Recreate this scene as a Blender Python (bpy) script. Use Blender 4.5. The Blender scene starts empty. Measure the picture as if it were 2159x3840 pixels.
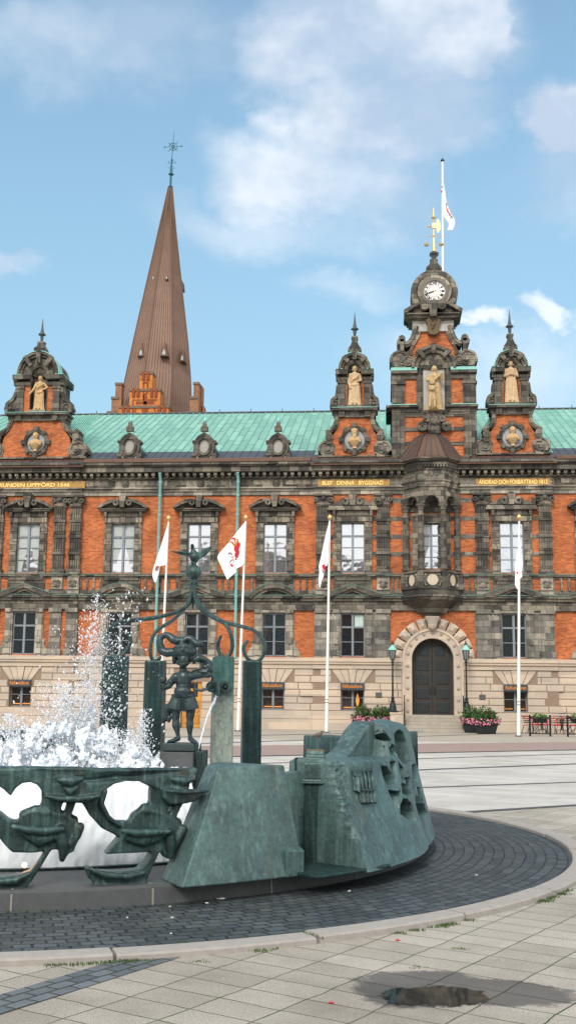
import bpy, bmesh, math, random
from math import sin, cos, pi, radians, atan2, hypot
from mathutils import Vector, Matrix, noise
random.seed(7)
SC = bpy.context.scene; COL = SC.collection
# ---------------------------------------------------------------- camera maths
FPX = 2750.; PITCH = .1671; ROLL = .011; YAW = .0903; CH = 1.6
_cp, _sp, _cy, _sy = cos(PITCH), sin(PITCH), cos(YAW), sin(YAW)
AF = Vector((-_sy*_cp, _cy*_cp, _sp)); _R0 = Vector((_cy, _sy, 0)); _U0 = _R0.cross(AF)
AR = cos(ROLL)*_R0 + sin(ROLL)*_U0; AU = -sin(ROLL)*_R0 + cos(ROLL)*_U0
CAM = Vector((0, 0, CH))
def ray(x, y): return AF + AR*((x-724)/FPX) - AU*((y-1288)/FPX)
def gnd(x, y, z=0.):
    v = ray(x, y); return CAM + v*((z-CH)/v.z)
def pl(x, y, Y=55.):
    v = ray(x, y); return CAM + v*(Y/v.y)
def proj(p):
    q = Vector(p)-CAM; d = q.dot(AF); return 724+FPX*q.dot(AR)/d, 1288-FPX*q.dot(AU)/d
CX, CY = -3.98, 12.52                     # centre of the round basin
def cyl(x, y, R):
    v = ray(x, y); a = v.x*v.x+v.y*v.y; b = -2*(v.x*CX+v.y*CY); c = CX*CX+CY*CY-R*R
    t = (-b-math.sqrt(max(0, b*b-4*a*c)))/(2*a); return CAM+v*t
def conv(ox, oy, k): return lambda x, y: ((ox+k*x)*.6707, (oy+k*y)*.6707)
z1 = conv(0, 1100, .4972); z2 = conv(720, 1400, .4972); z3 = conv(1440, 1100, .4966)
z4 = conv(0, 1750, .4972); z5 = conv(720, 1750, .4972); z6 = conv(1440, 1750, .4966)
y2 = conv(500, 2000, .3867); y3 = conv(720, 2300, .4972); y4 = conv(1440, 2250, .4966)
y0 = conv(0, 2250, .4972); y5 = conv(0, 2800, .5525); y6 = conv(600, 2650, .7597); y7 = conv(0, 3200, .7459)
y8 = conv(1080, 2900, .7452); y11 = conv(1050, 2650, .4144); zc = conv(1480, 560, .2641); zs = conv(560, 480, .1553)
yr = conv(1920, 2600, .16506); zg = conv(380, 1300, .29)
def fx(xs, ys, off=0.): return pl(xs*.6707, ys*.6707, 55-off).x
def zl(ys, off=0., xs=1000): return pl(xs*.6707, ys*.6707, 55-off).z
# ---------------------------------------------------------------- object helpers
def tag(o, label=None, cat=None, group=None, kind=None):
    if label: o['label'] = label
    if cat: o['category'] = cat
    if group: o['group'] = group
    if kind: o['kind'] = kind
    return o
def empty(name, loc, label, cat, group=None, rz=0):
    o = bpy.data.objects.new(name, None); COL.objects.link(o); o.location = loc; o.rotation_euler = (0, 0, rz)
    return tag(o, label, cat, group)
def world_of(p):
    if p is None: return Matrix.Identity(4)
    m = Matrix.Translation(p.location) @ p.rotation_euler.to_matrix().to_4x4()
    return world_of(p.parent) @ m
def copy_tree(o, parent=None):
    c = o.copy(); COL.objects.link(c); c.parent = parent
    for ch in [x for x in bpy.data.objects if x.parent == o]: copy_tree(ch, c)
    return c
class M:
    def __init__(s): s.v = []; s.f = []
    def add(s, vs, fs):
        n = len(s.v); s.v += [tuple(p) for p in vs]; s.f += [tuple(i+n for i in f) for f in fs]; return s
    def box(s, x0, x1, yy0, yy1, zz0, zz1):
        return s.add([(x0,yy0,zz0),(x1,yy0,zz0),(x1,yy1,zz0),(x0,yy1,zz0),(x0,yy0,zz1),(x1,yy0,zz1),(x1,yy1,zz1),(x0,yy1,zz1)],
                     [(0,3,2,1),(4,5,6,7),(0,1,5,4),(1,2,6,5),(2,3,7,6),(3,0,4,7)])
    def cham(s, x0, x1, yf, yb, zz0, zz1, c=.03):      # block with a chamfered front face at yf
        return s.add([(x0,yf+c,zz0),(x1,yf+c,zz0),(x1,yf+c,zz1),(x0,yf+c,zz1),(x0+c,yf,zz0+c),(x1-c,yf,zz0+c),(x1-c,yf,zz1-c),(x0+c,yf,zz1-c),
                      (x0,yb,zz0),(x1,yb,zz0),(x1,yb,zz1),(x0,yb,zz1)],
                     [(4,5,6,7),(0,1,5,4),(1,2,6,5),(2,3,7,6),(3,0,4,7),(0,8,9,1),(1,9,10,2),(2,10,11,3),(3,11,8,0),(8,11,10,9)])
    def prism(s, pts, yf, yb):                          # polygon in x,z pushed along y
        n = len(pts)
        return s.add([(x,yf,z) for x, z in pts]+[(x,yb,z) for x, z in pts],
                     [tuple(range(n)), tuple(range(2*n-1, n-1, -1))]+[(i, i+n, (i+1) % n+n, (i+1) % n) for i in range(n)])
    def prismz(s, pts, zz0, zz1, k=1., c=(0, 0)):       # polygon in x,y pushed along z, top scaled by k about c
        n = len(pts)
        return s.add([(x,y,zz0) for x, y in pts]+[(c[0]+(x-c[0])*k, c[1]+(y-c[1])*k, zz1) for x, y in pts],
                     [tuple(range(n-1, -1, -1)), tuple(range(n, 2*n))]+[(i, (i+1) % n, (i+1) % n+n, i+n) for i in range(n)])
    def hull(s, a, b):                                  # two matching rings of 3-D points
        n = len(a)
        return s.add(list(a)+list(b), [tuple(range(n-1, -1, -1)), tuple(range(n, 2*n))]+[(i, (i+1) % n, (i+1) % n+n, i+n) for i in range(n)])
    def arch(s, cx, cz, r0, r1, a0, a1, yf, yb, n=20, k=1.):
        for i in range(n):
            a = a0+(a1-a0)*i/n; b = a0+(a1-a0)*(i+1)/n
            s.prism([(cx+r0*cos(a), cz+k*r0*sin(a)), (cx+r1*cos(a), cz+k*r1*sin(a)), (cx+r1*cos(b), cz+k*r1*sin(b)), (cx+r0*cos(b), cz+k*r0*sin(b))], yf, yb)
        return s
    def ring(s, cx, cz, r0, r1, yf, yb, n=32, k=1., a0=0., a1=2*pi): # clean annular sector
        full = abs(a1-a0-2*pi) < 1e-6; m = n if full else n+1; vs = []
        for i in range(m):
            a = a0+(a1-a0)*i/n
            for r, y in ((r0, yf), (r1, yf), (r1, yb), (r0, yb)): vs.append((cx+r*cos(a), y, cz+k*r*sin(a)))
        fs = []
        for i in range(n):
            j = (i+1) % m if full else i+1
            for q in range(4): fs.append((i*4+q, i*4+(q+1) % 4, j*4+(q+1) % 4, j*4+q))
        if not full: fs += [(0,1,2,3), tuple((m-1)*4+q for q in (3,2,1,0))]
        return s.add(vs, fs)
    def lathe(s, c, prof, n=16, ky=1., half=False):     # prof: (r, z)
        vs = []; fs = []; w = pi if half else 2*pi; m = n+1 if half else n
        for r, z in prof:
            for i in range(m):
                a = w*i/n + (pi if half else 0); vs.append((c[0]+r*cos(a), c[1]+ky*r*sin(a), c[2]+z))
        for j in range(len(prof)-1):
            for i in range(n):
                k = i+1 if half else (i+1) % n
                fs.append((j*m+i, j*m+k, (j+1)*m+k, (j+1)*m+i))
        fs.append(tuple(range(m-1, -1, -1))); fs.append(tuple(range((len(prof)-1)*m, len(prof)*m)))
        return s.add(vs, fs)
    def tube(s, pts, rs, n=8, flat=1., cap=True):
        pts = [Vector(p) for p in pts]
        if not hasattr(rs, '__len__'): rs = [rs]*len(pts)
        vs = []; fs = []; up = None
        for i, p in enumerate(pts):
            d = (pts[min(i+1, len(pts)-1)]-pts[max(i-1, 0)]).normalized()
            if up is None: up = Vector((0, 0, 1)) if abs(d.z) < .9 else Vector((0, 1, 0))
            a = d.cross(up).normalized(); b = a.cross(d).normalized(); up = b
            for k in range(n):
                t = 2*pi*k/n; vs.append(p+a*(rs[i]*cos(t))+b*(rs[i]*flat*sin(t)))
        for i in range(len(pts)-1):
            for k in range(n): fs.append((i*n+k, i*n+(k+1) % n, (i+1)*n+(k+1) % n, (i+1)*n+k))
        if cap: fs += [tuple(range(n-1, -1, -1)), tuple(range((len(pts)-1)*n, len(pts)*n))]
        return s.add(vs, fs)
    def ball(s, c, r, n=10, sc=(1, 1, 1)):
        vs = [(c[0], c[1], c[2]+r*sc[2])]; fs = []; h = max(4, n*2//3)
        for j in range(1, h):
            t = pi*j/h
            for i in range(n):
                a = 2*pi*i/n; vs.append((c[0]+r*sc[0]*sin(t)*cos(a), c[1]+r*sc[1]*sin(t)*sin(a), c[2]+r*sc[2]*cos(t)))
        vs.append((c[0], c[1], c[2]-r*sc[2])); L = len(vs)-1
        for i in range(n): fs += [(0, 1+i, 1+(i+1) % n), (L, 1+(h-2)*n+(i+1) % n, 1+(h-2)*n+i)]
        for j in range(h-2):
            for i in range(n): fs.append((1+j*n+i, 1+(j+1)*n+i, 1+(j+1)*n+(i+1) % n, 1+j*n+(i+1) % n))
        return s.add(vs, fs)
    def limb(s, *ps, n=10):                             # chain of (point, radius): balls joined by tapered tubes
        for p, r in ps: s.ball(p, r, n)
        for (p, r), (q, t) in zip(ps, ps[1:]): s.tube([p, q], [r, t], n)
        return s
    def build(s, name, mat, parent=None, smooth=False, bevel=0., remesh=0., relax=0, fn=None, label=None, autos=None, keep=False):
        me = bpy.data.meshes.new(name)
        inv = world_of(parent).inverted() if (parent is not None and not keep) else None
        me.from_pydata(s.v, [], s.f); me.validate()
        bm = bmesh.new(); bm.from_mesh(me); bmesh.ops.recalc_face_normals(bm, faces=bm.faces)
        bm.to_mesh(me); bm.free()
        o = bpy.data.objects.new(name, me); COL.objects.link(o)
        if remesh or bevel:
            if remesh:
                m = o.modifiers.new('r', 'REMESH'); m.mode = 'VOXEL'; m.voxel_size = remesh
                if relax:
                    m = o.modifiers.new('s', 'SMOOTH'); m.factor = .5; m.iterations = relax
            if bevel:
                m = o.modifiers.new('b', 'BEVEL'); m.width = bevel; m.segments = 2; m.limit_method = 'ANGLE'; m.angle_limit = radians(40)
            dg = bpy.context.evaluated_depsgraph_get(); nm = bpy.data.meshes.new_from_object(o.evaluated_get(dg))
            o.modifiers.clear(); o.data = nm; bpy.data.meshes.remove(me); me = nm; me.name = name
        if fn:
            for v in me.vertices: v.co = fn(v.co)
        if inv is not None: me.transform(inv)
        me.materials.clear(); me.materials.append(mat)
        if smooth or remesh: me.polygons.foreach_set('use_smooth', [True]*len(me.polygons))
        if autos is not None: me.set_sharp_from_angle(angle=radians(autos))
        o.parent = parent
        if label: o['label'] = label
        return o
def wall_holes(m, x0, x1, z0_, z1_, holes, yf, yb):
    xs = sorted({x0, x1}|{h[0] for h in holes}|{h[1] for h in holes}); xs = [x for x in xs if x0 <= x <= x1]
    for a, b in zip(xs, xs[1:]):
        c = (a+b)/2; hs = sorted([(h[2], h[3]) for h in holes if h[0] < c < h[1]]); z = z0_
        for p, q in hs:
            if p > z: m.box(a, b, yf, yb, z, min(p, z1_))
            z = max(z, q)
        if z < z1_: m.box(a, b, yf, yb, z, z1_)
def text_mesh(body, size, ext=.02, bold=0., spacing=1.):
    cu = bpy.data.curves.new('t', 'FONT'); cu.body = body; cu.size = size; cu.extrude = ext; cu.offset = bold; cu.space_character = spacing
    o = bpy.data.objects.new('t', cu); COL.objects.link(o)
    dg = bpy.context.evaluated_depsgraph_get(); me = bpy.data.meshes.new_from_object(o.evaluated_get(dg))
    bpy.data.objects.remove(o); return me
def put_text(name, body, x0, x1, z0_, z1_, y, mat, parent, bold=0., ext=.02):
    me = text_mesh(body, 1., ext, bold)
    xs = [v.co.x for v in me.vertices]; ys = [v.co.y for v in me.vertices]
    a, b, c, d = min(xs), max(xs), min(ys), max(ys)
    for v in me.vertices:
        u = v.co; v.co = Vector((x0+(u.x-a)/(b-a)*(x1-x0), y-u.z, z0_+(u.y-c)/(d-c)*(z1_-z0_)))
    me.transform(world_of(parent).inverted())
    me.materials.clear(); me.materials.append(mat)
    o = bpy.data.objects.new(name, me); COL.objects.link(o); o.parent = parent; return o
# ---------------------------------------------------------------- materials
class N:
    def __init__(s, name, rough=.7, metal=0., spec=.3):
        s.m = bpy.data.materials.new(name); s.m.use_nodes = True; s.t = s.m.node_tree; s.b = s.t.nodes['Principled BSDF']
        s.b.inputs['Roughness'].default_value = rough; s.b.inputs['Metallic'].default_value = metal
        s.b.inputs['Specular IOR Level'].default_value = spec; s._c = None
    def n(s, ty, **kw):
        d = s.t.nodes.new(ty)
        for k, v in kw.items(): setattr(d, k, v)
        return d
    def l(s, a, b): s.t.links.new(a, b); return b
    def co(s, kind='Object'):
        if s._c is None: s._c = s.n('ShaderNodeTexCoord')
        return s._c.outputs[kind]
    def math(s, op, a, b=None, c=None, clamp=False):
        d = s.n('ShaderNodeMath', operation=op, use_clamp=clamp)
        for i, x in enumerate((a, b, c)):
            if x is None: continue
            if isinstance(x, (int, float)): d.inputs[i].default_value = x
            else: s.l(x, d.inputs[i])
        return d.outputs[0]
    def flatxz(s, kx=1., kz=1.):                        # wall mapping: (x+y, z)
        sp = s.n('ShaderNodeSeparateXYZ'); s.l(s.co(), sp.inputs[0])
        cb = s.n('ShaderNodeCombineXYZ'); s.l(s.math('MULTIPLY', s.math('ADD', sp.outputs[0], sp.outputs[1]), kx), cb.inputs[0])
        s.l(s.math('MULTIPLY', sp.outputs[2], kz), cb.inputs[1]); return cb.outputs[0]
    def noise(s, sc=5., det=4., ro=.6, vec=None, dist=0.):
        d = s.n('ShaderNodeTexNoise'); d.inputs['Scale'].default_value = sc; d.inputs['Detail'].default_value = det
        d.inputs['Roughness'].default_value = ro; d.inputs['Distortion'].default_value = dist
        s.l(vec if vec is not None else s.co(), d.inputs['Vector']); return d.outputs['Fac']
    def ramp(s, fac, *stops):
        d = s.n('ShaderNodeValToRGB'); e = d.color_ramp.elements
        while len(e) < len(stops): e.new(.5)
        for q, (p, c) in zip(e, stops): q.position = p; q.color = (*c, 1) if len(c) == 3 else c
        s.l(fac, d.inputs[0]); return d.outputs[0]
    def brick(s, vec, c1, c2, mo, w, h, mort=.01, off=.5, bias=0.):
        d = s.n('ShaderNodeTexBrick'); d.offset = off; s.l(vec, d.inputs['Vector'])
        for k, v in (('Color1', c1), ('Color2', c2), ('Mortar', mo)): d.inputs[k].default_value = (*v, 1)
        d.inputs['Scale'].default_value = 1; d.inputs['Brick Width'].default_value = w; d.inputs['Row Height'].default_value = h
        d.inputs['Mortar Size'].default_value = mort; d.inputs['Mortar Smooth'].default_value = .3; d.inputs['Bias'].default_value = bias
        return d.outputs[0], d.outputs[1]
    def mix(s, fac, a, b, mode='MIX'):
        d = s.n('ShaderNodeMix', data_type='RGBA', blend_type=mode)
        for i, x in ((0, fac), (6, a), (7, b)):
            if isinstance(x, (int, float)): d.inputs[i].default_value = x
            elif isinstance(x, tuple): d.inputs[i].default_value = (*x, 1)
            else: s.l(x, d.inputs[i])
        return d.outputs[2]
    def col(s, c):
        if isinstance(c, tuple): s.b.inputs['Base Color'].default_value = (*c, 1)
        else: s.l(c, s.b.inputs['Base Color'])
        return s
    def bump(s, h, st=.3, d=.02):
        b = s.n('ShaderNodeBump'); b.inputs['Strength'].default_value = st; b.inputs['Distance'].default_value = d
        s.l(h, b.inputs['Height']); s.l(b.outputs[0], s.b.inputs['Normal']); return s
def simple(name, c, rough=.6, metal=0., var=.25, sc=6., bump=0., spec=.3):
    n = N(name, rough, metal, spec); f = n.noise(sc, 5)
    n.col(n.mix(f, tuple(x*(1-var) for x in c), tuple(min(1, x*(1+var)) for x in c)))
    if bump: n.bump(f, bump)
    return n.m
def mk_stone(name, lo, hi, w, h, mort, dirt=.5, streak=True):
    n = N(name, .85, 0, .2); v = n.flatxz()
    c, f = n.brick(v, lo, hi, mort, w, h, .012)
    # larger blocks add a second, independent value
    c2, _ = n.brick(v, (.6,)*3, (1.22, 1.18, 1.1), (.5,)*3, w*2.3, h*2, 0.)
    c = n.mix(.75, c, c2, 'MULTIPLY')
    d = n.noise(2.2, 6, .65); c = n.mix(dirt, c, n.ramp(d, (.3, (.35, .36, .36)), (.65, (1.25, 1.22, 1.15))), 'MULTIPLY')
    g = n.noise(14, 5, .7); c = n.mix(.5, c, n.ramp(g, (.3, (.6,)*3), (.7, (1.3,)*3)), 'MULTIPLY')
    n.col(c); n.bump(g, .35, .03); return n.m
def mk_brick(name, c1, c2, mo, dirt=.5):
    n = N(name, .9, 0, .15); c, f = n.brick(n.flatxz(), c1, c2, mo, .24, .077, .010)
    d = n.noise(.9, 6, .7); c = n.mix(dirt, c, n.ramp(d, (.3, (.42, .38, .36)), (.6, (1.2, 1.15, 1.1))), 'MULTIPLY')
    d2 = n.noise(7, 5, .7); c = n.mix(.4, c, n.ramp(d2, (.3, (.6, .55, .5)), (.65, (1.15, 1.12, 1.1))), 'MULTIPLY')
    n.col(c); n.bump(f, -.3, .02); return n.m
MB = mk_brick('brick_orange', (.60, .18, .058), (.33, .082, .034), (.38, .205, .12))
MB2 = mk_brick('brick_church', (.66, .24, .05), (.55, .17, .04), (.4, .2, .1))
MS = mk_stone('dark_sandstone', (.078, .074, .068), (.31, .28, .235), .42, .28, (.05, .05, .05), .6)
MS2 = mk_stone('sooty_sandstone', (.058, .056, .053), (.225, .205, .175), .5, .3, (.04,)*3, .6)
MS4 = mk_stone('grey_sandstone', (.11, .11, .105), (.34, .315, .28), .5, .3, (.1, .1, .095), .5)
MS3 = mk_stone('pale_sandstone', (.16, .15, .135), (.46, .42, .36), .5, .3, (.1, .1, .09), .45)
MG = (lambda: (lambda n: (n.col(n.mix(.6, n.mix(n.noise(1.3, 5), (.42, .355, .29), (.56, .485, .40)), n.brick(n.flatxz(), (.75, .75, .78), (1.2, 1.1, 1.), (.7,)*3, 1.37, .345, 0.)[0], 'MULTIPLY')), n.bump(n.noise(25, 4), .2, .01), n.m)[2])(N('granite', .85, 0, .2)))()
def mk_copper():
    n = N('verdigris_copper', .6, 0, .3); sp = n.n('ShaderNodeSeparateXYZ'); n.l(n.co(), sp.inputs[0])
    cb = n.n('ShaderNodeCombineXYZ'); n.l(sp.outputs[2], cb.inputs[0]); n.l(sp.outputs[0], cb.inputs[1])
    c, f = n.brick(cb.outputs[0], (.17, .36, .30), (.25, .46, .385), (.10, .22, .185), 1.05, .42, .025)
    d = n.noise(.7, 6, .7); c = n.mix(.6, c, n.ramp(d, (.3, (.7, .72, .72)), (.7, (1.1, 1.08, 1.05))), 'MULTIPLY')
    st = n.noise(3, 4, .6); c = n.mix(n.ramp(st, (.6, (0,)*3), (.75, (.5,)*3)), c, (.30, .27, .16))
    n.col(c); return n.m
MC = mk_copper()
MCG = simple('green_copper_trim', (.24, .52, .45), .6, 0, .3, 5)
MFLA = simple('dull_copper_flashing', (.11, .20, .17), .7, 0, .45, 2)
MLEAD = simple('lead_grey_sheet', (.075, .078, .085), .45, .2, .35, 3)
MBRC = simple('brown_copper_sheet', (.12, .070, .05), .5, .3, .35, 3)
MFR = simple('window_paint', (.21, .235, .26), .5, 0, .1, 8)
MWH = simple('white_paint', (.78, .77, .75), .35, 0, .06, 3)
MGOLD = simple('gilding', (.70, .50, .22), .4, .7, .12, 10)
MGP = simple('gold_panel', (.40, .235, .07), .6, 0, .12, 2)
MGL = simple('gold_letters', (.98, .72, .25), .5, 0, .08, 5)
MSTAT = simple('ochre_stone_statue', (.48, .32, .16), .75, 0, .6, 7, .3)
MSTAT2 = simple('pale_stone_statue', (.52, .375, .225), .75, 0, .5, 7, .3)
MIRON = simple('dark_iron', (.022, .03, .036), .45, .3, .3, 9)
MBLK = simple('black_paint', (.012, .013, .015), .4, 0, .2, 9)
MRED = simple('red_paint', (.55, .022, .03), .4, 0, .12, 9)
MCUR = simple('curtain_cloth', (.42, .45, .44), .9, 0, .2, 9)
def mk_glass(name, base, refl, rough=.03, wob=.35):
    n = N(name, rough, 0, .5); n.col(base); o = n.t.nodes['Material Output']
    g = n.n('ShaderNodeBsdfGlossy'); g.inputs['Roughness'].default_value = rough; g.inputs['Color'].default_value = (.95, .96, 1, 1)
    b = n.n('ShaderNodeBump'); b.inputs['Strength'].default_value = wob; b.inputs['Distance'].default_value = .05
    n.l(n.noise(1.1, 2, .5), b.inputs['Height']); n.l(b.outputs[0], g.inputs['Normal'])
    mx = n.n('ShaderNodeMixShader'); mx.inputs[0].default_value = refl; n.l(n.b.outputs[0], mx.inputs[1]); n.l(g.outputs[0], mx.inputs[2])
    n.l(mx.outputs[0], o.inputs[0]); return n.m
MGLU = mk_glass('old_window_glass', (.16, .165, .16), .50, .05, .28)
MGLD = mk_glass('dark_window_glass', (.012, .016, .02), .16, .03, .3)
MGLW = mk_glass('warm_cellar_glass', (.03, .014, .006), .08, .05, .2)
def mk_bronze(name, dark, teal, pale, amt=.5, rough=.42, metal=.35, streak=1.):
    n = N(name, rough, metal, .4); sp = n.n('ShaderNodeSeparateXYZ'); n.l(n.co(), sp.inputs[0])
    cb = n.n('ShaderNodeCombineXYZ'); n.l(n.math('MULTIPLY', sp.outputs[0], 1), cb.inputs[0]); n.l(sp.outputs[1], cb.inputs[1]); n.l(n.math('MULTIPLY', sp.outputs[2], .06), cb.inputs[2])
    v = n.noise(20, 5, .65, cb.outputs[0]); a = n.noise(2.3, 6, .65); g = n.noise(26, 5, .7)
    c = n.mix(n.ramp(a, (.35, (0,)*3), (.62, (1,)*3)), dark, teal)
    c = n.mix(n.ramp(v, (.50, (0,)*3), (.66, (amt,)*3)), c, pale)
    c = n.mix(n.ramp(n.noise(3.1, 5, .7, cb.outputs[0]), (.6, (0,)*3), (.75, (.55*streak,)*3)), c, (.10, .058, .032))
    c = n.mix(.55, c, n.ramp(g, (.35, (.55,)*3), (.65, (1.3,)*3)), 'MULTIPLY')
    n.col(c); n.bump(n.math('ADD', g, n.math('MULTIPLY', n.noise(7, 5, .6), .8)), .45, .012); return n.m
MBZ = mk_bronze('patinated_bronze', (.020, .032, .033), (.044, .086, .083), (.12, .23, .215), .5)
MBZL = mk_bronze('weathered_bronze', (.046, .080, .080), (.082, .148, .142), (.17, .27, .255), .45, .5, .2, 1.2)
MBZD = mk_bronze('dark_bronze', (.010, .022, .022), (.022, .050, .048), (.06, .15, .14), .4, .4, .4)
# ================================================================ THE TOWN HALL
TH = empty('town_hall', (0, 55, 0), 'long orange brick town hall with sooty sandstone trim, green copper roof and ornate gables', 'building')
XC = [-18.47, -13.5, -9.53, -5.62, -1.67, 2.27, 6.25, 10.35]       # window axes
XL, XR = -27.5, 15.5
YF = 55.                                                        # face of the brickwork
PA = (-27.5, fx(304, 2000)+.03); PB = (fx(1178, 2000), fx(2072, 2000))   # projecting bays
Z_PL = zl(2467); Z_UB = zl(2155); Z_UT = zl(1856)
UW = (.60, zl(2150), zl(1964)); LW = (.60, zl(2461), zl(2300)); CW = (.56, zl(2661), zl(2583))
holes = []
for i, x in enumerate(XC):
    if i == 5: continue
    holes += [(x-UW[0], x+UW[0], UW[1], UW[2]), (x-LW[0], x+LW[0], LW[1], LW[2])]
# oriel door and portal openings
ORX = XC[5]; holes.append((ORX-.6, ORX+.6, zl(2135), zl(1966)))
px0, px1 = ORX-1.2, ORX+1.2
m = M(); wall_holes(m, XL, XR, Z_PL, zl(1800), [h for h in holes]+[(px0, px1, Z_PL, Z_PL+1.3)], YF, YF+.5)
m.build('brick_wall', MB, TH)
m = M()
for a, b in (PA, PB):                                            # projecting bays are .12 m proud
    hs = [h for h in holes if a < (h[0]+h[1])/2 < b]+([(px0, px1, Z_PL, Z_PL+1.3)] if a == PB[0] else [])
    wall_holes(m, a, b, Z_PL, Z_UT, hs, YF-.12, YF-.001)
m.build('projecting_brickwork', MB, TH)
# brick bands of stone on the projecting bay
m = M()
for a, b in ((XC[4]+.98, XC[4]+1.25), (XC[4]-1.3, XC[4]-.98), (fx(1462, 2000), ORX-.98), (ORX+.98, fx(1780, 2000)), (XC[6]-1.3, XC[6]-1.02), (XC[6]+1.02, XC[6]+1.3)):
    for y0_, y1_ in ((1872, 1890), (1941, 1957), (2007, 2024), (2072, 2089)):
        m.box(a, b, YF-.135, YF-.1, zl(y1_), zl(y0_))
m.build('stone_band', MS, TH)
# ---- granite basement: rusticated courses
m = M(); cw_h = []
for i in (0, 3, 4, 6): cw_h.append((XC[i]-CW[0], XC[i]+CW[0], CW[1], zl(2558)))
dx0, dx1 = fx(682, 2650), fx(757, 2650); door_h = (dx0, dx1, 0, zl(2560))
P_in, P_out = 1.02, 1.50
allh = cw_h+[door_h, (ORX-P_out, ORX+P_out, 0, Z_PL)]
zr = [zl(y) for y in (2663, 2637, 2611, 2585, 2559, 2533, 2507)]
def rows(zlist, ln, yf, gap=.018, c=.022):
    for k, (a, b) in enumerate(zip(zlist, zlist[1:])):
        x = XL+(ln/2 if k % 2 else 0)
        while x < XR:
            w = ln*random.choice((.62, 1, 1, 1.35)); segs = [(x, min(x+w, XR))]; x += w
            for h in allh:
                if h[2] < (a+b)/2 < h[3]:
                    ns = []
                    for p, q in segs:
                        if q <= h[0] or p >= h[1]: ns.append((p, q))
                        else:
                            if p < h[0]-.15: ns.append((p, h[0]))
                            elif p < h[0]: pass
                            if q > h[1]+.15: ns.append((h[1], q))
                    segs = ns
            for p, q in segs:
                pj = .10 if (PA[0] < (p+q)/2 < PA[1] or PB[0] < (p+q)/2 < PB[1]) else 0
                if q-p > .1: m.cham(p+gap, q-gap, yf-pj, YF+.3, a+gap, b-gap, c)
rows(zr[:5], 1.35, YF-.20)
# the two upper courses carry fanned voussoirs over the windows
save = allh; allh = save+[(XC[i]-1.05, XC[i]+1.05, zr[4], 9) for i in (0, 3, 4, 6)]+[(dx0-.4, dx1+.4, zr[4], 9)]
rows(zr[4:], 1.35, YF-.20); allh = save
for i in (0, 3, 4, 6):
    pj = .10 if i in (0, 4, 6) else 0
    for k in range(5):
        a0 = -.56+k*.224; b0 = -1.05+k*.42
        m.prism([(XC[i]+a0+.015, zr[4]+.01), (XC[i]+a0+.209, zr[4]+.01), (XC[i]+b0+.405, zr[6]-.02), (XC[i]+b0+.015, zr[6]-.02)], YF-.21-pj-(.05 if k == 2 else 0), YF+.3)
m.build('rusticated_basement', MG, TH, bevel=0)
m = M(); wall_holes(m, XL, XR, -.2, Z_PL, allh, YF-.17, YF+.3)
for a, b in (PA, PB): wall_holes(m, a, b, -.2, Z_PL, [h for h in allh if a-1 < (h[0]+h[1])/2 < b+1], YF-.27, YF-.171)
m.build('basement_wall', simple('granite_joint', (.26, .19, .14), .9, 0, .2, 4), TH)
m = M()
def hband(m, y_top, y_bot, off, holes_=(), ext=.12, back=.2, segs=None):
    for a, b, pj in segs or ((XL, PA[1], .12), (PA[1], PB[0], 0), (PB[0], PB[1], .12), (PB[1], XR, 0)):
        zt, zb = zl(y_top), zl(y_bot)
        for p, q in cut(a, b, holes_): m.box(p, q, YF-off-pj, YF+back, zb, zt)
def cut(a, b, hs):
    segs = [(a, b)]
    for h0, h1 in hs:
        ns = []
        for p, q in segs:
            if q <= h0 or p >= h1: ns.append((p, q)); continue
            if p < h0: ns.append((p, h0))
            if q > h1: ns.append((h1, q))
        segs = ns
    return segs
PH = [(ORX-P_out, ORX+P_out)]
hd = PH+[(dx0, dx1)]
hband(m, 2663.5, 2694, .30, hd); hband(m, 2695, 2745, .38, hd)
hband(m, 2466, 2472, .30, PH); hband(m, 2472, 2481, .42, PH); hband(m, 2481, 2490, .36, PH); hband(m, 2490, 2507, .26, PH)
m.build('plinth_cornice', MG, TH, bevel=.012)
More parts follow.
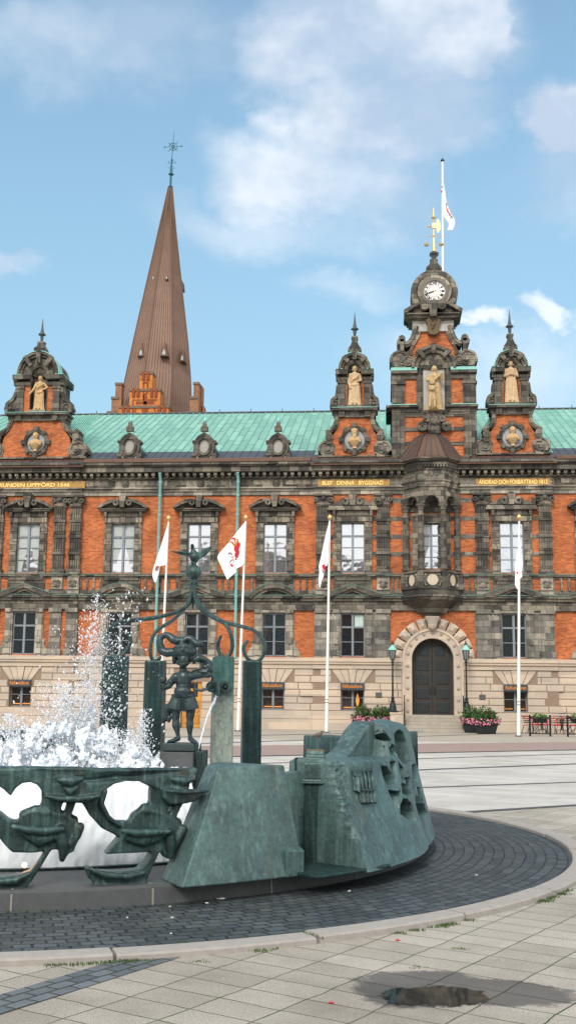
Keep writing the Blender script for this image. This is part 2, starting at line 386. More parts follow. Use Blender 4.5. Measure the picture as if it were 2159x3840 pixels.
# ---- ground floor stone: window surrounds, piers, frieze, pediments
win = []
for i, x in enumerate(XC):
    if i == 5: continue
    pj = .12 if i in (0, 4, 6) else 0
    f = YF-pj
    # lower surround with consoles
    m = M()
    zb, zt = LW[1], LW[2]; w = LW[0]
    wide = 1.0
    for s in (-1, 1):
        q = sorted((x+s*w, x+s*wide)); m.box(q[0], q[1], f-.10, YF+.3, Z_PL, zl(2283))
        q = sorted((x+s*(w+.08), x+s*(wide-.04))); m.box(q[0], q[1], f-.17, f-.09, Z_PL+.12, zl(2310)); m.box(q[0]-.03, q[1]+.03, f-.2, f-.09, zl(2300), zl(2286)); m.box(q[0]-.03, q[1]+.03, f-.22, f-.09, Z_PL, Z_PL+.1)
        m.box(q[0]+.05, q[1]-.05, f-.24, f-.16, zl(2416), zl(2398))
        pts = [(x+s*wide, zl(2400)), (x+s*(wide+.12), zl(2408)), (x+s*(wide+.10), zl(2425)), (x+s*(wide+.28), zl(2440)), (x+s*(wide+.36), zl(2463)), (x+s*wide, zl(2463))]
        m.prism(pts, f-.09, YF+.1)
    m.box(x-w, x+w, f-.10, YF+.3, zt, zl(2283)); m.box(x-w-.03, x+w+.03, f-.15, f-.09, zl(2298), zl(2287))
    m.build('ground_floor_surround', MS4 if i in (4, 6) else MS3, TH, bevel=.012)
    # pediment over the lower window
    m = M(); zb, zt, ht = zl(2238, .3), zl(2232, .3), zl(2192 if i % 2 == 0 or i == 7 else 2190, .3)
    hw = 1.42 if i % 2 == 0 else 1.3
    if i in (1, 3):
        R_ = (hw*hw+(ht-zb)**2)/(2*(ht-zb)); cz = ht-R_; a = math.asin(hw/R_)
        m.ring(x, cz, R_-.20, R_, f-.42, YF, 22, 1., pi/2-a, pi/2+a); m.ring(x, cz, R_-.34, R_-.2, f-.30, YF, 22, 1., pi/2-a*.93, pi/2+a*.93)
        m.prism([(x-hw*.8, zb)]+[(x+(R_-.33)*cos(t), cz+(R_-.33)*sin(t)) for t in [pi/2+a*.8-a*1.6*k/14 for k in range(15)] if cz+(R_-.33)*sin(t) > zb]+[(x+hw*.8, zb)], f-.14, YF)
    else:
        for s in (-1, 1):
            m.prism([(x+s*hw, zb), (x+s*hw, zb+.12), (x, ht), (x, ht-.2), (x+s*(hw-.42), zb)], f-.42, YF)
            m.prism([(x+s*(hw-.42), zb), (x, ht-.2), (x, ht-.33), (x+s*(hw-.75), zb)], f-.3, YF)
        m.prism([(x-hw*.7, zb), (x, ht-.3), (x+hw*.7, zb)], f-.13, YF)
    m.build('window_pediment', MS2 if i != 1 else MS, TH)
    # verdigris flashing along the pediment
    m = M()
    if i in (1, 3): m.ring(x, cz, R_+.003, R_+.03, f-.44, YF, 22, 1., pi/2-a, pi/2+a)
    else:
        for s in (-1, 1): m.prism([(x+s*(hw+.02), zb+.123), (x+s*(hw+.02), zb+.155), (x, ht+.035), (x, ht+.003)], f-.44, YF)
    m.build('pediment_flashing', MFLA, TH)
    # upper surround
    m = M(); zb, zt = UW[1], UW[2]; w = UW[0]
    for s in (-1, 1):
        q = sorted((x+s*w, x+s*.98)); m.box(q[0], q[1], f-.10, YF+.3, Z_UB, zl(1915))
        for k, yk in enumerate((1985, 2022, 2060, 2098, 2134)):
            q = sorted((x+s*w, x+s*(.86 if k % 2 else .9))); m.box(q[0], q[1], f-.145, f-.09, zl(yk+9), zl(yk-9))
        q = sorted((x+s*.86, x+s*1.0)); m.box(q[0], q[1], f-.30, f-.09, zl(1940), zl(1914)); m.box(q[0]+.02, q[1]-.02, f-.24, f-.09, zl(1962), zl(1940))
    m.box(x-w, x+w, f-.10, YF+.3, zt, zl(1915)); m.box(x-.8, x+.8, f-.14, f-.09, zl(1938), zl(1918))
    m.box(x-w-.2, x+w+.2, f-.17, f-.09, zl(1960), zl(1945)); m.box(x-.13, x+.13, f-.24, f-.09, zl(1962), zl(1940))
    for k in range(12): m.box(x-.74+k*.128, x-.67+k*.128, f-.165, f-.135, zl(1936), zl(1921))
    m.build('upper_floor_surround', MS, TH, bevel=.01)
    m = M()
    if i in (4, 6):                                              # scrolled crest between pilasters
        m.box(x-1.28, x+1.28, f-.34, f-.05, zl(1915, .3), zl(1907, .3)); m.box(x-1.22, x+1.22, f-.26, f-.05, zl(1907, .3), zl(1899, .3))
        for s in (-1, 1):
            pr = [(.12, 1897), (.12, 1876), (.3, 1868), (.5, 1870), (.7, 1882), (.95, 1888), (1.2, 1893), (1.2, 1898)]
            m.prism([(x+s*a, zl(b, .2)) for a, b in pr], f-.2, f-.02)
            m.ring(x+s*.36, zl(1883, .2), .06, .2, f-.3, f-.1, 16); m.ring(x+s*1.12, zl(1884, .2), .03, .11, f-.25, f-.1, 12)
        m.prism([(x-.12, zl(1902)), (x+.12, zl(1902)), (x+.2, zl(1860)), (x+.1, zl(1855)), (x-.1, zl(1855)), (x-.2, zl(1860))], f-.34, f)
    else:                                                        # broken segmental pediment
        zt_ = zl(1909, .35); m.box(x-1.17, x+1.17, f-.36, f, zl(1915, .35), zt_); m.box(x-1.24, x+1.24, f-.44, f, zt_, zt_+.05)
        for s in (-1, 1):
            up = [(1.34, 1900), (1.2, 1892), (.95, 1880), (.7, 1872), (.45, 1869), (.22, 1872)]
            lo = [(.22, 1884), (.45, 1881), (.7, 1885), (.95, 1893), (1.12, 1901), (1.3, 1907)]
            m.prism([(x+s*a, zl(b, .4)) for a, b in up+lo], f-.50, f)
            m.prism([(x+s*a, zl(b, .35)) for a, b in ((.2, 1878), (.45, 1880), (.7, 1884), (1.1, 1901), (.2, 1905))], f-.16, f)
            m.ring(x+s*.34, zl(1884, .4), .05, .16, f-.54, f-.1, 14)
        m.prism([(x-.10, zl(1908)), (x+.10, zl(1908)), (x+.19, zl(1864)), (x-.19, zl(1864))], f-.6, f)
        if i == 0: m.prism([(x-.2, zl(1875)), (x-.22, zl(1855)), (x-.1, zl(1850)), (x+.1, zl(1850)), (x+.22, zl(1855)), (x+.2, zl(1875))], f-.62, f-.2)
    m.build('upper_window_crest', MS2 if i not in (4, 6) else MS, TH, bevel=.012)
    # apron under the window
    m = M(); m.box(x-.98, x+.98, f-.08, YF, zl(2230), zl(2160)); m.box(x-.9, x+.9, f-.15, f-.07, zl(2178), zl(2160))
    m.build('apron', MS2, TH)
def window(x, w, zb, zt, y, kind, parent, tr=.74, curtain=0):
    fr = M(); t = .055; fy = y-.05
    fr.box(x-w, x-w+t, fy, y+.08, zb, zt); fr.box(x+w-t, x+w, fy, y+.08, zb, zt); fr.box(x-w+t, x+w-t, fy, y+.08, zb, zb+t); fr.box(x-w+t, x+w-t, fy, y+.08, zt-t, zt)
    fr.box(x-.055, x+.055, fy-.03, y+.08, zb+t, zt-t)
    zz = zb+(zt-zb)*tr
    bars = [(zz-.045, zz+.045, .03), (zb+(zz-zb)*.5-.018, zb+(zz-zb)*.5+.018, 0)] if kind != 'cellar' else [(zb+(zt-zb)*.6-.015, zb+(zt-zb)*.6+.015, 0)]
    if kind == 'upper': bars = [bars[0]]+[(zb+(zz-zb)*k-.018, zb+(zz-zb)*k+.018, 0) for k in (.36, .69)]
    for a, b, e in bars:
        for s in (-1, 1):
            q = sorted((x+s*.055, x+s*(w-t))); fr.box(q[0], q[1], fy-e*.6, y+.08, a, b)
    o = fr.build('window', MFR, parent)
    g = M(); g.box(x-w+.01, x+w-.01, y+.02, y+.04, zb+.01, zt-.01)
    g.build('pane', {'upper': MGLU, 'lower': MGLD, 'cellar': MGLW}[kind], o)
    return o
def mk_drape(o, x, s, w, zb, zt, y):
    c = M(); n = 12; vs = []; fs = []
    for j in range(n+1):
        v = j/n; half = w*(.92-.05*v if v < .55 else .87-(.45*sin((v-.55)/.45*pi*.5)))
        for k in range(7):
            u = k/6; xx = x+s*(w-.06-(half-.06)*u*(.9 if v < .6 else 1)) if False else x+s*(w-.06)-s*u*(half*.86)
            vs.append((xx, y+.012*sin(k*2.6+j*.3)*.5, zt-(zt-zb)*v))
    for j in range(n):
        for k in range(6): fs.append((j*7+k, j*7+k+1, (j+1)*7+k+1, (j+1)*7+k))
    c.add(vs, fs); c.build('curtain', MCUR, o)
for i, x in enumerate(XC):
    if i == 5: continue
    pj = .12 if i in (0, 4, 6) else 0
    win.append(window(x, UW[0], UW[1], UW[2], YF+.10-pj, 'upper', TH))
    if i in (0, 1):
        # curtained panes: cloth hangs just behind a clearer pane
        for s in (-1, 1): mk_drape(win[-1], x, s, .6, UW[1]+(0 if i == 0 and s < 0 else .5), UW[2]-.05, YF+.11-pj)
    window(x, LW[0], LW[1], LW[2], YF+.10-pj, 'lower', TH, .68)
m = M()
for i in (0, 3, 4, 6):
    w_ = window(XC[i], CW[0], CW[1], CW[2], YF+.05, 'cellar', TH)
    # dark awning box with orange lettering
    pj = .10 if i in (0, 4, 6) else 0
    b = M(); b.box(XC[i]-.57, XC[i]+.57, YF-.34-pj, YF+.2, zl(2584), zl(2558)); ob = b.build('sign_box', simple('sign_grey', (.055, .065, .07), .5), TH, bevel=.01)
    n = N('sign_orange', .5); n.col((.55, .2, .045)); n.b.inputs['Emission Color'].default_value = (1, .32, .05, 1); n.b.inputs['Emission Strength'].default_value = .1
    put_text('lettering', 'Rådhuskällaren', XC[i]-.49, XC[i]+.49, zl(2577), zl(2564), YF-.345-pj, n.m, ob, .012, .01)
    lg = M()                                                    # lit lamp seen through the cellar window
    if i != 6: lg.box(XC[i]-.45, XC[i]+.45, YF+.025, YF+.029, CW[1]+.12, CW[1]+.17)
    if i == 4:
        lg.lathe((XC[i]+.24, YF+.03, CW[1]+.2), [(.02, 0), (.06, .1), (.09, .3), (.05, .5), (.02, .62)], 10, .2)
    n = N('warm_lamp', .5); n.col((.6, .2, .04)); n.b.inputs['Emission Color'].default_value = (1, .42, .08, 1); n.b.inputs['Emission Strength'].default_value = .35
    if lg.v: lg.build('lit_lamp', n.m, w_)
    else:
        for a, b_ in ((-.48, -.12), (.12, .48)): put_text('window_lettering', 'Rådhuskällaren', XC[i]+a, XC[i]+b_, CW[1]+.14, CW[1]+.21, YF+.015, n.m, w_, .01, .004)
# one bright pane in a lower window, its lit room painted as pale colour
b = M(); b.box(XC[4]+.09, XC[4]+.53, YF-.03+.02, YF-.03+.03, zl(2352), zl(2306)); b.build('lit_room_pane', simple('pale_lit_room', (.5, .62, .57), .8), win[4])
# orange basement door
m = M(); m.box(dx0, dx1, YF-.05, YF+.1, .02, zl(2562)); od = m.build('side_door', simple('honey_oak', (.62, .30, .06), .45, 0, .25, 6), TH, label='orange wooden basement door')
m = M()
for a, b in ((.12, .46), (.54, .88)):
    w_ = dx1-dx0
    for p, q in ((.08, .3), (.34, .6)): m.box(dx0+w_*a, dx0+w_*b, YF-.08, YF-.04, .02+2.2*p, .02+2.2*q)
m.build('door_panel', simple('honey_oak_panel', (.5, .22, .045), .45), od, bevel=.015)
m = M()
for p, q in ((.66, .78), (.84, .95)): m.box(dx0+.22, dx1-.22, YF-.085, YF-.04, .02+2.3*p, .02+2.3*q)
m.build('door_pane', MGLD, od)
# ---- pilasters on both storeys
def pilaster(x0, x1, parent=TH):
    m = M(); f = YF-.12
    m.box(x0, x1, f-.12, f, Z_UB, Z_UT); m.box(x0-.07, x1+.07, f-.22, f, Z_UB, zl(2138))
    n_ = 5; w = (x1-x0)/n_
    for ya, yb in ((1905, 1945), (1962, 2005), (2022, 2068), (2086, 2132)):
        for k in range(n_): m.box(x0+w*k+.02, x0+w*(k+1)-.03, f-.17, f-.11, zl(yb), zl(ya))
    for yk in (1953, 2014, 2077): m.box(x0-.03, x1+.03, f-.2, f-.11, zl(yk+6), zl(yk-6))
    m.box(x0-.05, x1+.05, f-.2, f, zl(1903), zl(1898)); m.prism([(x0-.05, zl(1892)), (x1+.05, zl(1892)), (x1-.05, zl(1899)), (x0+.05, zl(1899))], f-.26, f)
    m.box(x0-.12, x1+.12, f-.30, f, zl(1866), zl(1857)); m.ball(((x0+x1)/2, f-.22, zl(1874)), .13, 10)
    m.box(x0-.02, x1+.02, f-.2, f, zl(1892), zl(1866))
    for s, xx in ((-1, x0-.02), (1, x1+.02)): m.ring(xx, zl(1880), .04, .13, f-.34, f-.02, 12)
    m.build('pilaster', MS2, parent, bevel=.01)
    m = M(); m.box(x0, x1, f-.10, f, Z_PL, zl(2283)); m.box(x0-.04, x1+.04, f-.2, f, zl(2300), zl(2284)); m.box(x0-.05, x1+.05, f-.18, f, Z_PL, Z_PL+.35)
    m.box(x0+.08, x1-.08, f-.15, f-.09, zl(2395), zl(2312)); m.build('lower_pilaster', MS4, parent, bevel=.012)
    m = M(); m.box(x0, x1, f-.1, f, zl(2230), zl(2160)); m.box(x0+.02, x1-.02, f-.16, f-.09, zl(2215), zl(2172)); o = m.build('mask_panel', MS3, parent, bevel=.01)
    m = M(); cx = (x0+x1)/2; cz = zl(2193); ff = f-.17
    m.ball((cx, ff, cz), .17, 12, (1, .5, 1.15)); m.ball((cx, ff-.07, cz-.02), .045, 8, (1, 1, 1.6))
    for s in (-1, 1): m.ball((cx+s*.07, ff-.06, cz+.05), .04, 8); m.ball((cx+s*.17, ff, cz+.1), .06, 8); m.ball((cx+s*.15, ff, cz-.1), .06, 8); m.ball((cx+s*.08, ff-.04, cz+.16), .06, 8)
    m.build('mask', MS, o, smooth=True)
for a, b in ((211, 256), (271, 316)): pilaster(fx(a, 1925)-.02, fx(b-4, 1925))
dxa = XC[0]-fx(211, 1925); dxb = XC[0]-fx(252, 1925)
for k in (0, 1): pilaster(XC[0]+dxb-.8*k, XC[0]+dxa-.8*k)
for a, b in ((1186, 1240), (1411, 1460), (1780, 1830), (2017, 2065)): pilaster(fx(a, 2000), fx(b, 2000))
# stone fields beside the lower pilasters of the projecting bay
m = M()
for a, b in ((fx(1178, 2400), XC[4]-1.0), (XC[4]+1.0, fx(1452, 2400)), (fx(1780, 2400), XC[6]-1.0), (XC[6]+1.0, fx(2070, 2400)), (XC[0]+1.35, XC[0]+1.9)):
    m.box(a, b, YF-.165, YF-.11, Z_PL, zl(2283))
m.build('ashlar_field', MS4, TH)
# ---- string courses, parapet strip, frieze
m = M(); hband(m, 2283, 2255, .09, [(ORX-1.65, ORX+1.65)] if 0 else []); hband(m, 2290, 2283, .15); m.build('ground_floor_frieze', MS, TH, bevel=.01)
m = M(); hband(m, 2255, 2245, .22); hband(m, 2245, 2236, .32); m.build('string_course', MS2, TH, bevel=.012)
m = M(); hband(m, 2236, 2233.4, .36, back=0); hband(m, 2157, 2154.6, .24, back=0); m.build('string_flashing', MFLA, TH)
m = M(); hband(m, 2163, 2157, .20); hband(m, 2234, 2214, .07); hband(m, 2171, 2163, .07); m.build('parapet_course', MS, TH, bevel=.01)
m = M()
for a, b in ((304, 378), (520, 600), (604, 664), (812, 880), (882, 945), (1100, 1175), (1455, 1490), (1738, 1780), (2072, 2160)):
    xa, xb = fx(a, 2190), fx(b, 2190); n_ = max(2, int((xb-xa)/.3)); w = (xb-xa)/n_
    pj = .12 if PB[0] < xa < PB[1] else 0
    for k in range(n_+1): m.box(xa+w*k-.05, xa+w*k+.05, YF-.07-pj, YF, zl(2214), zl(2171))
m.build('parapet_bars', MS, TH)
m = M()                                                          # architrave and frieze
hband(m, 1858, 1833, .10); hband(m, 1845, 1842, .16); hband(m, 1833.5, 1829, .22); hband(m, 1829, 1797, .08)
m.build('architrave', MS3, TH, bevel=.01)
m = M()
for a, b in ((352, 435), (510, 600), (628, 700), (776, 860), (895, 985), (1060, 1170), (2075, 2158)):
    xa, xb = fx(a, 1812), fx(b, 1812); m.box(xa, xb, YF-.12, YF-.07, zl(1825), zl(1802)); m.box(xa+.1, xb-.1, YF-.15, YF-.11, zl(1822), zl(1805))
m.build('frieze_panel', MS, TH, bevel=.01)
for xs in (473, 755, 1036, 1680):
    m = M(); x = fx(xs, 1815); m.ball((x, YF-.14, zl(1815)), .19, 12, (1, .6, 1)); m.ball((x, YF-.26, zl(1816)), .05, 8)
    for s in (-1, 1): m.ball((x+s*.08, YF-.24, zl(1811)), .04, 8)
    m.ball((x, YF-.2, zl(1823)), .08, 8); m.build('frieze_mask', MS2, TH, smooth=True)
# gilded inscriptions
for body, xa, xb, tx0, tx1 in (('FRÅN GRUNDEN UPPFÖRD 1546', -27.0, fx(320, 1815, .2), None, fx(264, 1822, .2)), ('BLEF   DENNA   BYGGNAD', fx(1192, 1813, .2), fx(1460, 1813, .2), fx(1208, 1813, .2), fx(1436, 1813, .2)),
                               ('ÄNDRAD OCH FÖRBÄTTRAD 1812', fx(1784, 1806, .2), fx(2060, 1806, .2), fx(1793, 1806, .2), fx(2050, 1806, .2))):
    m = M(); zt, zb = zl(1801, .2), zl(1828, .2); m.box(xa, xb, YF-.27, YF-.1, zb, zt); o = m.build('inscription_panel', MGP, TH)
    if tx0 is None: tx0 = tx1-5.0
    h = .27; up = .08 if 'Å' in body or 'Ä' in body else 0
    put_text('lettering', body, tx0, tx1, zb+.075, zb+.075+(.225 if not up else .27), YF-.272, MGL, o, .02, .03)
# main cornice
m = M()
def corn(y0_, y1_, off, m=m): hband(m, y0_, y1_, off, back=.5)
hband(m, 1797, 1791, .25); hband(m, 1791, 1776, .16); hband(m, 1776, 1758, .62, back=.5); hband(m, 1758, 1752, .70, back=.5); hband(m, 1752, 1744, .82, back=.5)
m.build('cornice', MS2, TH, bevel=.012)
m = M(); x = XL
while x < XR:
    pj = .12 if (x < PA[1] or PB[0] < x < PB[1]) else 0
    m.box(x, x+.17, YF-.52-pj, YF-.15-pj, zl(1789), zl(1776.5)); m.box(x+.03, x+.14, YF-.44-pj, YF-.15-pj, zl(1795), zl(1789)); x += .36
m.build('modillions', MS, TH, bevel=.01)
m = M(); hband(m, 1743.5, 1729, .86, back=.6, segs=((PA[1]+.2, PB[0]-.15, 0), (PB[1]+.15, XR, 0)))
m.build('gutter', MBRC, TH, bevel=.02)
m = M()
for a, b in ((XL, PA[1]+.2), (PB[0]-.15, PB[1]+.15)):           # sloping lead sheet on the cornice of projecting bays
    z0_, z1_ = zl(1743.5, .9), zl(1724, 0)
    m.add([(a, YF-.98, z0_), (b, YF-.98, z0_), (b, YF-.1, z1_+.12), (a, YF-.1, z1_+.12), (a, YF-.98, z0_-.03), (b, YF-.98, z0_-.03), (b, YF+.3, z0_-.03), (a, YF+.3, z0_-.03), (b, YF+.3, z1_+.12), (a, YF+.3, z1_+.12)],
          [(0,1,2,3), (3,2,8,9), (4,7,6,5), (0,4,5,1), (1,5,6,8,2), (0,3,9,7,4), (6,7,9,8)])
    x = a+.3
    while x < b: m.tube([(x, YF-.98, z0_+.02), (x, YF-.1, z1_+.14)], .02, 5); x += .55
m.build('cornice_sheeting', MBRC, TH)
# ---- downpipes
for xs in (608, 897):
    x = fx(xs, 1790); m = M(); m.tube([(x, YF-.6, zl(1780)), (x, YF-.38, zl(1800)), (x, YF-.38, zl(2468)), (x, YF-.42, zl(2468)-.05)], .075, 10)
    for yk in (1812, 1862, 1935, 2020, 2100, 2160, 2240, 2330, 2420): m.lathe((x, YF-.38, zl(yk)), [(.095, -.05), (.095, .05)], 10)
    m.build('downpipe', simple('green_pipe', (.20, .42, .39), .5, 0, .25, 3), TH, smooth=True, autos=40)
# ================================================================ ROOF
ZE = zl(1727, .6); YR = 67.; ZRI = pl(1000*.6707, 1549*.6707, YR).z; YE = YF-.55
m = M(); m.add([(XL, YE, ZE), (XR, YE, ZE), (XR, YR, ZRI), (XL, YR, ZRI), (XL, YR+12, ZE), (XR, YR+12, ZE)], [(0,1,2,3), (3,2,5,4), (0,3,4), (1,5,2), (0,4,5,1)])
m.build('roof', MC, TH)
m = M(); x = XL+.2; t = .165
def rp(x, t, e=.02): return (x, YE+(YR-YE)*t, ZE+(ZRI-ZE)*t+e)
m.add([rp(XL, -.005), rp(XR, -.005), rp(XR, t), rp(XL, t), rp(XL, -.005, -.1), rp(XR, -.005, -.1)], [(0,1,2,3), (0,4,5,1)]); rs = m.build('eaves_sheeting', MLEAD, TH)
m = M()
while x < XR: m.tube([rp(x, t, .03), rp(x, 1, .03)], .028, 4, 1.6); x += .42
m.build('roof_seam', MCG, TH)
m = M(); x = XL+.2
while x < XR: m.tube([rp(x, 0, .03), rp(x, t, .03)], .026, 4); x += .42
m.tube([(XL, YR, ZRI+.05), (XR, YR, ZRI+.05)], .07, 6)
for k in range(22): m.tube([(XL+k*2+1, YR, ZRI), (XL+k*2+1, YR, ZRI+.28)], .025, 5)
m.build('ridge_and_seams', MLEAD, TH)
def cross_roof(xc, hw, z0_, zr, y0_=55.6, y1=67., mat=MC, seams=True, drop=0.):
    zf = zr-drop; m = M(); m.hull([(xc-hw, y0_, z0_), (xc, y0_, zf), (xc+hw, y0_, z0_)], [(xc-hw, y1, z0_), (xc, y1, zr), (xc+hw, y1, z0_)]); m.build('cross_roof', mat, TH)
    if seams:
        m = M(); y = y0_+.3
        while y < y1:
            for s in (-1, 1): m.tube([(xc+s*hw, y, z0_+.03), (xc, y, zf+(zr-zf)*(y-y0_)/(y1-y0_)+.03)], .028, 4)
            y += .42
        m.build('cross_roof_seams', MCG if mat is MC else MLEAD, TH)
# ---------------------------------------------------------------- scrolled gables
def scurve(pts, n=6):                                           # Catmull-Rom through 2-D points
    out = []
    for i in range(len(pts)-1):
        p0, p1, p2, p3 = pts[max(i-1, 0)], pts[i], pts[i+1], pts[min(i+2, len(pts)-1)]
        for k in range(n):
            t = k/n; out.append(tuple(.5*(2*p1[j]+(p2[j]-p0[j])*t+(2*p0[j]-5*p1[j]+4*p2[j]-p3[j])*t*t+(-p0[j]+3*p1[j]-3*p2[j]+p3[j])*t**3) for j in range(len(p1))))
    return out+[tuple(pts[-1])]
def band(m, pts, w, yf, yb):                                    # thick ribbon following a 2-D curve
    q = []
    for i, p in enumerate(pts):
        a, b = pts[max(i-1, 0)], pts[min(i+1, len(pts)-1)]; d = Vector((b[0]-a[0], b[1]-a[1])).normalized(); ww = w[i] if hasattr(w, '__len__') else w
        q.append(((p[0]-d.y*ww/2, p[1]+d.x*ww/2), (p[0]+d.y*ww/2, p[1]-d.x*ww/2)))
    vs = []; fs = []
    for l, r in q: vs += [(l[0], yf, l[1]), (r[0], yf, r[1]), (r[0], yb, r[1]), (l[0], yb, l[1])]
    for i in range(len(q)-1):
        for k in range(4): fs.append((i*4+k, i*4+(k+1) % 4, i*4+4+(k+1) % 4, i*4+4+k))
    fs += [(0,1,2,3), tuple(len(vs)-4+k for k in (3,2,1,0))]; m.add(vs, fs)
def spiral(m, c, r, s, yf, yb, w):
    pts = [(c[0]+s*r*(1-.11*t)*cos(t*1.02-.3), c[1]+r*(1-.11*t)*sin(t*1.02-.3)) for t in [k*.35 for k in range(25)]]
    band(m, pts, [w*(1-.02*k) for k in range(25)], yf, yb); m.ring(c[0], c[1], .005, r*.28, yf-.03, yb, 14); m.ring(c[0], c[1], .005, r*.93, yf+.07, yb, 20)
SX = .00658
def gable(cx_src, yb_src, P, name):
    X = fx(cx_src, yb_src); Z = lambda v: zl(yb_src-v*.497, .15, cx_src)
    g = bpy.data.objects.new('gable', None); COL.objects.link(g); g.parent = TH; g.location = (X, 0, 0)
    f = YF-.12; hw = lambda w: w*SX
    pt = lambda w, v, s: (X+s*hw(w), Z(v))
    # brick field
    m = M(); L = P['brick']; m.prism([pt(w, v, -1) for w, v in L]+[pt(w, v, 1) for w, v in reversed(L)], f, f+.8)
    a, b = P['up_brick']
    for s in (-1, 1):
        q = sorted((X+s*hw(a), X+s*hw(b))); m.box(q[0], q[1], f-.02, f+.5, Z(P['sh1']), Z(P['c0']))
    m.build('gable_brickwork', MB, g)
    m = M()
    m.box(X-hw(P['vol'][0]+P['vol'][2]), X+hw(P['vol'][0]+P['vol'][2]), f-.15, f+.9, Z(-6), Z(8))
    for s in (-1, 1):
        vx, vv, vr = P['vol']; c = (X+s*hw(vx), Z(vv)); spiral(m, c, hw(vr), s, f-.10, f+.9, .11)
        bx, bv = P['bump']; m.ring(X+s*hw(bx), Z(bv), .005, hw(30), f-.16, f+.8, 16); m.ring(X+s*hw(bx+8), Z(bv+38), .005, hw(22), f-.13, f+.8, 14)
        m.prism([pt(bx-26, bv-55, s), pt(bx+22, bv-55, s), pt(bx+22, bv+30, s), pt(bx-20, bv+30, s)], f-.12, f+.7)
        cv = scurve([pt(w, v, s) for w, v in P['curve']]); band(m, cv, hw(34), f-.12, f+.9); band(m, cv, hw(14), f-.19, f+.1)
    m.build('gable_volute', MS, g, bevel=.012)
    m = M(); sh = P['shelf']; s0, s1 = P['sh0'], P['sh1']; d = s1-s0
    m.box(X-hw(sh-22), X+hw(sh-22), f-.14, f+.9, Z(s0), Z(s0+d*.25)); m.box(X-hw(sh-14), X+hw(sh-14), f-.10, f+.9, Z(s0+d*.25), Z(s0+d*.68)); m.box(X-hw(sh), X+hw(sh), f-.34, f+.95, Z(s0+d*.68), Z(s0+d*.95))
    for s in (-1, 1):
        q = sorted((X+s*hw(P['pier'][0]-6), X+s*hw(P['pier'][1]+6))); m.box(q[0], q[1], f-.24, f, Z(s0), Z(s0+d*.68))
    m.build('gable_entablature', MS2, g, bevel=.015)
    m = M(); m.box(X-hw(sh), X+hw(sh), f-.35, f+.96, Z(s0+d*.95)+.002, Z(s1)); m.build('gable_flashing', MCG, g)
    # upper stage
    m = M(); p0, p1 = P['pier']
    for s in (-1, 1):
        q = sorted((X+s*hw(p0), X+s*hw(p1))); m.box(q[0], q[1], f-.12, f+P['dep'], Z(s1), Z(P['c0']))
        m.box(q[0]-.04, q[1]+.04, f-.18, f+.3, Z(P['cap']-8), Z(P['cap']+8)); m.box(q[0]-.03, q[1]+.03, f-.17, f+.3, Z(s1), Z(s1+22))
        q = sorted((X+s*hw(p0), X+s*hw(P['cw']))); m.box(q[0], q[1], f-.24, f+P['dep'], Z(P['c0']), Z(P['c0']+14)); 
        q = sorted((X+s*hw(P['nr']+3), X+s*hw(P['cw']))); m.box(q[0], q[1], f-.14, f+.3, Z(P['cap']+18), Z(P['c0'])); m.box(q[0]-.02, q[1]+.02, f-.34, f+P['dep'], Z(P['c0']+14), Z(P['c1']-5))
        vx, vv, vr = P['svol']; spiral(m, (X+s*hw(vx), Z(vv)), hw(vr), s, f-.02, f+.7, .07)
        band(m, scurve([pt(w, v, s) for w, v in P['scurve']]), hw(26), f-.05, f+.6); m.prism([pt(w, v, s) for w, v in P['sfill']], f+.06, f+.6)
        q = sorted((X+s*hw(P['nr']), X+s*hw(P['nr']+8))); m.box(q[0], q[1], f-.06, f+.5, Z(s1), Z(P['ac']))
    r0, r1 = P['arc']; k = (Z(P['ac']+r1)-Z(P['ac']))/hw(r1)
    m.ring(X, Z(P['ac']), hw(r1-18), hw(r1), f-.36, f+P['dep'], 28, k, 0, pi); m.ring(X, Z(P['ac']), hw(r1-36), hw(r1-18), f-.24, f+.6, 28, k, 0, pi)
    m.ring(X, Z(P['ac']), hw(P['nr']), hw(r1-36), f-.12, f+.6, 28, k, 0, pi); m.ring(X, Z(P['ac']), hw(P['nr']+10), hw(P['nr']+24), f-.17, f, 28, k, 0, pi)
    for a in (pi/2, pi/2-.72, pi/2+.72):
        c, s_ = cos(a), sin(a); t = (-s_*.13, c*.13); R0, R1 = hw(P['nr']+22), hw(r1+4)
        m.prism([(X+R0*c+t[0]*.7, Z(P['ac'])+k*R0*s_+t[1]*.7), (X+R0*c-t[0]*.7, Z(P['ac'])+k*R0*s_-t[1]*.7), (X+R1*c-t[0], Z(P['ac'])+k*R1*s_-t[1]), (X+R1*c+t[0], Z(P['ac'])+k*R1*s_+t[1])], f-.42, f)
    m.build('niche_frame', MS2, g, bevel=.012)
    m = M()
    m.ring(X, Z(P['ac']), hw(r1)+.003, hw(r1)+.035, f-.38, f+min(.35, P['dep']), 28, k, 0, pi)
    for s in (-1, 1):
        q = sorted((X+s*hw(r1-30 if r1-30 < P['cw']-20 else p1), X+s*hw(P['cw']+2))); m.box(q[0], q[1], f-.36, f+P['dep'], Z(P['c1']-5)+.002, Z(P['c1']))
    m.build('niche_flashing', MCG, g)
    m = M(); nr = hw(P['nr']); m.box(X-nr-.1, X+nr+.1, f+.36, f+.5, Z(s1), Z(P['ac'])+nr*k+.1); m.box(X-nr-.02, X+nr+.02, f-.2, f+.4, Z(s1), Z(s1)+.16)
    m.build('niche_back', MS3, g)
    m = M()                                                      # scallop shell in the niche head
    for i in range(13):
        a = pi*(i+.5)/13; m.tube([(X, f+.33, Z(P['ac'])-.05), (X+nr*.97*cos(a), f+.02, Z(P['ac'])+nr*k*.97*sin(a))], [.01, nr*.12], 6)
    m.build('niche_shell', MS, g, smooth=True)
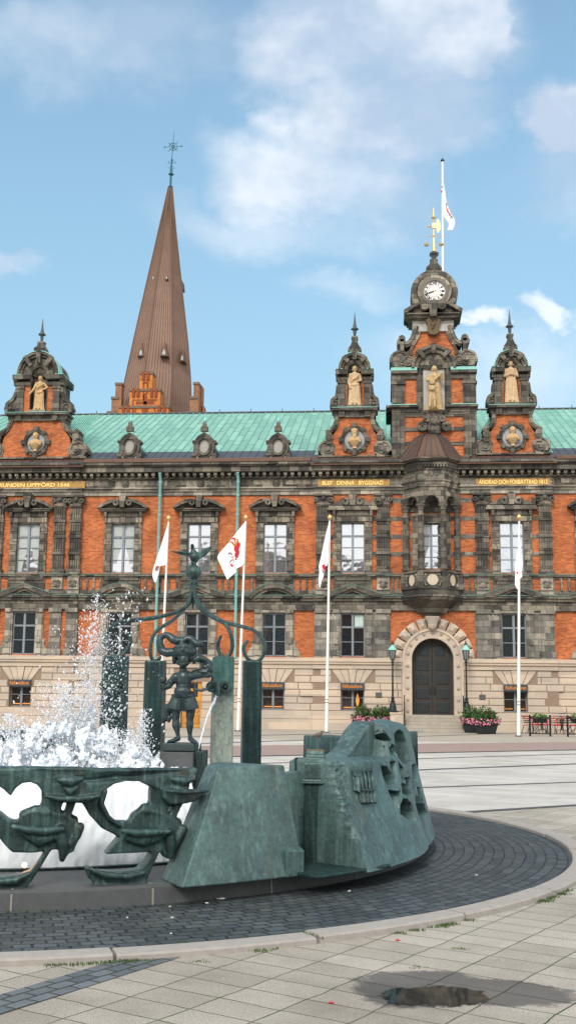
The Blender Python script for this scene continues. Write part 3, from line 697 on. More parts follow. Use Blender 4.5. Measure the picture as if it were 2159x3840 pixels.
    # finial
    m = M(); F = P['fin']; m.prism([pt(w, v, -1) for w, v in F]+[pt(w, v, 1) for w, v in reversed(F)], f-.12, f+.25)
    for s in (-1, 1): m.ring(X+s*hw(F[1][0]*.55), Z(F[1][1]+6), .03, hw(F[1][0]*.42), f-.17, f, 14)
    m.build('finial', MS2, g, bevel=.015)
    sp0, sp1 = P['spike']; h = Z(sp1)-Z(sp0); m = M()
    m.lathe((X, f+.06, Z(sp0)), [(.05, 0), (.06, h*.02), (.09, h*.2), (.10, h*.27), (.21, h*.30), (.21, h*.32), (.10, h*.40), (.065, h*.55), (.03, h*.8), (.004, h)], 8)
    m.build('spike', MLEAD, g, smooth=True, autos=50)
    # portrait medallion
    mx, mv, mr, mi = P['med']; k2 = (Z(mv+mr)-Z(mv))/hw(mr); m = M(); zc_ = Z(mv)
    m.ring(X, zc_, hw(mi), hw(mr-10), f-.12, f+.2, 32, k2); m.ring(X, zc_, hw(mi), hw(mi+12), f-.18, f, 32, k2)
    for i in range(8):
        a = pi/4*i; c, s_ = cos(a), sin(a); w = .13 if i % 2 == 0 else .1; e = 6 if i % 2 == 0 else 0; R0, R1 = hw(mi+4), hw(mr+e)
        m.prism([(X+R0*c-s_*w*.8, zc_+k2*(R0*s_)+c*w*.8), (X+R0*c+s_*w*.8, zc_+k2*R0*s_-c*w*.8), (X+R1*c+s_*w, zc_+k2*R1*s_-c*w), (X+R1*c-s_*w, zc_+k2*R1*s_+c*w)], f-.2, f)
    m.build('medallion_frame', MS2, g, bevel=.012)
    m = M(); m.ring(X, zc_, .001, hw(mi)+.02, f-.03, f+.1, 28, k2); m.build('medallion_back', simple('pale_niche', (.36, .38, .40), .8, 0, .3, 3), g)
    return dict(X=X, Z=Z, f=f, nz=Z(s1)+.16, mz=zc_, nr=nr)
PC = dict(brick=[(150, 0), (185, 90), (178, 150), (140, 210), (118, 298)], up_brick=(50, 76), sh0=295, sh1=365, shelf=180, vol=(212, 62, 70), bump=(198, 150),
          curve=[(190, 196), (165, 212), (146, 240), (135, 296)], pier=(130, 72), c0=600, c1=655, cap=560, cw=147, dep=.9, svol=(146, 402, 34), scurve=[(182, 372), (176, 430), (150, 450), (138, 480), (132, 540)],
          sfill=[(125, 370), (170, 370), (168, 425), (145, 445), (132, 540), (125, 540)], arc=(62, 126), ac=648, nr=52, fin=[(54, 772), (54, 800), (40, 828), (30, 842), (22, 868), (16, 880), (26, 888), (26, 905), (12, 908)], spike=(905, 1100), med=(0, 128, 116, 80))
PA_ = dict(brick=[(270, 0), (285, 100), (268, 160), (225, 210), (200, 282)], up_brick=(66, 122), sh0=280, sh1=340, shelf=255, vol=(335, 62, 80), bump=(322, 158),
          curve=[(312, 186), (272, 198), (232, 235), (214, 282)], pier=(176, 120), c0=575, c1=625, cap=530, cw=205, dep=1.8, svol=(232, 380, 46), scurve=[(262, 345), (258, 412), (222, 442), (196, 480), (180, 535)],
          sfill=[(170, 345), (245, 345), (245, 405), (215, 430), (180, 520), (170, 520)], arc=(66, 172), ac=622, nr=64, fin=[(55, 782), (56, 812), (42, 832), (30, 845), (24, 868), (34, 874), (24, 878), (12, 880)], spike=(876, 1066), med=(0, 118, 112, 74))
gA = gable(137, 1719, PA_, 'a'); gB = gable(1329, 1713, PC, 'b'); gC = gable(1920, 1703, PC, 'c')
cross_roof(gA['X'], 3.35, ZE+.1, ZRI, drop=3.2); cross_roof(gB['X'], 2.4, ZE+.1, ZE+4.2, 55.6, 63); cross_roof(gC['X'], 2.4, ZE+.1, ZE+4.2, 55.6, 63)
# ---------------------------------------------------------------- main gable with the clock
X = fx(1626, 1600); cm = 375
Zm = lambda y, off=.2: zl(1100+y*.4966, off, 1626)
W = lambda w: w*SX
g = bpy.data.objects.new('clock_gable', None); COL.objects.link(g); g.parent = TH; g.location = (X, 0, 0); f = YF-.2
m = M(); m.box(X-W(300), X+W(300), f, f+3.2, Zm(1250), Zm(600)); m.prism([(X-W(170), Zm(600)), (X-W(170), Zm(420)), (X-W(150), Zm(380)), (X-W(100), Zm(288)), (X+W(100), Zm(288)), (X+W(150), Zm(380)), (X+W(170), Zm(420)), (X+W(170), Zm(600))], f+.02, f+1.2)
m.build('gable_brickwork', MB, g)
m = M()
for s in (-1, 1):
    q = sorted((X+s*W(225), X+s*W(326)))
    for a, b in ((1250, 900), (840, 690), (670, 650)): m.box(q[0], q[1], f-.10, f+3.3, Zm(a), Zm(b))
    m.box(q[0]+.1, q[1]-.1, f-.16, f, Zm(835), Zm(700)); m.box(q[0]+.28, q[1]-.28, f-.2, f, Zm(1240), Zm(930))
    m.box(q[0]-.05, q[1]+.05, f-.18, f+3.4, Zm(690), Zm(670))
    q2 = sorted((X+s*W(82), X+s*W(135))); m.box(q2[0], q2[1], f-.10, f+.3, Zm(900), Zm(560)); m.box(q2[0]+.1, q2[1]-.08, f-.15, f, Zm(890), Zm(570))
    q3 = sorted((X+s*W(135), X+s*W(326)))
    m.box(q3[0], q3[1], f-.12, f+3.3, Zm(650), Zm(612)); m.box(q3[0]-.02, q3[1]+.05, f-.3, f+3.4, Zm(612), Zm(592))
    m.box(q3[0], q3[1], f-.12, f+3.3, Zm(900), Zm(885)); m.box(q3[0], q3[1]+.02, f-.14, f+3.35, Zm(885), Zm(868)); m.box(q3[0]-.3, q3[1]+.08, f-.3, f+3.4, Zm(868), Zm(852))
for a, b in ((1150, 1122), (1042, 1012), (935, 900)): m.box(X-W(226), X+W(226), f-.06, f+.1, Zm(a), Zm(b))
m.box(X-W(82), X+W(82), f-.12, f+.3, Zm(910), Zm(885))
m.build('gable_pier', MS2, g, bevel=.015)
m = M()
for s in (-1, 1):
    q3 = sorted((X+s*W(130), X+s*W(332))); m.box(q3[0], q3[1], f-.32, f+3.4, Zm(592)+.002, Zm(570)); m.box(q3[0], q3[1], f-.32, f+3.4, Zm(852)+.002, Zm(846))
m.build('gable_flashing', MCG, g)
m = M()
P_ = lambda w, y, s: (X+s*W(w), Zm(y))
for s in (-1, 1):
    spiral(m, P_(255, 500, s), W(82), s, f-.14, f+1.2, .12); spiral(m, P_(200, 515, s), W(44), -s, f-.2, f+1.0, .07)
    m.ring(*P_(245, 345, s), .005, W(28), f-.2, f+1.0, 16); m.ring(*P_(262, 368, s), .005, W(22), f-.18, f+1.0, 14)
    m.prism([P_(228, 440, s), P_(262, 440, s), P_(262, 350, s), P_(228, 350, s)], f-.2, f+.9); m.prism([P_(170, 575, s), P_(310, 575, s), P_(300, 500, s), P_(180, 420, s), P_(165, 430, s)], f-.03, f+1.1)
    cv = scurve([P_(w, y, s) for w, y in ((222, 388), (190, 378), (160, 345), (140, 290), (134, 250))]); band(m, cv, W(46), f-.14, f+1.2); band(m, cv, W(16), f-.22, f)
    band(m, scurve([P_(w, y, s) for w, y in ((176, 470), (172, 420), (150, 380), (120, 330), (104, 288))]), W(20), f-.1, f+.3)
m.build('gable_volute', MS, g, bevel=.012)
m = M(); m.box(X-W(160), X+W(160), f-.1, f+1.4, Zm(258), Zm(210)); m.box(X-W(135), X+W(135), f-.12, f+1.2, Zm(292), Zm(256)); m.build('gable_frieze', simple('pale_frieze', (.42, .40, .37), .8, 0, .5, 4), g, bevel=.012)
m = M(); m.box(X-W(190), X+W(190), f-.45, f+1.5, Zm(204), Zm(184)); m.box(X-W(205), X+W(205), f-.6, f+1.55, Zm(184), Zm(174)); m.box(X-W(172), X+W(172), f-.25, f+1.4, Zm(212), Zm(204))
for s in (-1, 1):
    up = [(228, 148), (150, 108), (90, 84), (60, 78), (38, 92)]; lo = [(38, 118), (60, 104), (90, 108), (150, 132), (205, 170), (222, 172)]
    m.prism([P_(w, y, s) for w, y in up+lo], f-.62, f+1.5); m.prism([P_(w, y, s) for w, y in ((60, 110), (140, 132), (200, 172), (40, 176))], f-.3, f+1.3)
    m.ring(*P_(66, 122, s), .03, W(36), f-.7, f-.1, 18); m.ring(*P_(66, 122, s), .01, W(16), f-.74, f-.1, 12)
m.prism([P_(26, 205, -1), P_(40, 85, -1), P_(40, 85, 1), P_(26, 205, 1)], f-.72, f)
m.build('clock_pediment', MS2, g, bevel=.015)
m = M(); m.prism([P_(w, y, -1) for w, y in ((0, 332), (28, 326), (44, 312), (46, 250), (58, 222), (40, 206))]+[P_(w, y, 1) for w, y in ((40, 206), (58, 222), (46, 250), (44, 312), (28, 326))], f-.42, f-.05)
m.tube([(X-.06, f-.45, Zm(290)), (X-.02, f-.5, Zm(265)), (X+.1, f-.45, Zm(240))], [.05, .07, .03], 6); m.tube([(X-.12, f-.45, Zm(250)), (X, f-.48, Zm(262))], .035, 6)
m.build('shield', simple('brown_shield', (.12, .085, .045), .7, 0, .4, 6, .3), g, bevel=.02)
# niche
m = M(); ac = Zm(575); nr = W(80)
m.ring(X, ac, W(150), W(172), f-.42, f+.4, 32, 1.06, 0, pi); m.ring(X, ac, W(118), W(150), f-.3, f+.4, 32, 1.06, 0, pi)
for a in (pi/2, pi/2-.75, pi/2+.75):
    c, s_ = cos(a), sin(a); R0, R1, w = W(105), W(182), .13
    m.prism([(X+R0*c-s_*w*.7, ac+R0*s_*1.06+c*w*.7), (X+R0*c+s_*w*.7, ac+R0*s_*1.06-c*w*.7), (X+R1*c+s_*w, ac+R1*s_*1.06-c*w), (X+R1*c-s_*w, ac+R1*s_*1.06+c*w)], f-.5, f)
m.build('niche_hood', MS2, g, bevel=.012)
m = M(); m.ring(X, ac, nr, W(118), f-.16, f+.4, 32, 1.06, 0, pi); m.ring(X, ac, nr, W(92), f-.22, f, 28, 1.06, 0, pi); m.build('niche_frame', MS, g, bevel=.01)
m = M(); m.box(X-nr-.01, X+nr+.01, f-.10, f-.06, Zm(885), ac+nr); m.build('niche_back', simple('pale_niche_stone', (.40, .38, .35), .8, 0, .3, 3), g)
m = M()
for i in range(17): a = pi*(i+.5)/17; m.tube([(X, f-.1, ac-.1), (X+nr*.98*cos(a), f-.2, ac+nr*1.04*sin(a))], [.01, nr*.09], 6)
m.build('niche_shell', MS, g, smooth=True)
m = M()                                                         # cartouche console carrying the niche figure
m.lathe((X, f-.1, Zm(1065)), [(.3, 0), (.42, .25), (.38, .55), (.5, .85), (.42, 1.0), (.46, 1.2)], 14, .75)
for s in (-1, 1): m.ring(X+s*W(92), Zm(1015), .05, W(38), f-.35, f, 16); m.ring(X+s*W(60), Zm(960), .03, W(26), f-.4, f, 14); m.ball((X+s*.2, f-.5, Zm(990)), .08, 8)
m.ball((X, f-.45, Zm(975)), .22, 12, (1, .5, 1.2)); m.build('console', MS2, g, smooth=True, autos=35)
cross_roof(X, W(335), Zm(900), Zm(560), 56.2, 66, MLEAD, True)
# clock drum
zk = lambda y, off=.2: zl(560+y*.2641, off, 1626)
XCk = pl((1480+558*.2641)*.6707, (560+2020*.2641)*.6707, 54.7).x; ZCk = zk(2020, .3); U = .0037
m = M(); m.ring(XCk, ZCk, U*180, U*330, f-.02, f+1.3, 48); m.ring(XCk, ZCk, U*250, U*325, f-.12, f, 48); m.build('clock_drum', MS, g, bevel=.01)
m = M(); m.ring(XCk, ZCk, U*196, U*238, f-.2, f, 48); m.build('clock_ring', MS3, g, bevel=.01)
m = M(); m.ring(XCk, ZCk, U*150, U*196, f-.24, f, 48); m.build('clock_surround', simple('brown_ring', (.16, .14, .11), .7, 0, .3, 6), g, bevel=.01)
m = M(); m.ring(XCk, ZCk, .001, U*154, f-.14, f, 48); clk = m.build('clock_face', MWH, g)
m = M()
m.ring(XCk, ZCk, U*80, U*84, f-.147, f-.139, 40)
for nm in range(12):
    tx = ['XII', 'I', 'II', 'III', 'IIII', 'V', 'VI', 'VII', 'VIII', 'IX', 'X', 'XI'][nm]
    me = text_mesh(tx, U*58, .003, .006, .85); a = -nm*pi/6
    xs = [v.co.x for v in me.vertices]; ys = [v.co.y for v in me.vertices]; cx_, cy_ = (min(xs)+max(xs))/2, (min(ys)+max(ys))/2
    vs = []
    for v in me.vertices:
        x_, y_ = v.co.x-cx_, v.co.y-cy_+U*118; vs.append((XCk+x_*cos(a)-y_*sin(a), f-.144-v.co.z, ZCk+x_*sin(a)+y_*cos(a)))
    m.add(vs, [tuple(p.vertices) for p in me.polygons])
m.build('numerals', MBLK, clk, keep=False)
def hand(ang, ln, w, y, mat, nm):
    m = M(); c, s_ = sin(ang), cos(ang); P2 = lambda u, v: (XCk+u*c+v*s_, ZCk+u*s_-v*c)
    m.prism([P2(-.18*ln, -w), P2(-.18*ln, w), P2(.6*ln, w*1.2), P2(ln, 0), P2(.6*ln, -w*1.2)], y, y+.006); m.build(nm, mat, clk)
hand(radians(252), U*115, U*9, f-.156, MBLK, 'clock_hand'); hand(radians(144), U*135, U*5, f-.166, MGOLD, 'clock_hand')
m = M(); L = [(112, 1740), (112, 1690), (100, 1670), (70, 1650), (60, 1625), (42, 1610), (36, 1590), (54, 1580), (54, 1562)]
m.prism([(XCk-w*U, zk(y)) for w, y in L]+[(XCk+w*U, zk(y)) for w, y in reversed(L)], f-.1, f+.5)
for s in (-1, 1): m.ring(XCk+s*62*U, zk(1690), .03, U*34, f-.16, f, 14)
m.build('finial', MS2, g, bevel=.012)
m = M(); xx = XCk+.02; yy = f+.2; sq = lambda w: [(xx-w, yy-w), (xx+w, yy-w), (xx+w, yy+w), (xx-w, yy+w)]
m.prismz(sq(.09), zk(1558), zk(1500), 1.5, (xx, yy)); m.prismz(sq(.135), zk(1500), zk(1470), 1.75, (xx, yy)); m.prismz(sq(.236), zk(1470), zk(1448), .55, (xx, yy)); m.build('finial_cap', MLEAD, g)
m = M(); zz = lambda y: zk(y, 0.)
m.lathe((xx, yy, zz(1450)), [(.125, 0), (.07, zz(1370)-zz(1450)), (.035, zz(1240)-zz(1450)), (.03, zz(1130)-zz(1450)), (.03, zz(1010)-zz(1450)), (.06, zz(990)-zz(1450)), (.13, zz(970)-zz(1450)), (.06, zz(940)-zz(1450)), (.004, zz(820)-zz(1450))], 10)
m.ball((xx, yy, zz(1228)), .075, 12); m.box(xx-.07, xx+.07, yy-.07, yy+.07, zz(1120), zz(1055)); m.tube([(xx-.46, yy, zz(1228)), (xx+.46, yy, zz(1228))], .014, 6)
for s in (-1, 1):
    c = (xx+s*.39, yy, zz(1350)); m.lathe((c[0], c[1], c[2]-.11), [(.02, 0), (.1, .03), (.135, .09), (.145, .12)], 12)
    for t in (-.1, .1): m.tube([(c[0]+t, yy, c[2]), (c[0], yy, zz(1236))], .007, 4)
    m.ball((c[0], yy, zz(1238)), .035, 8)
m.lathe((xx, yy, zz(1090)), [(.001, 0)], 4) if 0 else None
m.tube([(xx-.05, yy, zz(1095)), (xx-.18, yy, zz(1095)), (xx-.25, yy, zz(1095)), (xx-.42, yy, zz(1095))], [.02, .05, .05, .004], 6)
m.prism([(xx+.05, zz(1075)), (xx+.12, zz(1060)), (xx+.2, zz(990)), (xx+.3, zz(1020)), (xx+.37, zz(1080)), (xx+.33, zz(1150)), (xx+.2, zz(1192)), (xx+.14, zz(1120)), (xx+.05, zz(1110))], yy-.012, yy+.012)
m.build('weathervane', MGOLD, g, smooth=True, autos=30)
# ---------------------------------------------------------------- dormers
def dormer(xs):
    y0_ = YF-.35; k = .4972; X = fx(xs, 1700, .35); Z = lambda y: zl(1400+y*k, .35, xs)
    d = bpy.data.objects.new('dormer', None); COL.objects.link(d); d.parent = TH; d.location = (X, 0, 0)
    w = SX; zc_ = Z(550); rx, rz = 44*w, 58*w*1.06
    m = M()
    for a, b, f_, e in ((40, 62, .14, 0), (62, 84, .06, 0)):
        n = 32; vs = []; fs = []
        for i in range(n):
            t = 2*pi*i/n
            for r, y in ((a, y0_-f_), (b, y0_-f_), (b, y0_+.4), (a, y0_+.4)): vs.append((X+(r)*w*cos(t), y, zc_+(r+14)*w*1.04*sin(t)))
        for i in range(n):
            j = (i+1) % n
            for q in range(4): fs.append((i*4+q, i*4+(q+1) % 4, j*4+(q+1) % 4, j*4+q))
        m.add(vs, fs)
    m.prism([(X-97*w, Z(650)), (X+97*w, Z(650)), (X+90*w, Z(615)), (X+70*w, Z(590)), (X-70*w, Z(590)), (X-90*w, Z(615))], y0_-.02, y0_+.4) if 0 else None
    m.box(X-100*w, X+100*w, y0_-.08, y0_+.5, Z(652), Z(640))
    for s in (-1, 1): m.ring(X+s*80*w, Z(625), .02, 20*w, y0_-.1, y0_+.4, 14); m.ring(X+s*84*w, Z(518), .01, 14*w, y0_-.06, y0_+.4, 12)
    m.prism([(X-30*w, Z(438)), (X+30*w, Z(438)), (X+27*w, Z(405)), (X+14*w, Z(395)), (X+13*w, Z(372)), (X-13*w, Z(372)), (X-14*w, Z(395)), (X-27*w, Z(405))], y0_-.1, y0_+.15)
    m.box(X-12*w, X+12*w, y0_-.2, y0_, Z(480), Z(452))
    m.build('dormer_frame', MS2, d, bevel=.012)
    m = M(); m.prism([(X-75*w, Z(640)), (X-62*w, Z(590)), (X+62*w, Z(590)), (X+75*w, Z(640))], y0_+.0, y0_+.3); m.build('dormer_infill', simple('beige_infill', (.42, .34, .26), .8), d)
    m = M(); n = 28; m.prism([(X+41*w*cos(2*pi*i/n), zc_+55*w*1.04*sin(2*pi*i/n)) for i in range(n)], y0_+.02, y0_+.1); m.build('dormer_pane', simple('milky_glass', (.33, .31, .28), .3, 0, .12, 2, 0, .5), d)
    m = M(); n = 16; vs = []; ye = y0_+4.6
    for j, (y, sc) in enumerate(((y0_+.1, 1.), (y0_+3.6, .92), (ye, .2))):
        for i in range(n+1): t = pi*i/n; vs.append((X+88*w*cos(t)*sc, y, zc_-.1+72*w*1.04*sin(t)*sc+(0 if j < 2 else .15)))
    fs = [(j*(n+1)+i, j*(n+1)+i+1, (j+1)*(n+1)+i+1, (j+1)*(n+1)+i) for j in range(2) for i in range(n)]
    m.add(vs, fs); m.build('dormer_roof', MCG, d, smooth=True, autos=40)
    m = M(); m.lathe((X, y0_+.1, Z(375)), [(.03, 0), (.10, .1), (.11, .16), (.05, .3), (.004, .55)], 6); m.build('spike', MCG, d)
    m = M(); m.box(X-90*w, X+90*w, y0_+.12, y0_+2.9, Z(655), zc_-.11); m.build('dormer_cheek', MLEAD, d)
for xs in (485, 765, 1042): dormer(xs)
# ---------------------------------------------------------------- portal
zP = Z_PL-.03; f = YF-.3
pt = bpy.data.objects.new('portal', None); COL.objects.link(pt); pt.parent = TH; pt.location = (ORX, 0, 0)
m = M(); m.ring(ORX, zP, P_in, P_out, f, YF+.6, 40, 1.02, 0, pi); m.ring(ORX, zP, P_out-.12, P_out, f-.06, f, 40, 1.02, 0, pi)
for s in (-1, 1):
    q = sorted((ORX+s*P_in, ORX+s*P_out)); m.box(q[0], q[1], f, YF+.6, .0, zP); q = sorted((ORX+s*(P_out-.12), ORX+s*P_out)); m.box(q[0], q[1], f-.06, f, .5, zP)
m.build('portal_frame', MG, pt)
m = M()
for k in range(19):
    if k < 5 or k >= 14:
        s = -1 if k < 5 else 1; kk = k if k < 5 else 18-k; m.ball((ORX+s*1.23, f, .95+kk*.55), .085, 10, (1, .7, 1))
    else:
        a = pi-(k-5+.5)*pi/9; m.ball((ORX+1.23*cos(a), f, zP+.05+1.25*sin(a)), .085, 10, (1, .7, 1))
m.build('portal_stud', simple('stud_stone', (.33, .27, .21), .7), pt, smooth=True)
m = M(); nv = 11
for k in range(nv):
    if k == nv//2: continue
    a, b = pi*k/nv+.02, pi*(k+1)/nv-.02; R0, R1 = P_out+.01, 2.03
    o_ = [(ORX+R0*cos(a), zP+R0*sin(a)), (ORX+R1*cos(a), zP+R1*sin(a)), (ORX+R1*cos((a+b)/2)*1.0, zP+R1*1.02*sin((a+b)/2)), (ORX+R1*cos(b), zP+R1*sin(b)), (ORX+R0*cos(b), zP+R0*sin(b))]
    c = (sum(p[0] for p in o_)/5, sum(p[1] for p in o_)/5)
    back = [(x, YF, z) for x, z in o_]; mid = [(x, f+.02, z) for x, z in o_]; fr = [(c[0]+(x-c[0])*.35, f-.16, c[1]+(z-c[1])*.35) for x, z in o_]
    m.hull(mid, back); m.hull(fr, mid)
for s in (-1, 1): m.box(*sorted((ORX+s*(P_out), ORX+s*2.05)), f-.0, YF, Z_PL-.32, Z_PL-.06)
m.build('voussoir', MG, pt)
m = M(); m.box(ORX-1.25, ORX+1.25, YF+.42, YF+.5, .6, zP+1.3); m.build('door_back', MBLK, pt)
zd = .78
for s in (-1, 1):
    m = M(); n = 12; prof = [(ORX+s*.01, zd)]+[(ORX+s*P_in, zd)]+[(ORX+s*P_in*cos(pi/2*i/n), zP+P_in*1.02*sin(pi/2*i/n)) for i in range(n)]+[(ORX+s*.01, zP+P_in*1.02)]
    m.prism(prof, YF+.30, YF+.38)
    dr = m.build('door', simple('dark_door', (.035, .032, .028), .5, 0, .4, 6), pt)
    m = M()
    for k, (a, b) in enumerate(((.12, .62), (.78, 1.3), (1.48, 2.0), (2.15, 2.72), (2.88, 3.4))):
        w1 = .82 if k < 4 else .62
        m.box(*sorted((ORX+s*.17, ORX+s*w1)), YF+.27, YF+.31, zd+a, zd+b)
    m.build('door_panel', simple('dark_door_panel', (.022, .028, .030), .45, 0, .3, 6), dr, bevel=.02)
    m = M(); m.tube([(ORX+s*.1, YF+.28, zd+1.0), (ORX+s*.1, YF+.22, zd+1.05), (ORX+s*.1, YF+.22, zd+1.32), (ORX+s*.1, YF+.28, zd+1.38)], .018, 6); m.build('handle', MIRON, dr, smooth=True)
m = M()                                                         # hanging keystone head
m.prism([(ORX-.2, zP+1.52), (ORX+.2, zP+1.52), (ORX+.33, zP+2.12), (ORX-.33, zP+2.12)], f-.22, YF); m.lathe((ORX, f-.25, zP+1.45), [(.02, 0), (.14, .05), (.23, .22), (.27, .38), (.36, .52), (.40, .62)], 14, .8)
m.build('keystone', MG, pt, smooth=True, autos=40)
# steps
st = M(); N_ = 5
for k in range(N_): st.box(ORX-1.45, ORX+1.45, YF-.35-(N_-k)*.31, YF+.4, .0 if k == 0 else zd/N_*k+.001, zd/N_*(k+1))
st.build('steps', simple('worn_granite_step', (.36, .32, .27), .85, 0, .3, 4, .2), TH, bevel=.015)
m = M()
for s in (-1, 1): m.box(*sorted((ORX+s*1.47, ORX+s*2.1)), YF-1.75, YF-.2, 0, .82); m.box(*sorted((ORX+s*1.46, ORX+s*2.13)), YF-1.78, YF-.2, .821, .9)
m.build('stair_block', MG, TH, bevel=.015)
# small wall plaques
for xs, ys in ((1419, 2602), (1807, 2606)):
    x = fx(xs, ys, .3); m = M(); m.box(x-.15, x+.15, YF-.34, YF-.29, zl(ys+9), zl(ys-9)); m.build('plaque', simple('plaque_grey', (.09, .09, .085), .4), TH)
# ---------------------------------------------------------------- oriel with balcony
OR = bpy.data.objects.new('oriel', None); COL.objects.link(OR); OR.parent = TH; OR.location = (ORX, YF, 0)
PL = [(-1.38, .3), (-1.38, -.32), (-.60, -1.28), (.60, -1.28), (1.38, -.32), (1.38, .3)]
def plan(k, e=0.): return [(ORX+x*k+(e if x > 0 else -e)*(1 if abs(x) > 1 else .42), YF+(y*k-e*(1 if abs(x) < 1 else .35) if y < 0 else y)) for x, y in PL]
zo = lambda y: zl(1750+.4966*y, 1.15, 1616)
m = M()
def lev(y1, y0_, e0, e1=None):
    a = plan(1, e0); b = plan(1, e0 if e1 is None else e1); m.hull([(x, y, zo(y0_)) for x, y in a], [(x, y, zo(y1)) for x, y in b])
lev(1060, 1095, -.55, -.45); lev(1000, 1060, -.45, .10); lev(1095, 1120, -.9, -.62); lev(985, 1000, .12); lev(968, 985, .20); lev(955, 968, .12)
lev(925, 955, .06); lev(912, 925, .12)
m.build('balcony_base', MS2, OR, bevel=.015)
m = M(); lev(800, 912, 0.0); m.build('balcony_parapet', MS2, OR)
m = M(); lev(785, 800, .10); m.build('balcony_rail', MS2, OR, bevel=.012)
m = M()                                                         # parapet panels with pale ovals
def face_pts(i, e): 
    a = plan(1, e); return Vector((*a[i], 0)), Vector((*a[i+1], 0))
for i in (1, 2, 3):
    a, b = face_pts(i, .012); d = (b-a); L_ = d.length; d = d.normalized(); nn = Vector((d.y, -d.x, 0)); c = (a+b)/2+nn*.02; zc_ = (zo(800)+zo(912))/2; n = 20
    rx = .27 if i == 2 else .20
    vs = [c+d*(rx*cos(2*pi*k/n))+Vector((0, 0, zc_+.27*sin(2*pi*k/n))) for k in range(n)]; vs2 = [v-nn*.05 for v in vs]; m.hull(vs, vs2)
m.build('parapet_oval', simple('cream_oval', (.50, .43, .33), .8, 0, .2, 6), OR)
m = M()
for i in (1, 2, 3):
    a, b = face_pts(i, .01); d = (b-a); L_ = d.length; d = d.normalized(); nn = Vector((d.y, -d.x, 0)); zc_ = (zo(800)+zo(912))/2
    for s in (-1, 1):
        for t in (-1, 1):
            c = (a+b)/2+d*(s*L_*.36)+nn*.02; m.tube([c+Vector((0, 0, zc_+t*.05)), c-d*(s*.12)+Vector((0, 0, zc_+t*.3))], [.02, .05], 6)
m.build('parapet_carving', MS3, OR)
m = M()
for x, y in [(p[0], p[1]) for p in plan(1, .0)[1:5]]: m.box(x-.15, x+.15, y-.1, y+.15, zo(915), zo(795))
m.build('parapet_pier', MS2, OR, bevel=.01)
cols = [(ORX-1.27, YF-.32), (ORX-.55, YF-1.18), (ORX+.55, YF-1.18), (ORX+1.27, YF-.32)]
for x, y in cols:
    c = M(); h = lambda yy: zo(yy)-zo(775)
    c.lathe((x, y, zo(775)), [(.2, 0), (.2, h(760)), (.155, h(755)), (.17, h(720)), (.185, h(690)), (.155, h(655)), (.19, h(645)), (.19, h(628)), (.145, h(620)), (.14, h(480)), (.13, h(380)), (.165, h(372)), (.165, h(358)), (.13, h(350)), (.13, h(330)), (.17, h(322)), (.13, h(315)), (.20, h(290)), (.24, h(280)), (.24, h(272))], 14)
    for k in range(12): a = 2*pi*k/12; c.tube([(x+.145*cos(a), y+.145*sin(a), zo(615)), (x+.132*cos(a), y+.132*sin(a), zo(380))], .017, 4)
    for k in range(8): a = 2*pi*k/8; c.ball((x+.19*cos(a), y+.19*sin(a), zo(292)), .05, 6)
    c.build('column', MS2, OR, smooth=True, autos=45)
# arches between columns + wall above them
m = M()
def facearch(a, b, z0_, ztop, r, th):
    a = Vector((*a, 0)); b = Vector((*b, 0)); d = b-a; L_ = d.length; d.normalize(); nn = Vector((d.y, -d.x, 0)); n = 14
    P3 = lambda u, z, o: tuple(a+d*u+nn*o+Vector((0, 0, z)))
    pr = [(0, z0_), (L_/2-r, z0_)]+[(L_/2-r*cos(pi*k/n), z0_+r*sin(pi*k/n)) for k in range(n+1)]+[(L_/2+r, z0_), (L_, z0_), (L_, ztop), (0, ztop)]
    m.hull([P3(u, z, 0) for u, z in pr], [P3(u, z, -th) for u, z in pr])
    rr = [(L_/2-(r+e)*cos(pi*k/n), z0_+(r+e)*sin(pi*k/n)) for e, ks in ((0, range(n+1)), (.14, range(n, -1, -1))) for k in ks]
    m.hull([P3(u, z, .08) for u, z in rr], [P3(u, z, 0) for u, z in rr])
for a, b in zip(cols, cols[1:]):
    a_ = (a[0], a[1]-.14); b_ = (b[0], b[1]-.14)
    facearch(a_, b_, zo(272), zo(150), .34 if abs(a[0]-b[0]) > 1 else .36, .26)
for s in (-1, 1): facearch(*(((ORX-1.42, YF+.1), (ORX-1.42, YF-.4)) if s < 0 else ((ORX+1.42, YF-.4), (ORX+1.42, YF+.1))), zo(272), zo(150), .16, .2)
m.build('oriel_arcade', MS, OR)
m = M(); lev(25, 150, .04); m.build('oriel_frieze', MS, OR)
m = M(); lev(140, 155, .10); lev(100, 112, .10); lev(15, 28, .12); lev(-8, 15, .15)
for i in (1, 2, 3):
    a, b = face_pts(i, .05); 
    for k in (.3, .5, .7): c = a+(b-a)*k; m.ball((c.x, c.y, zo(62)), .12, 8, (1.2, .5, .6) if k != .5 else (1, .6, 1))
m.build('oriel_moulding', MS, OR, bevel=.012)
m = M(); lev(-30, -8, .26); lev(-48, -30, .36); lev(-56, -48, .44)
for i in (1, 2, 3):
    a, b = face_pts(i, .19); n = 9 if i == 2 else 8
    for k in range(n): c = a+(b-a)*((k+.5)/n); m.box(c.x-.05, c.x+.05, c.y-.08, c.y+.1, zo(10), zo(-8))
m.build('oriel_cornice', MS2, OR, bevel=.01)
m = M()                                                         # bell shaped oriel roof
zt3 = lambda y, off: zl(1100+.4966*y, off, 1620)
lv = [(1256, .46, 1.45), (1225, .22, 1.3), (1190, .02, 1.1), (1150, -.18, .95), (1110, -.36, .75), (1085, -.52, .6), (1066, -.72, .45)]
prev = None; seam = []
for y, e, off in lv:
    k = 1+e/1.3
    r = [(ORX+x*k, YF+(yy*k if yy < 0 else yy), zt3(y, off)) for x, yy in PL]
    if prev: m.hull(prev, r)
    prev = r; seam.append(r)
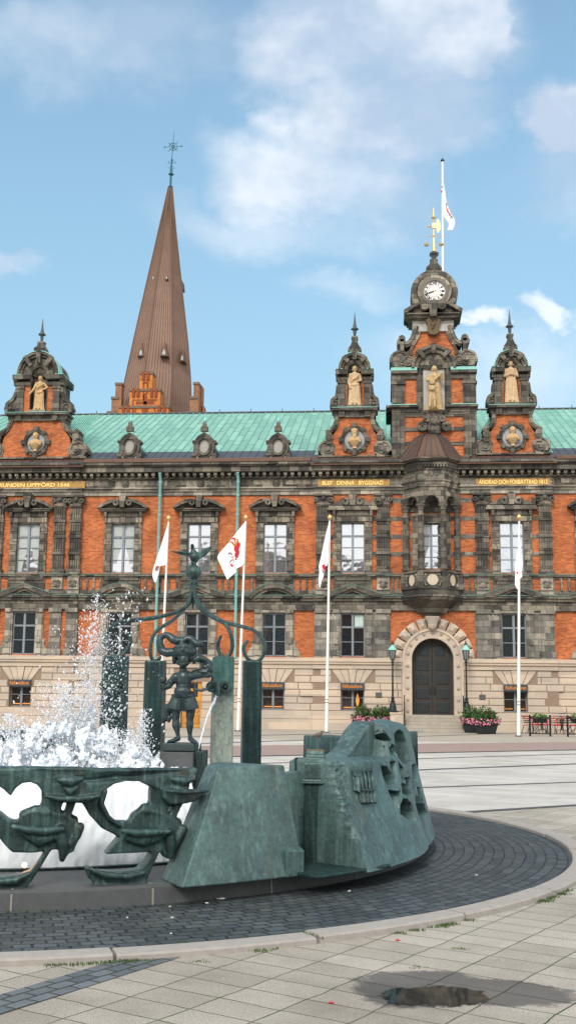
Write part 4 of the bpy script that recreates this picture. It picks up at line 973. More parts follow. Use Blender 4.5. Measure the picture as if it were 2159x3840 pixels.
m.build('oriel_roof', MBRC, OR, smooth=True, autos=25)
m = M()
for i in range(1, 4):
    for t in (0, .25, .5, .75, 1):
        m.tube([tuple(Vector(r[i]).lerp(Vector(r[i+1]), t)+Vector((0, -.01, .015))) for r in seam], .022, 5)
m.build('oriel_roof_seams', MLEAD, OR)
# balcony floor, back wall door-window
m = M(); m.hull([(x, y, zo(800)) for x, y in plan(1, -.1)], [(x, y, zo(795)) for x, y in plan(1, -.1)]); m.hull([(x, y, zo(160)) for x, y in plan(1, -.2)], [(x, y, zo(150)) for x, y in plan(1, -.2)]); m.build('balcony_floor', MS2, OR)
ow = window(ORX, .6, zl(2135), zl(1966), YF+.05, 'upper', TH); mk_drape(ow, ORX, -1, .6, zl(2110), zl(1970), YF+.04)
m = M()
for s in (-1, 1): m.box(*sorted((ORX+s*.6, ORX+s*.95)), YF-.22, YF, zl(2150), zl(1930))
m.box(ORX-.6, ORX+.6, YF-.22, YF, zl(1966), zl(1930)); m.box(ORX-.9, ORX+.9, YF-.26, YF, zl(1945), zl(1937)); m.build('oriel_door_surround', MS, TH, bevel=.012)
m = M(); m.box(ORX-1.36, ORX+1.36, YF-.2, YF-.121, zl(1925), zl(1835)); m.build('oriel_back_wall', MS2, TH)
# ================================================================ FIGURES IN THE NICHES
def folds(m, c, prof, n, w, r, ky=.75, a0=pi*.95, a1=pi*2.05):
    for k in range(n):
        a = a0+(a1-a0)*(k+.5)/n; m.tube([(c[0]+(q*1.0)*cos(a+.12*sin(z*3+k)), c[1]+ky*q*sin(a+.12*sin(z*3+k)), c[2]+z) for q, z in prof], [r*random.uniform(.6, 1.2)]*len(prof), 5)
def robed(x, y, z, H, seed, arms, label, mat, lion=False, drape=1):
    random.seed(seed); m = M(); k = H/1.9; c = (0, 0, 0)
    prof = [(.30*k, 0), (.27*k, .25*k), (.24*k, .7*k), (.23*k, .95*k), (.18*k, 1.15*k), (.22*k, 1.35*k), (.23*k, 1.47*k), (.13*k, 1.58*k), (.055*k, 1.62*k)]
    m.lathe(c, prof, 20, .7); folds(m, c, prof[:5], 9, 0, .035*k, .7)
    if drape: m.tube([(.2*k*cos(a), -.02-.17*k*abs(sin(a)), (1.5-.5*t)*k) for t, a in [(i/8, -pi*i/8) for i in range(9)]], .05*k, 6); m.tube([(-.2*k, -.1, 1.0*k), (0, -.2*k, .92*k), (.2*k, -.12, 1.02*k)], .05*k, 6)
    m.limb(((0, -.01, 1.58*k), .06*k), ((0, -.02, 1.68*k), .055*k)); m.ball((0, -.03*k, 1.76*k), .11*k, 12, (.86, 1, 1.15)); m.ball((0, .0, 1.80*k), .12*k, 12, (.95, 1, 1)); m.ball((0, -.135*k, 1.75*k), .025*k, 6)
    for s in (-1, 1): m.ball((s*.09*k, 0, 1.72*k), .05*k, 8)
    for s, el, ha in arms: m.limb(((s*.2*k, 0, 1.48*k), .085*k), ((el[0]*k, el[1]*k, el[2]*k), .07*k), ((ha[0]*k, ha[1]*k, ha[2]*k), .045*k)); m.ball((ha[0]*k, ha[1]*k-.01, ha[2]*k), .055*k, 8)
    m.box(-.3*k, .3*k, -.22*k, .22*k, -.03, .02)
    for s in (-1, 1): m.ball((s*.09*k, -.2*k, .06*k), .07*k, 8, (.8, 1.5, .8))
    if lion == 1:                                               # lute held across the body and a seated lion in front
        m.limb(((-.15*k, -.25*k, 1.12*k), .05*k), ((.28*k, -.22*k, 1.5*k), .03*k)); m.ball((-.1*k, -.26*k, 1.14*k), .12*k, 10, (1, .5, 1))
        m.limb(((-.12*k, -.26*k, .1*k), .15*k), ((-.12*k, -.3*k, .4*k), .16*k), ((-.12*k, -.36*k, .66*k), .13*k)); m.ball((-.12*k, -.42*k, .8*k), .15*k, 12); m.ball((-.12*k, -.54*k, .76*k), .07*k, 8)
        for s in (-1, 1): m.limb(((-.12*k+s*.09*k, -.45*k, .5*k), .06*k), ((-.12*k+s*.1*k, -.48*k, .05*k), .05*k)); m.ball((-.12*k+s*.11*k, -.4*k, .92*k), .04*k, 6)
    o = m.build('stone_statue', mat, None, remesh=.017, relax=2); o.location = (x, y, z)
    tag(o, label, 'statue', 'stone figures standing in the gable niches'); return o
robed(gA['X']+.05, YF-.12, gA['nz'], zl(1719-.497*635)-gA['nz']+.05, 1, ((1, (.42, -.05, 1.25), (.22, -.15, 1.1)), (-1, (-.3, -.1, 1.15), (-.5, -.2, .85))), 'ochre stone woman with hand on hip, in the niche of the far left gable', MSTAT)
robed(gB['X'], YF-.12, gB['nz'], zl(1713-.497*668)-gB['nz'], 2, ((1, (.3, -.05, 1.2), (.15, -.2, 1.12)), (-1, (-.28, -.05, 1.15), (-.2, -.15, .8))), 'pale stone figure in a draped toga in the niche just left of the clock gable', MSTAT2)
robed(gC['X'], YF-.12, gC['nz'], zl(1703-.497*668)-gC['nz'], 3, ((1, (.28, -.05, 1.2), (.05, -.2, 1.25)), (-1, (-.28, -.05, 1.2), (-.05, -.2, 1.25))), 'pale stone woman with hands folded at her chest, in niche right of the clock', MSTAT2, drape=0)
robed(fx(1626, 1500, .3)+.02, YF-.62, Zm(885, .6), Zm(550, .6)-Zm(885, .6), 4, ((1, (.3, -.1, 1.3), (.3, -.25, 1.5)), (-1, (-.3, -.1, 1.25), (-.08, -.25, 1.25))), 'golden stone figure with lute and seated lion, in the niche below the clock', simple('golden_statue', (.44, .31, .16), .65, 0, .6, 7, .3), lion=1)
def bust(gd, lb, beard, mat):
    m = M(); m.lathe((0, 0, 0), [(.09, 0), (.1, .03), (.06, .07), (.10, .11), (.17, .18), (.25, .29), (.24, .36), (.15, .42), (.07, .45)], 16, .6); m.limb(((0, 0, .3), .11), ((0, -.02, .45), .08)); m.ball((0, -.03, .56), .115, 12, (.85, 1, 1.15)); m.ball((0, .02, .60), .12, 10)
    m.ball((0, -.15, .55), .03, 6)
    for s in (-1, 1): m.limb(((s*.06, -.1, .38), .03), ((s*.2, -.08, .24), .04))
    if beard: m.ball((0, -.1, .44), .085, 8, (.9, .7, 1.4)); m.lathe((0, 0, .62), [(.13, 0), (.14, .04), (.1, .1)], 12)
    o = m.build('stone_bust', mat, None, remesh=.014, relax=1); o.location = (gd['X'], YF-.28, gd['mz']-.50); o.scale = (1.45,)*3
    tag(o, lb, 'bust', 'portrait busts in round stone frames')
bust(gA, 'ochre bust of a man in the round frame of the far left gable', 0, MSTAT)
bust(gB, 'bearded ochre bust with a cap, in the round frame left of the clock gable', 1, MSTAT)
bust(gC, 'bald ochre bust in the round frame of the gable right of the clock', 0, MSTAT)
# ================================================================ CHURCH BEHIND
ch = empty('church', (pl(400, 1000, 115).x, 115, 0), 'church with tall brown octagonal spire rising behind the green roof', 'church')
MSP = simple('brown_spire_copper', (.205, .125, .090), .55, .1, .35, .6); YS = 115.
lv = [(1120, 268, 494), (1041, 293.5, 484.5), (971, 312, 482.5), (871, 333.5, 475), (738, 363.5, 460), (590, 397, 444), (472, 424, 433)]
rings = []
for y, l, r in lv:
    a = pl(l, y, YS); b = pl(r, y, YS); c = (a+b)/2; R_ = (b-a).length/2/.985
    rings.append([(c.x+R_*sin(radians(-10+45*k)), YS-R_*cos(radians(-10+45*k)), c.z) for k in range(8)])
m = M()
for a, b in zip(rings, rings[1:]): m.hull(a, b)
m.build('spire', MSP, ch)
m = M()
for k in range(8):
    m.tube([Vector(r[k]) for r in rings], .09, 5)
    for t in range(1, 9):
        m.tube([Vector(r[k]).lerp(Vector(r[(k+1) % 8]), t/9) for r in rings], .03, 4)
m.build('spire_seams', simple('brown_seam', (.13, .075, .05), .6), ch)
MLUC = simple('dark_lucarne', (.12, .066, .045), .7)
def lucarne(px, py, w, h, Yd):
    Yd += .75; a = pl(px, py, Yd); sc = Yd/FPX; m = M(); w *= sc; h *= sc
    m.hull([(a.x-w/2, Yd, a.z), (a.x+w/2, Yd, a.z), (a.x, Yd+.5, a.z+h)], [(a.x-w/2, Yd+3, a.z), (a.x+w/2, Yd+3, a.z), (a.x, Yd+3, a.z+h)])
    o = m.build('lucarne', MLUC, ch); m = M(); m.prism([(a.x-w*.2, a.z+h*.08), (a.x+w*.2, a.z+h*.08), (a.x+w*.16, a.z+h*.28), (a.x, a.z+h*.45), (a.x-w*.16, a.z+h*.28)], Yd-.02, Yd+.02); m.build('lucarne_pane', simple('pale_pane', (.33, .36, .37), .4), o)
for px, py, w, h, yd in ((354, 896, 20, 42, 110.9), (412, 895, 22, 42, 110.3), (458, 908, 13, 36, 111.7), (385, 704, 9, 24, 112.6), (419, 703, 10, 24, 112.2), (451, 712, 5, 22, 114.)): lucarne(px, py, w, h, yd)
m = M()
P = lambda x, y: Vector(pl(zs(x, y)[0], zs(x, y)[1], YS))
ax = lambda x, y: P(x, y)
s_ = .1553*.6707*YS/FPX
def disc(x, y, r, h): c = P(x, y); m.lathe(tuple(c), [(r*.35*s_, -h*s_), (r*s_, 0), (r*.35*s_, h*s_)], 12)
m.tube([P(512, 1440), P(522, 1150), P(540, 800)], [30*s_, 26*s_, 18*s_], 8); disc(512, 1425, 70, 30); disc(528, 1120, 75, 45); disc(548, 775, 34, 30)
m.tube([P(540, 800), P(560, 560), P(575, 452), P(590, 210), P(600, 60)], [12*s_, 9*s_, 8*s_, 8*s_, 3*s_], 6)
c = P(575, 452)
for r, w in ((105, 9), (48, 9), (18, 12)): m.ring(c.x, c.z, (r-w/2)*s_, (r+w/2)*s_, YS-.06, YS+.06, 28)
for k in range(8):
    a = pi/4*k+.02; R0 = 250 if k in (0, 4) else 190 if k % 2 else 105
    m.tube([c+Vector((20*s_*cos(a), 0, 20*s_*sin(a))), c+Vector((R0*.8*s_*cos(a), 0, R0*.8*s_*sin(a))), c+Vector((R0*.86*s_*cos(a), 0, R0*.86*s_*sin(a))), c+Vector((R0*s_*cos(a), 0, R0*s_*sin(a)))], [5*s_, 6*s_, (24 if k in (0, 4) else 9)*s_, 2*s_], 6)
for s in (-1, 1):
    for pts in (((545, 880), (545+s*40, 820), (545+s*80, 815), (545+s*95, 850), (545+s*60, 850)), ((535, 900), (535+s*65, 968), (535, 1020)), ((535, 1010), (535+s*45, 1060))): m.tube([P(*q) for q in pts], 7*s_, 5)
m.build('spire_cross', simple('blue_green_iron', (.03, .12, .15), .5, .3), ch)
# stepped gables at the foot of the spire
YG = 108.5
def zgp(x, y, Y=YG): a = pl(*zg(x, y), Y); return (a.x, a.z)
def stepped(name, steps, bot, Y, d, mat, cap):
    m = M(); c = M()
    for x0_, x1_, y in steps:
        a, b = zgp(x0_, y, Y), zgp(x1_, y, Y); zb = zgp(x0_, bot, Y)[1]-4; e = .006*steps.index((x0_, x1_, y)); m.box(a[0], b[0], Y-e, Y+d-e, zb, a[1]); c.box(a[0]-.06, b[0]+.06, Y-.12-e, Y+d+.05-e, a[1], a[1]+.25)
    g = m.build(name, mat, ch); c.build('coping', cap, g); return g
MCP = simple('gable_coping', (.16, .12, .09), .8)
sg = stepped('stepped_gable', [(235, 870, 800), (370, 762, 580), (500, 665, 360)], 880, YG, 1.4, MB2, MCP)
m = M()
for x, y in ((290, 800), (350, 800), (422, 580), (481, 580), (550, 360), (608, 360), (655, 580), (711, 580), (757, 800), (815, 800)):
    a = zgp(x, y-5); b = zgp(x, y+(75 if y != 800 else 65)); m.box(a[0]-.14, a[0]+.14, YG-.16, YG, b[1], a[1]+.26)
def slot(pts, w=.17):
    q = [zgp(*p) for p in pts]; band(m, q, w, YG-.05, YG)
slot(((548, 465), (548, 690), (412, 690), (412, 875))); slot(((600, 465), (600, 590), (568, 620))); slot(((600, 690), (715, 690))); slot(((545, 465), (605, 465)))
for cx_ in (487, 648): slot([(cx_-50, 875), (cx_-48, 820), (cx_-30, 780), (cx_, 765), (cx_+30, 780), (cx_+46, 820), (cx_+48, 875)], .13)
slot(((568, 620), (568, 875)), .35); slot(((448, 727), (682, 727)), .3)
m.build('gable_relief', simple('dark_brick_relief', (.22, .06, .025), .9, 0, .3, 3), sg)
MBD = mk_brick('brick_dull', (.34, .17, .10), (.26, .13, .08), (.25, .16, .1))
stepped('stepped_gable', [(80, 185, 868), (135, 222, 680), (187, 268, 498)], 880, 109.6, 1.0, MBD, MCP)
stepped('stepped_gable', [(1112, 1220, 868), (1148, 1245, 675), (1195, 1262, 492)], 880, 109.6, 1.0, MBD, MCP)
m = M()
for x0_, x1_, y in ((1245, 1300, 500), (1285, 1322, 760)): a, b = zgp(x0_, y, 110.7), zgp(x1_, y, 110.7); m.box(a[0]+.2, b[0], 110.7, 112.2, a[1]-9, a[1])
m.build('side_gable', MBD, ch)
m = M(); c0, c1 = pl(285, 1060, 111), pl(500, 1060, 111); m.box(c0.x+.3, c1.x-.3, 110.9, 120, 0, c0.z-.5); m.build('tower', MB2, ch)
# ================================================================ FLAGPOLES AND FLAGS
MFL = N('flag_cloth', .8, 0, .1); MFL.col((.80, .79, .80)); MFL = MFL.m
MFR_ = simple('flag_red', (.55, .02, .035), .8, 0, .15, 9); MFG = simple('flag_gold', (.45, .22, .04), .8); MFK = simple('flag_grey', (.22, .20, .20), .8)
def pole(px, py_top, X, Y, lb, r0=.075, r1=.042, zb=0., knob=True):
    top = pl(px, py_top, Y); m = M(); h = top.z-zb; dx = top.x-X
    m.tube([(0, 0, 0), (dx*.5, 0, h*.5), (dx, 0, h)], [r0, (r0+r1)/2, r1], 14)
    o = empty('flagpole', (X, Y, zb), lb, 'flagpole', 'white flagpoles'); a = m.build('pole', MWH, o, smooth=True, autos=40, keep=True)
    if knob:
        m = M(); m.lathe((dx, 0, h), [(.03, 0), (.03, .06), (.09, .1), (.115, .17), (.09, .25), (.03, .3), (.004, .33)], 12); m.build('knob', MGOLD, o, smooth=True, keep=True)
        m = M(); m.lathe((0, 0, 0), [(.16, 0), (.15, .04), (.09, .05)], 14); m.build('base_ring', MIRON, o, keep=True)
        m = M()
        for z in (1.35, 1.48): m.lathe((dx*z/h, 0, z), [(r0*1.05, -.012), (r0*1.08, 0), (r0*1.05, .012)], 14)
        m.build('clamp', MIRON, o, keep=True)
        m = M(); m.tube([(r0*.4+.0, -r0*1.3, 1.4), (dx*.5+.04, -.09, h*.5), (dx, -.06, h-.1)], .008, 4); m.build('halyard', MWH, o, keep=True)
    else:
        m = M(); m.lathe((dx, 0, h), [(.09, 0), (.11, .04), (.1, .09), (.03, .12), (.03, .2), (.004, .22)], 12); m.build('knob', MBLK, o, smooth=True, keep=True)
    return o
pole(424, 1313, pl(418, 1450, 50.4).x-.12, 50.4, 'white flagpole with drooping flag, leftmost, behind the bronze arms of the fountain')
pole(618, 1311, -6.75, 50.4, 'white flagpole flying the spread griffin flag, rising behind the bronze pillars')
pole(829, 1311, -2.72, 50.45, 'white flagpole with limp flag, left of the entrance and clear of the fountain')
pole(1304.5, 1311, 5.65, 48.75, 'white flagpole standing beside the red cafe chairs')
pa = pl(434.5+0, 0, 0) if 0 else None
b_ = pl(zc(652, 1640)[0], zc(652, 1640)[1], 59.); b2 = pl(*zc(652, 1900), 59.)
pole(zc(673, 172)[0], zc(673, 172)[1], b2.x, 59., 'tall white flagpole on the roof behind the clock gable', .085, .05, ZE+2, False)
def flag(cv, L, R, Y, lb, amp=.07, fr=.045, decals=(), n=26, w=9):
    Ls, Rs = scurve(L, 6), scurve(R, 6)
    rs = lambda c, t: tuple(Vector(c[int(t*(len(c)-1))]).lerp(Vector(c[min(int(t*(len(c)-1))+1, len(c)-1)]), t*(len(c)-1)-int(t*(len(c)-1))))
    def P(x, y, e=0.):
        xr = R[0][0]; d = abs(x-xr); a = amp*min(1, d/40)
        yy = Y-a*sin(d*fr+y*.012)-a*.4*sin(d*fr*2.3+y*.02)-e; return pl(*cv(x, y), yy)
    m = M(); vs = []; fs = []
    for j in range(n+1):
        a, b = rs(Ls, j/n), rs(Rs, j/n)
        for i in range(w+1): t = i/w; vs.append(P(a[0]+(b[0]-a[0])*t, a[1]+(b[1]-a[1])*t))
    for j in range(n):
        for i in range(w): fs.append((j*(w+1)+i, j*(w+1)+i+1, (j+1)*(w+1)+i+1, (j+1)*(w+1)+i))
    m.add(vs, fs); o = m.build('flag', MFL, None, smooth=True); tag(o, lb, 'flag', 'white town flags')
    for nm, mt, polys in decals:
        m = M()
        for pg in polys:                                          # triangulate finely so that the patch follows the folds
            c = (sum(p[0] for p in pg)/len(pg), sum(p[1] for p in pg)/len(pg)); k = len(pg); rings_ = []
            for q in range(4): rings_.append([P(c[0]+(p[0]-c[0])*q/3, c[1]+(p[1]-c[1])*q/3, .012) for p in pg])
            vs = [rings_[0][0]]+[v for r in rings_[1:] for v in r]; fs = [(0, 1+i, 1+(i+1) % k) for i in range(k)]
            for q in range(2): fs += [(1+q*k+i, 1+(q+1)*k+i, 1+(q+1)*k+(i+1) % k, 1+q*k+(i+1) % k) for i in range(k)]
            m.add(vs, fs)
        m.build(nm, mt, o)
flag(z4, [(1271, 416), (1235, 530), (1203, 630), (1172, 720), (1150, 800), (1152, 835), (1166, 875)], [(1273, 415), (1268, 520), (1262, 640), (1254, 735), (1212, 750), (1198, 800), (1178, 870)], 50.3,
     'white flag drooping in a long fold on the leftmost flagpole', decals=(('crest_red', MFR_, [[(1172, 765), (1198, 750), (1192, 772), (1172, 780)]]), ('crest_grey', MFK, [[(1170, 768), (1178, 752), (1200, 748), (1205, 752), (1190, 790), (1170, 784)]])))
rib = lambda pts, w: [(x-w, y) for x, y in pts]+[(x+w, y) for x, y in reversed(pts)]
flag(z5, [(404, 412), (340, 490), (270, 580), (193, 675), (215, 740), (240, 800), (265, 852)], [(406, 412), (401, 520), (395, 640), (388, 738), (332, 770), (330, 795), (268, 850)], 50.3,
     'white flag spread out to the left showing a red griffin head with a gold crown', amp=.05, fr=.02, decals=(
     ('griffin_red', MFR_, [[(318, 602), (335, 590), (338, 574), (358, 570), (365, 590), (356, 612), (352, 636), (343, 655), (328, 648), (316, 626)], [(322, 650), (343, 652), (356, 628), (348, 668), (338, 692), (322, 680)], rib([(282, 572), (292, 562), (306, 568), (312, 584)], 4),
       rib([(300, 552), (306, 540), (320, 536), (328, 556)], 4), rib([(338, 545), (346, 560), (344, 575)], 4), [(322, 690), (334, 690), (340, 704), (328, 706)], [(300, 680), (312, 676), (306, 692)], [(288, 735), (298, 728), (300, 740), (314, 742), (308, 756), (294, 754)]]),
     ('griffin_gold', MFG, [rib([(296, 566), (312, 588), (322, 600)], 6), rib([(318, 552), (326, 575), (330, 590)], 5), rib([(338, 556), (340, 580)], 4), [(312, 584), (340, 574), (336, 592), (318, 602)]]),
     ('griffin_grey', MFK, [rib([(272, 665), (280, 645), (300, 652), (304, 672)], 1.5), rib([(274, 668), (290, 684), (306, 690)], 1.5), rib([(340, 690), (352, 664), (358, 640)], 3), rib([(284, 728), (290, 706), (306, 698), (320, 706)], 1.5), rib([(320, 706), (310, 722), (300, 730)], 1.5)])))
flag(z5, [(1036, 406), (1010, 500), (990, 590), (972, 680), (955, 750), (958, 800), (953, 850), (958, 905)], [(1039, 405), (1034, 520), (1028, 640), (1024, 735), (998, 760), (992, 820), (975, 870), (966, 915)], 50.35,
     'white flag hanging limp with a patch of red, on the pole left of the entrance', decals=(('crest_red', MFR_, [[(978, 742), (1002, 737), (1004, 780), (994, 785), (982, 765)]]), ('crest_grey', MFK, [[(974, 765), (990, 790), (1006, 780), (1000, 800), (985, 805)]])))
flag(z6, [(1014, 590), (1000, 650), (990, 720), (988, 800), (985, 860), (988, 900), (1006, 928)], [(1030, 560), (1032, 650), (1044, 720), (1034, 780), (1040, 830), (1014, 860), (1010, 925)], 48.65,
     'white flag wrapped tight around the pole beside the red cafe chairs', decals=(('crest_red', MFR_, [[(994, 800), (1002, 792), (1012, 800), (1004, 812)]]),))
flag(zc, [(668, 482), (660, 560), (664, 640), (672, 750), (676, 890), (700, 960), (760, 1060), (730, 1150)], [(690, 485), (716, 640), (735, 760), (765, 850), (805, 930), (848, 1000), (846, 1060), (820, 1140)], 58.9,
     'white flag with red crest hanging from the roof flagpole by the clock', decals=(('crest_red', MFR_, [[(668, 530), (684, 505), (684, 540), (655, 548)], [(652, 585), (678, 578), (668, 612), (652, 618)], [(722, 812), (738, 830), (790, 930), (770, 930), (735, 880)]]), ('crest_grey', MFK, [[(720, 762), (738, 762), (738, 818), (724, 812)], [(740, 880), (768, 932), (792, 932), (828, 985), (790, 968)]])))
# ================================================================ STREET FURNITURE
def lamp(X, Y, zb, ztop, lb):
    o = empty('street_lamp', (X, Y, zb), lb, 'street lamp', 'antique lamp posts flanking the entrance'); H = ztop-zb; s = H/4.1
    m = M(); m.lathe((0, 0, 0), [(.30*s, 0), (.30*s, .06*s), (.22*s, .12*s), (.19*s, .35*s), (.16*s, .5*s), (.11*s, .56*s), (.14*s, .62*s), (.08*s, .68*s), (.11*s, .8*s), (.06*s, .86*s), (.045*s, 2.7*s), (.08*s, 2.74*s), (.05*s, 2.8*s), (.09*s, 2.86*s), (.04*s, 2.92*s), (.07*s, 2.98*s)], 14); m.build('post', MIRON, o, smooth=True, autos=35, keep=True)
    m = M(); m.lathe((0, 0, 2.98*s), [(.11*s, 0), (.13*s, .05*s), (.20*s, .52*s), (.21*s, .56*s)], 8); m.build('lantern_glass', simple('lantern_glass', (.17, .19, .185), .2, 0, .2, 5, 0, .6), o, keep=True)
    m = M()
    for k in range(8): a = pi/4*k+pi/8*0; m.tube([(.13*s*cos(a), .13*s*sin(a), 3.02*s), (.205*s*cos(a), .205*s*sin(a), 3.53*s)], .012, 4)
    m.lathe((0, 0, 2.96*s), [(.13*s, 0), (.14*s, .04*s)], 12); m.build('lantern_frame', MIRON, o, keep=True)
    m = M(); m.lathe((0, 0, 3.53*s), [(.25*s, 0), (.25*s, .04*s), (.22*s, .1*s), (.13*s, .2*s), (.09*s, .24*s), (.09*s, .32*s)], 16); m.build('lantern_hood', MCG, o, smooth=True, autos=40, keep=True)
    m = M(); m.lathe((0, 0, 3.85*s), [(.11*s, 0), (.10*s, .05*s), (.03*s, .1*s), (.05*s, .15*s), (.004, .26*s)], 10); m.build('lantern_finial', MIRON, o, smooth=True, keep=True)
lY = 53.6
for xx, lb in ((64, 'green hooded lamp post on the stone block left of the entrance door'), (622, 'green hooded lamp post on the stone block right of the entrance door')):
    t = pl(*y4(xx, 305), lY); b = pl(*y4(xx, 840), lY); lamp(b.x, lY, .9, t.z, lb)
for s, xx, lb in ((-1, 140, 'black handrail left of the entrance steps'), (1, 545, 'black handrail right of the entrance steps')):
    m = M(); X_ = ORX+s*1.42
    m.tube([(X_, 53.0, .0), (X_, 53.0, 1.0), (X_, 53.05, 1.08), (X_, 54.2, 1.72)], .022, 6); m.tube([(X_, 54.2, .7), (X_, 54.2, 1.72)], .022, 6); m.tube([(X_, 53.3, .35), (X_, 53.3, 1.2)], .014, 5)
    m.tube([(X_, 53.05, 1.06), (X_+s*.12, 53.1, .98), (X_+s*.55, 53.3, .95)], .018, 5)
    tag(m.build('handrail', MBLK, None), lb, 'handrail', 'handrails of the entrance steps')
MPOT = simple('black_tub', (.02, .026, .028), .5, 0, .2, 8)
MLEAF = simple('green_leaves', (.045, .115, .03), .6, 0, .6, 3.5); MLEAF2 = simple('dark_red_leaves', (.09, .018, .03), .6, 0, .5, 5); MFLW = simple('pink_petals', (.75, .22, .36), .6, 0, .35, 9)
def leafcloud(m, c, r, n, size, seed, up=.6):
    rnd = random.Random(seed)
    for _ in range(n):
        while 1:
            p = Vector((rnd.uniform(-1, 1), rnd.uniform(-1, 1), rnd.uniform(-1, 1)))
            if .25 < p.length < 1 + .15*rnd.random(): break
        q = Vector((c[0]+p.x*r[0], c[1]+p.y*r[1], c[2]+p.z*r[2])); d = (Vector((p.x, p.y, p.z+up))+Vector((rnd.gauss(0, .6), rnd.gauss(0, .6), rnd.gauss(0, .6)))).normalized()
        t = d.cross(Vector((rnd.gauss(0, 1), rnd.gauss(0, 1), rnd.gauss(0, 1)))).normalized(); s = size*rnd.uniform(.6, 1.4)
        m.add([q, q+d*s*.5+t*s*.3, q+d*s, q+d*s*.5-t*s*.3], [(0, 1, 2, 3)])
def pot(X, Y, w, h, seed, lb):
    o = empty('flower_tub', (X, Y, 0), lb, 'flower tub', 'black flower tubs by the entrance steps'); r = w/2
    m = M(); m.lathe((0, 0, 0), [(r*.62, .0), (r*.66, .03), (r*.74, h*.4), (r*.84, h*.8), (r*.97, h*.84), (r, h*.93), (r*.96, h), (r*.86, h), (r*.84, h*.88)], 24, .72); m.build('tub', MPOT, o, smooth=True, autos=35, keep=True)
    m = M(); leafcloud(m, (0, 0, h+.12), (r*.95, r*.7, .26), 420, .11, seed); leafcloud(m, (-.1*r, 0, h+.38), (r*.55, r*.5, .30), 260, .11, seed+1); leafcloud(m, (.35*r, 0, h+.32), (r*.4, r*.4, .26), 160, .10, seed+5); m.build('foliage', MLEAF, o, keep=True)
    m = M(); leafcloud(m, (.25*r, -.05, h+.32), (r*.5, r*.5, .22), 90, .10, seed+2); m.build('red_foliage', MLEAF2, o, keep=True)
    m = M(); rnd = random.Random(seed)
    for _ in range(95):
        a = rnd.uniform(pi, 2*pi) if rnd.random() < .8 else rnd.uniform(0, pi); k = rnd.uniform(.7, 1.12); z = h+rnd.uniform(-.08, .2); c = (r*k*cos(a), .8*r*k*sin(a), z); s = rnd.uniform(.022, .042)
        m.ball(c, s, 6, (1, .7, 1))
    m.build('flowers', MFLW, o, keep=True)
for px, py, Y, w, sd, lb in ((912, 1828, 55.2-.6, 1.15, 1, 'flower tub left of the entrance, outermost and partly behind the carved bronze wall'), (958, 1826, 54.2, 1.15, 5, 'flower tub left of the entrance steps, beside the left lamp block'), (1188, 1840, 53.0, 1.15, 9, 'rear flower tub right of the entrance steps, partly behind its neighbour'), (1222, 1848, 51.6, 1.28, 13, 'front flower tub with pink petunias, right of the entrance steps')):
    pot(pl(px, py, Y).x, Y, w, .50, sd, lb)
# ---- cafe corner
def chair(X, Y, rz, lb):
    o = empty('cafe_chair', (X, Y, 0), lb, 'chair', 'red and black cafe armchairs', rz)
    m = M(); m.tube([(-.25, -.22, .43), (.25, -.22, .43), (.25, .22, .40), (-.25, .22, .40), (-.25, -.22, .43)], .022, 6)
    for k in range(6): x = -.2+.08*k; m.tube([(x, -.22, .435), (x, .22, .405)], .016, 5)
    m.build('seat', MRED, o, keep=True)
    m = M()
    for k in range(4): z = .50+.095*k; yb = .24+.045*k; m.tube([(-.27, -.12+.03*k, z), (-.27, yb-.06, z+.02), (-.18, yb+.02, z+.03), (.18, yb+.02, z+.03), (.27, yb-.06, z+.02), (.27, -.12+.03*k, z)], .013, 5)
    m.build('backrest', MIRON, o, keep=True)
    for s in (-1, 1):
        m = M(); m.tube([(s*.27, -.22, .43), (s*.29, -.26, .58), (s*.28, -.18, .68), (s*.28, .12, .72), (s*.25, .34, .84)], .02, 6); m.build('armrest', MRED, o, keep=True)
        m = M(); m.tube([(s*.25, -.2, .43), (s*.3, -.3, 0)], .016, 5); m.build('leg', MIRON, o, keep=True)
        m = M(); m.tube([(s*.25, .2, .40), (s*.3, .34, 0)], .016, 5); m.build('leg', MIRON, o, keep=True)
for px, py, rz, lb in ((1334, 1846, .95, 'red and black cafe chair nearest the white flagpole'), (1352, 1844, 2.8, 'red cafe chair behind the first planter screen'), (1395, 1847, -1.0, 'red cafe chair right of the first planter screen, turned towards the bistro table'), (1386, 1840, -1.4, 'red cafe chair against the wall between the two planter screens'), (1440, 1845, 1.9, 'red cafe chair behind the second planter screen at the edge of the view'), (1430, 1838, .6, 'red cafe chair right of the bistro table, close to the wall')):
    q = gnd(px, py); chair(q.x, min(q.y, 53.3), rz, lb)
def bistro(px, Y, lb):
    X_ = pl(px, 1840, Y).x; o = empty('bistro_table', (X_, Y, 0), lb, 'table', 'black bistro tables')
    m = M(); m.lathe((0, 0, .70), [(.3, 0), (.31, .015), (.3, .03)], 20); m.build('tabletop', MBLK, o, keep=True)
    m = M()
    for k in range(6): a = pi/3*k; m.tube([(.05*cos(a), .05*sin(a), .2), (.05*cos(a), .05*sin(a), .55), (.1*cos(a), .1*sin(a), .70)], .012, 5)
    m.build('column', MBLK, o, keep=True)
    for k in range(3): a = 2*pi*k/3+.5; m = M(); m.tube([(.03*cos(a), .03*sin(a), .2), (.2*cos(a), .2*sin(a), .2), (.3*cos(a), .3*sin(a), .0)], .016, 5); m.build('leg', MBLK, o, keep=True)
bistro(1413, 52.6, 'slim black bistro table standing between the two planter screens'); bistro(1362, 52.2, 'slim black bistro table behind the first planter screen')
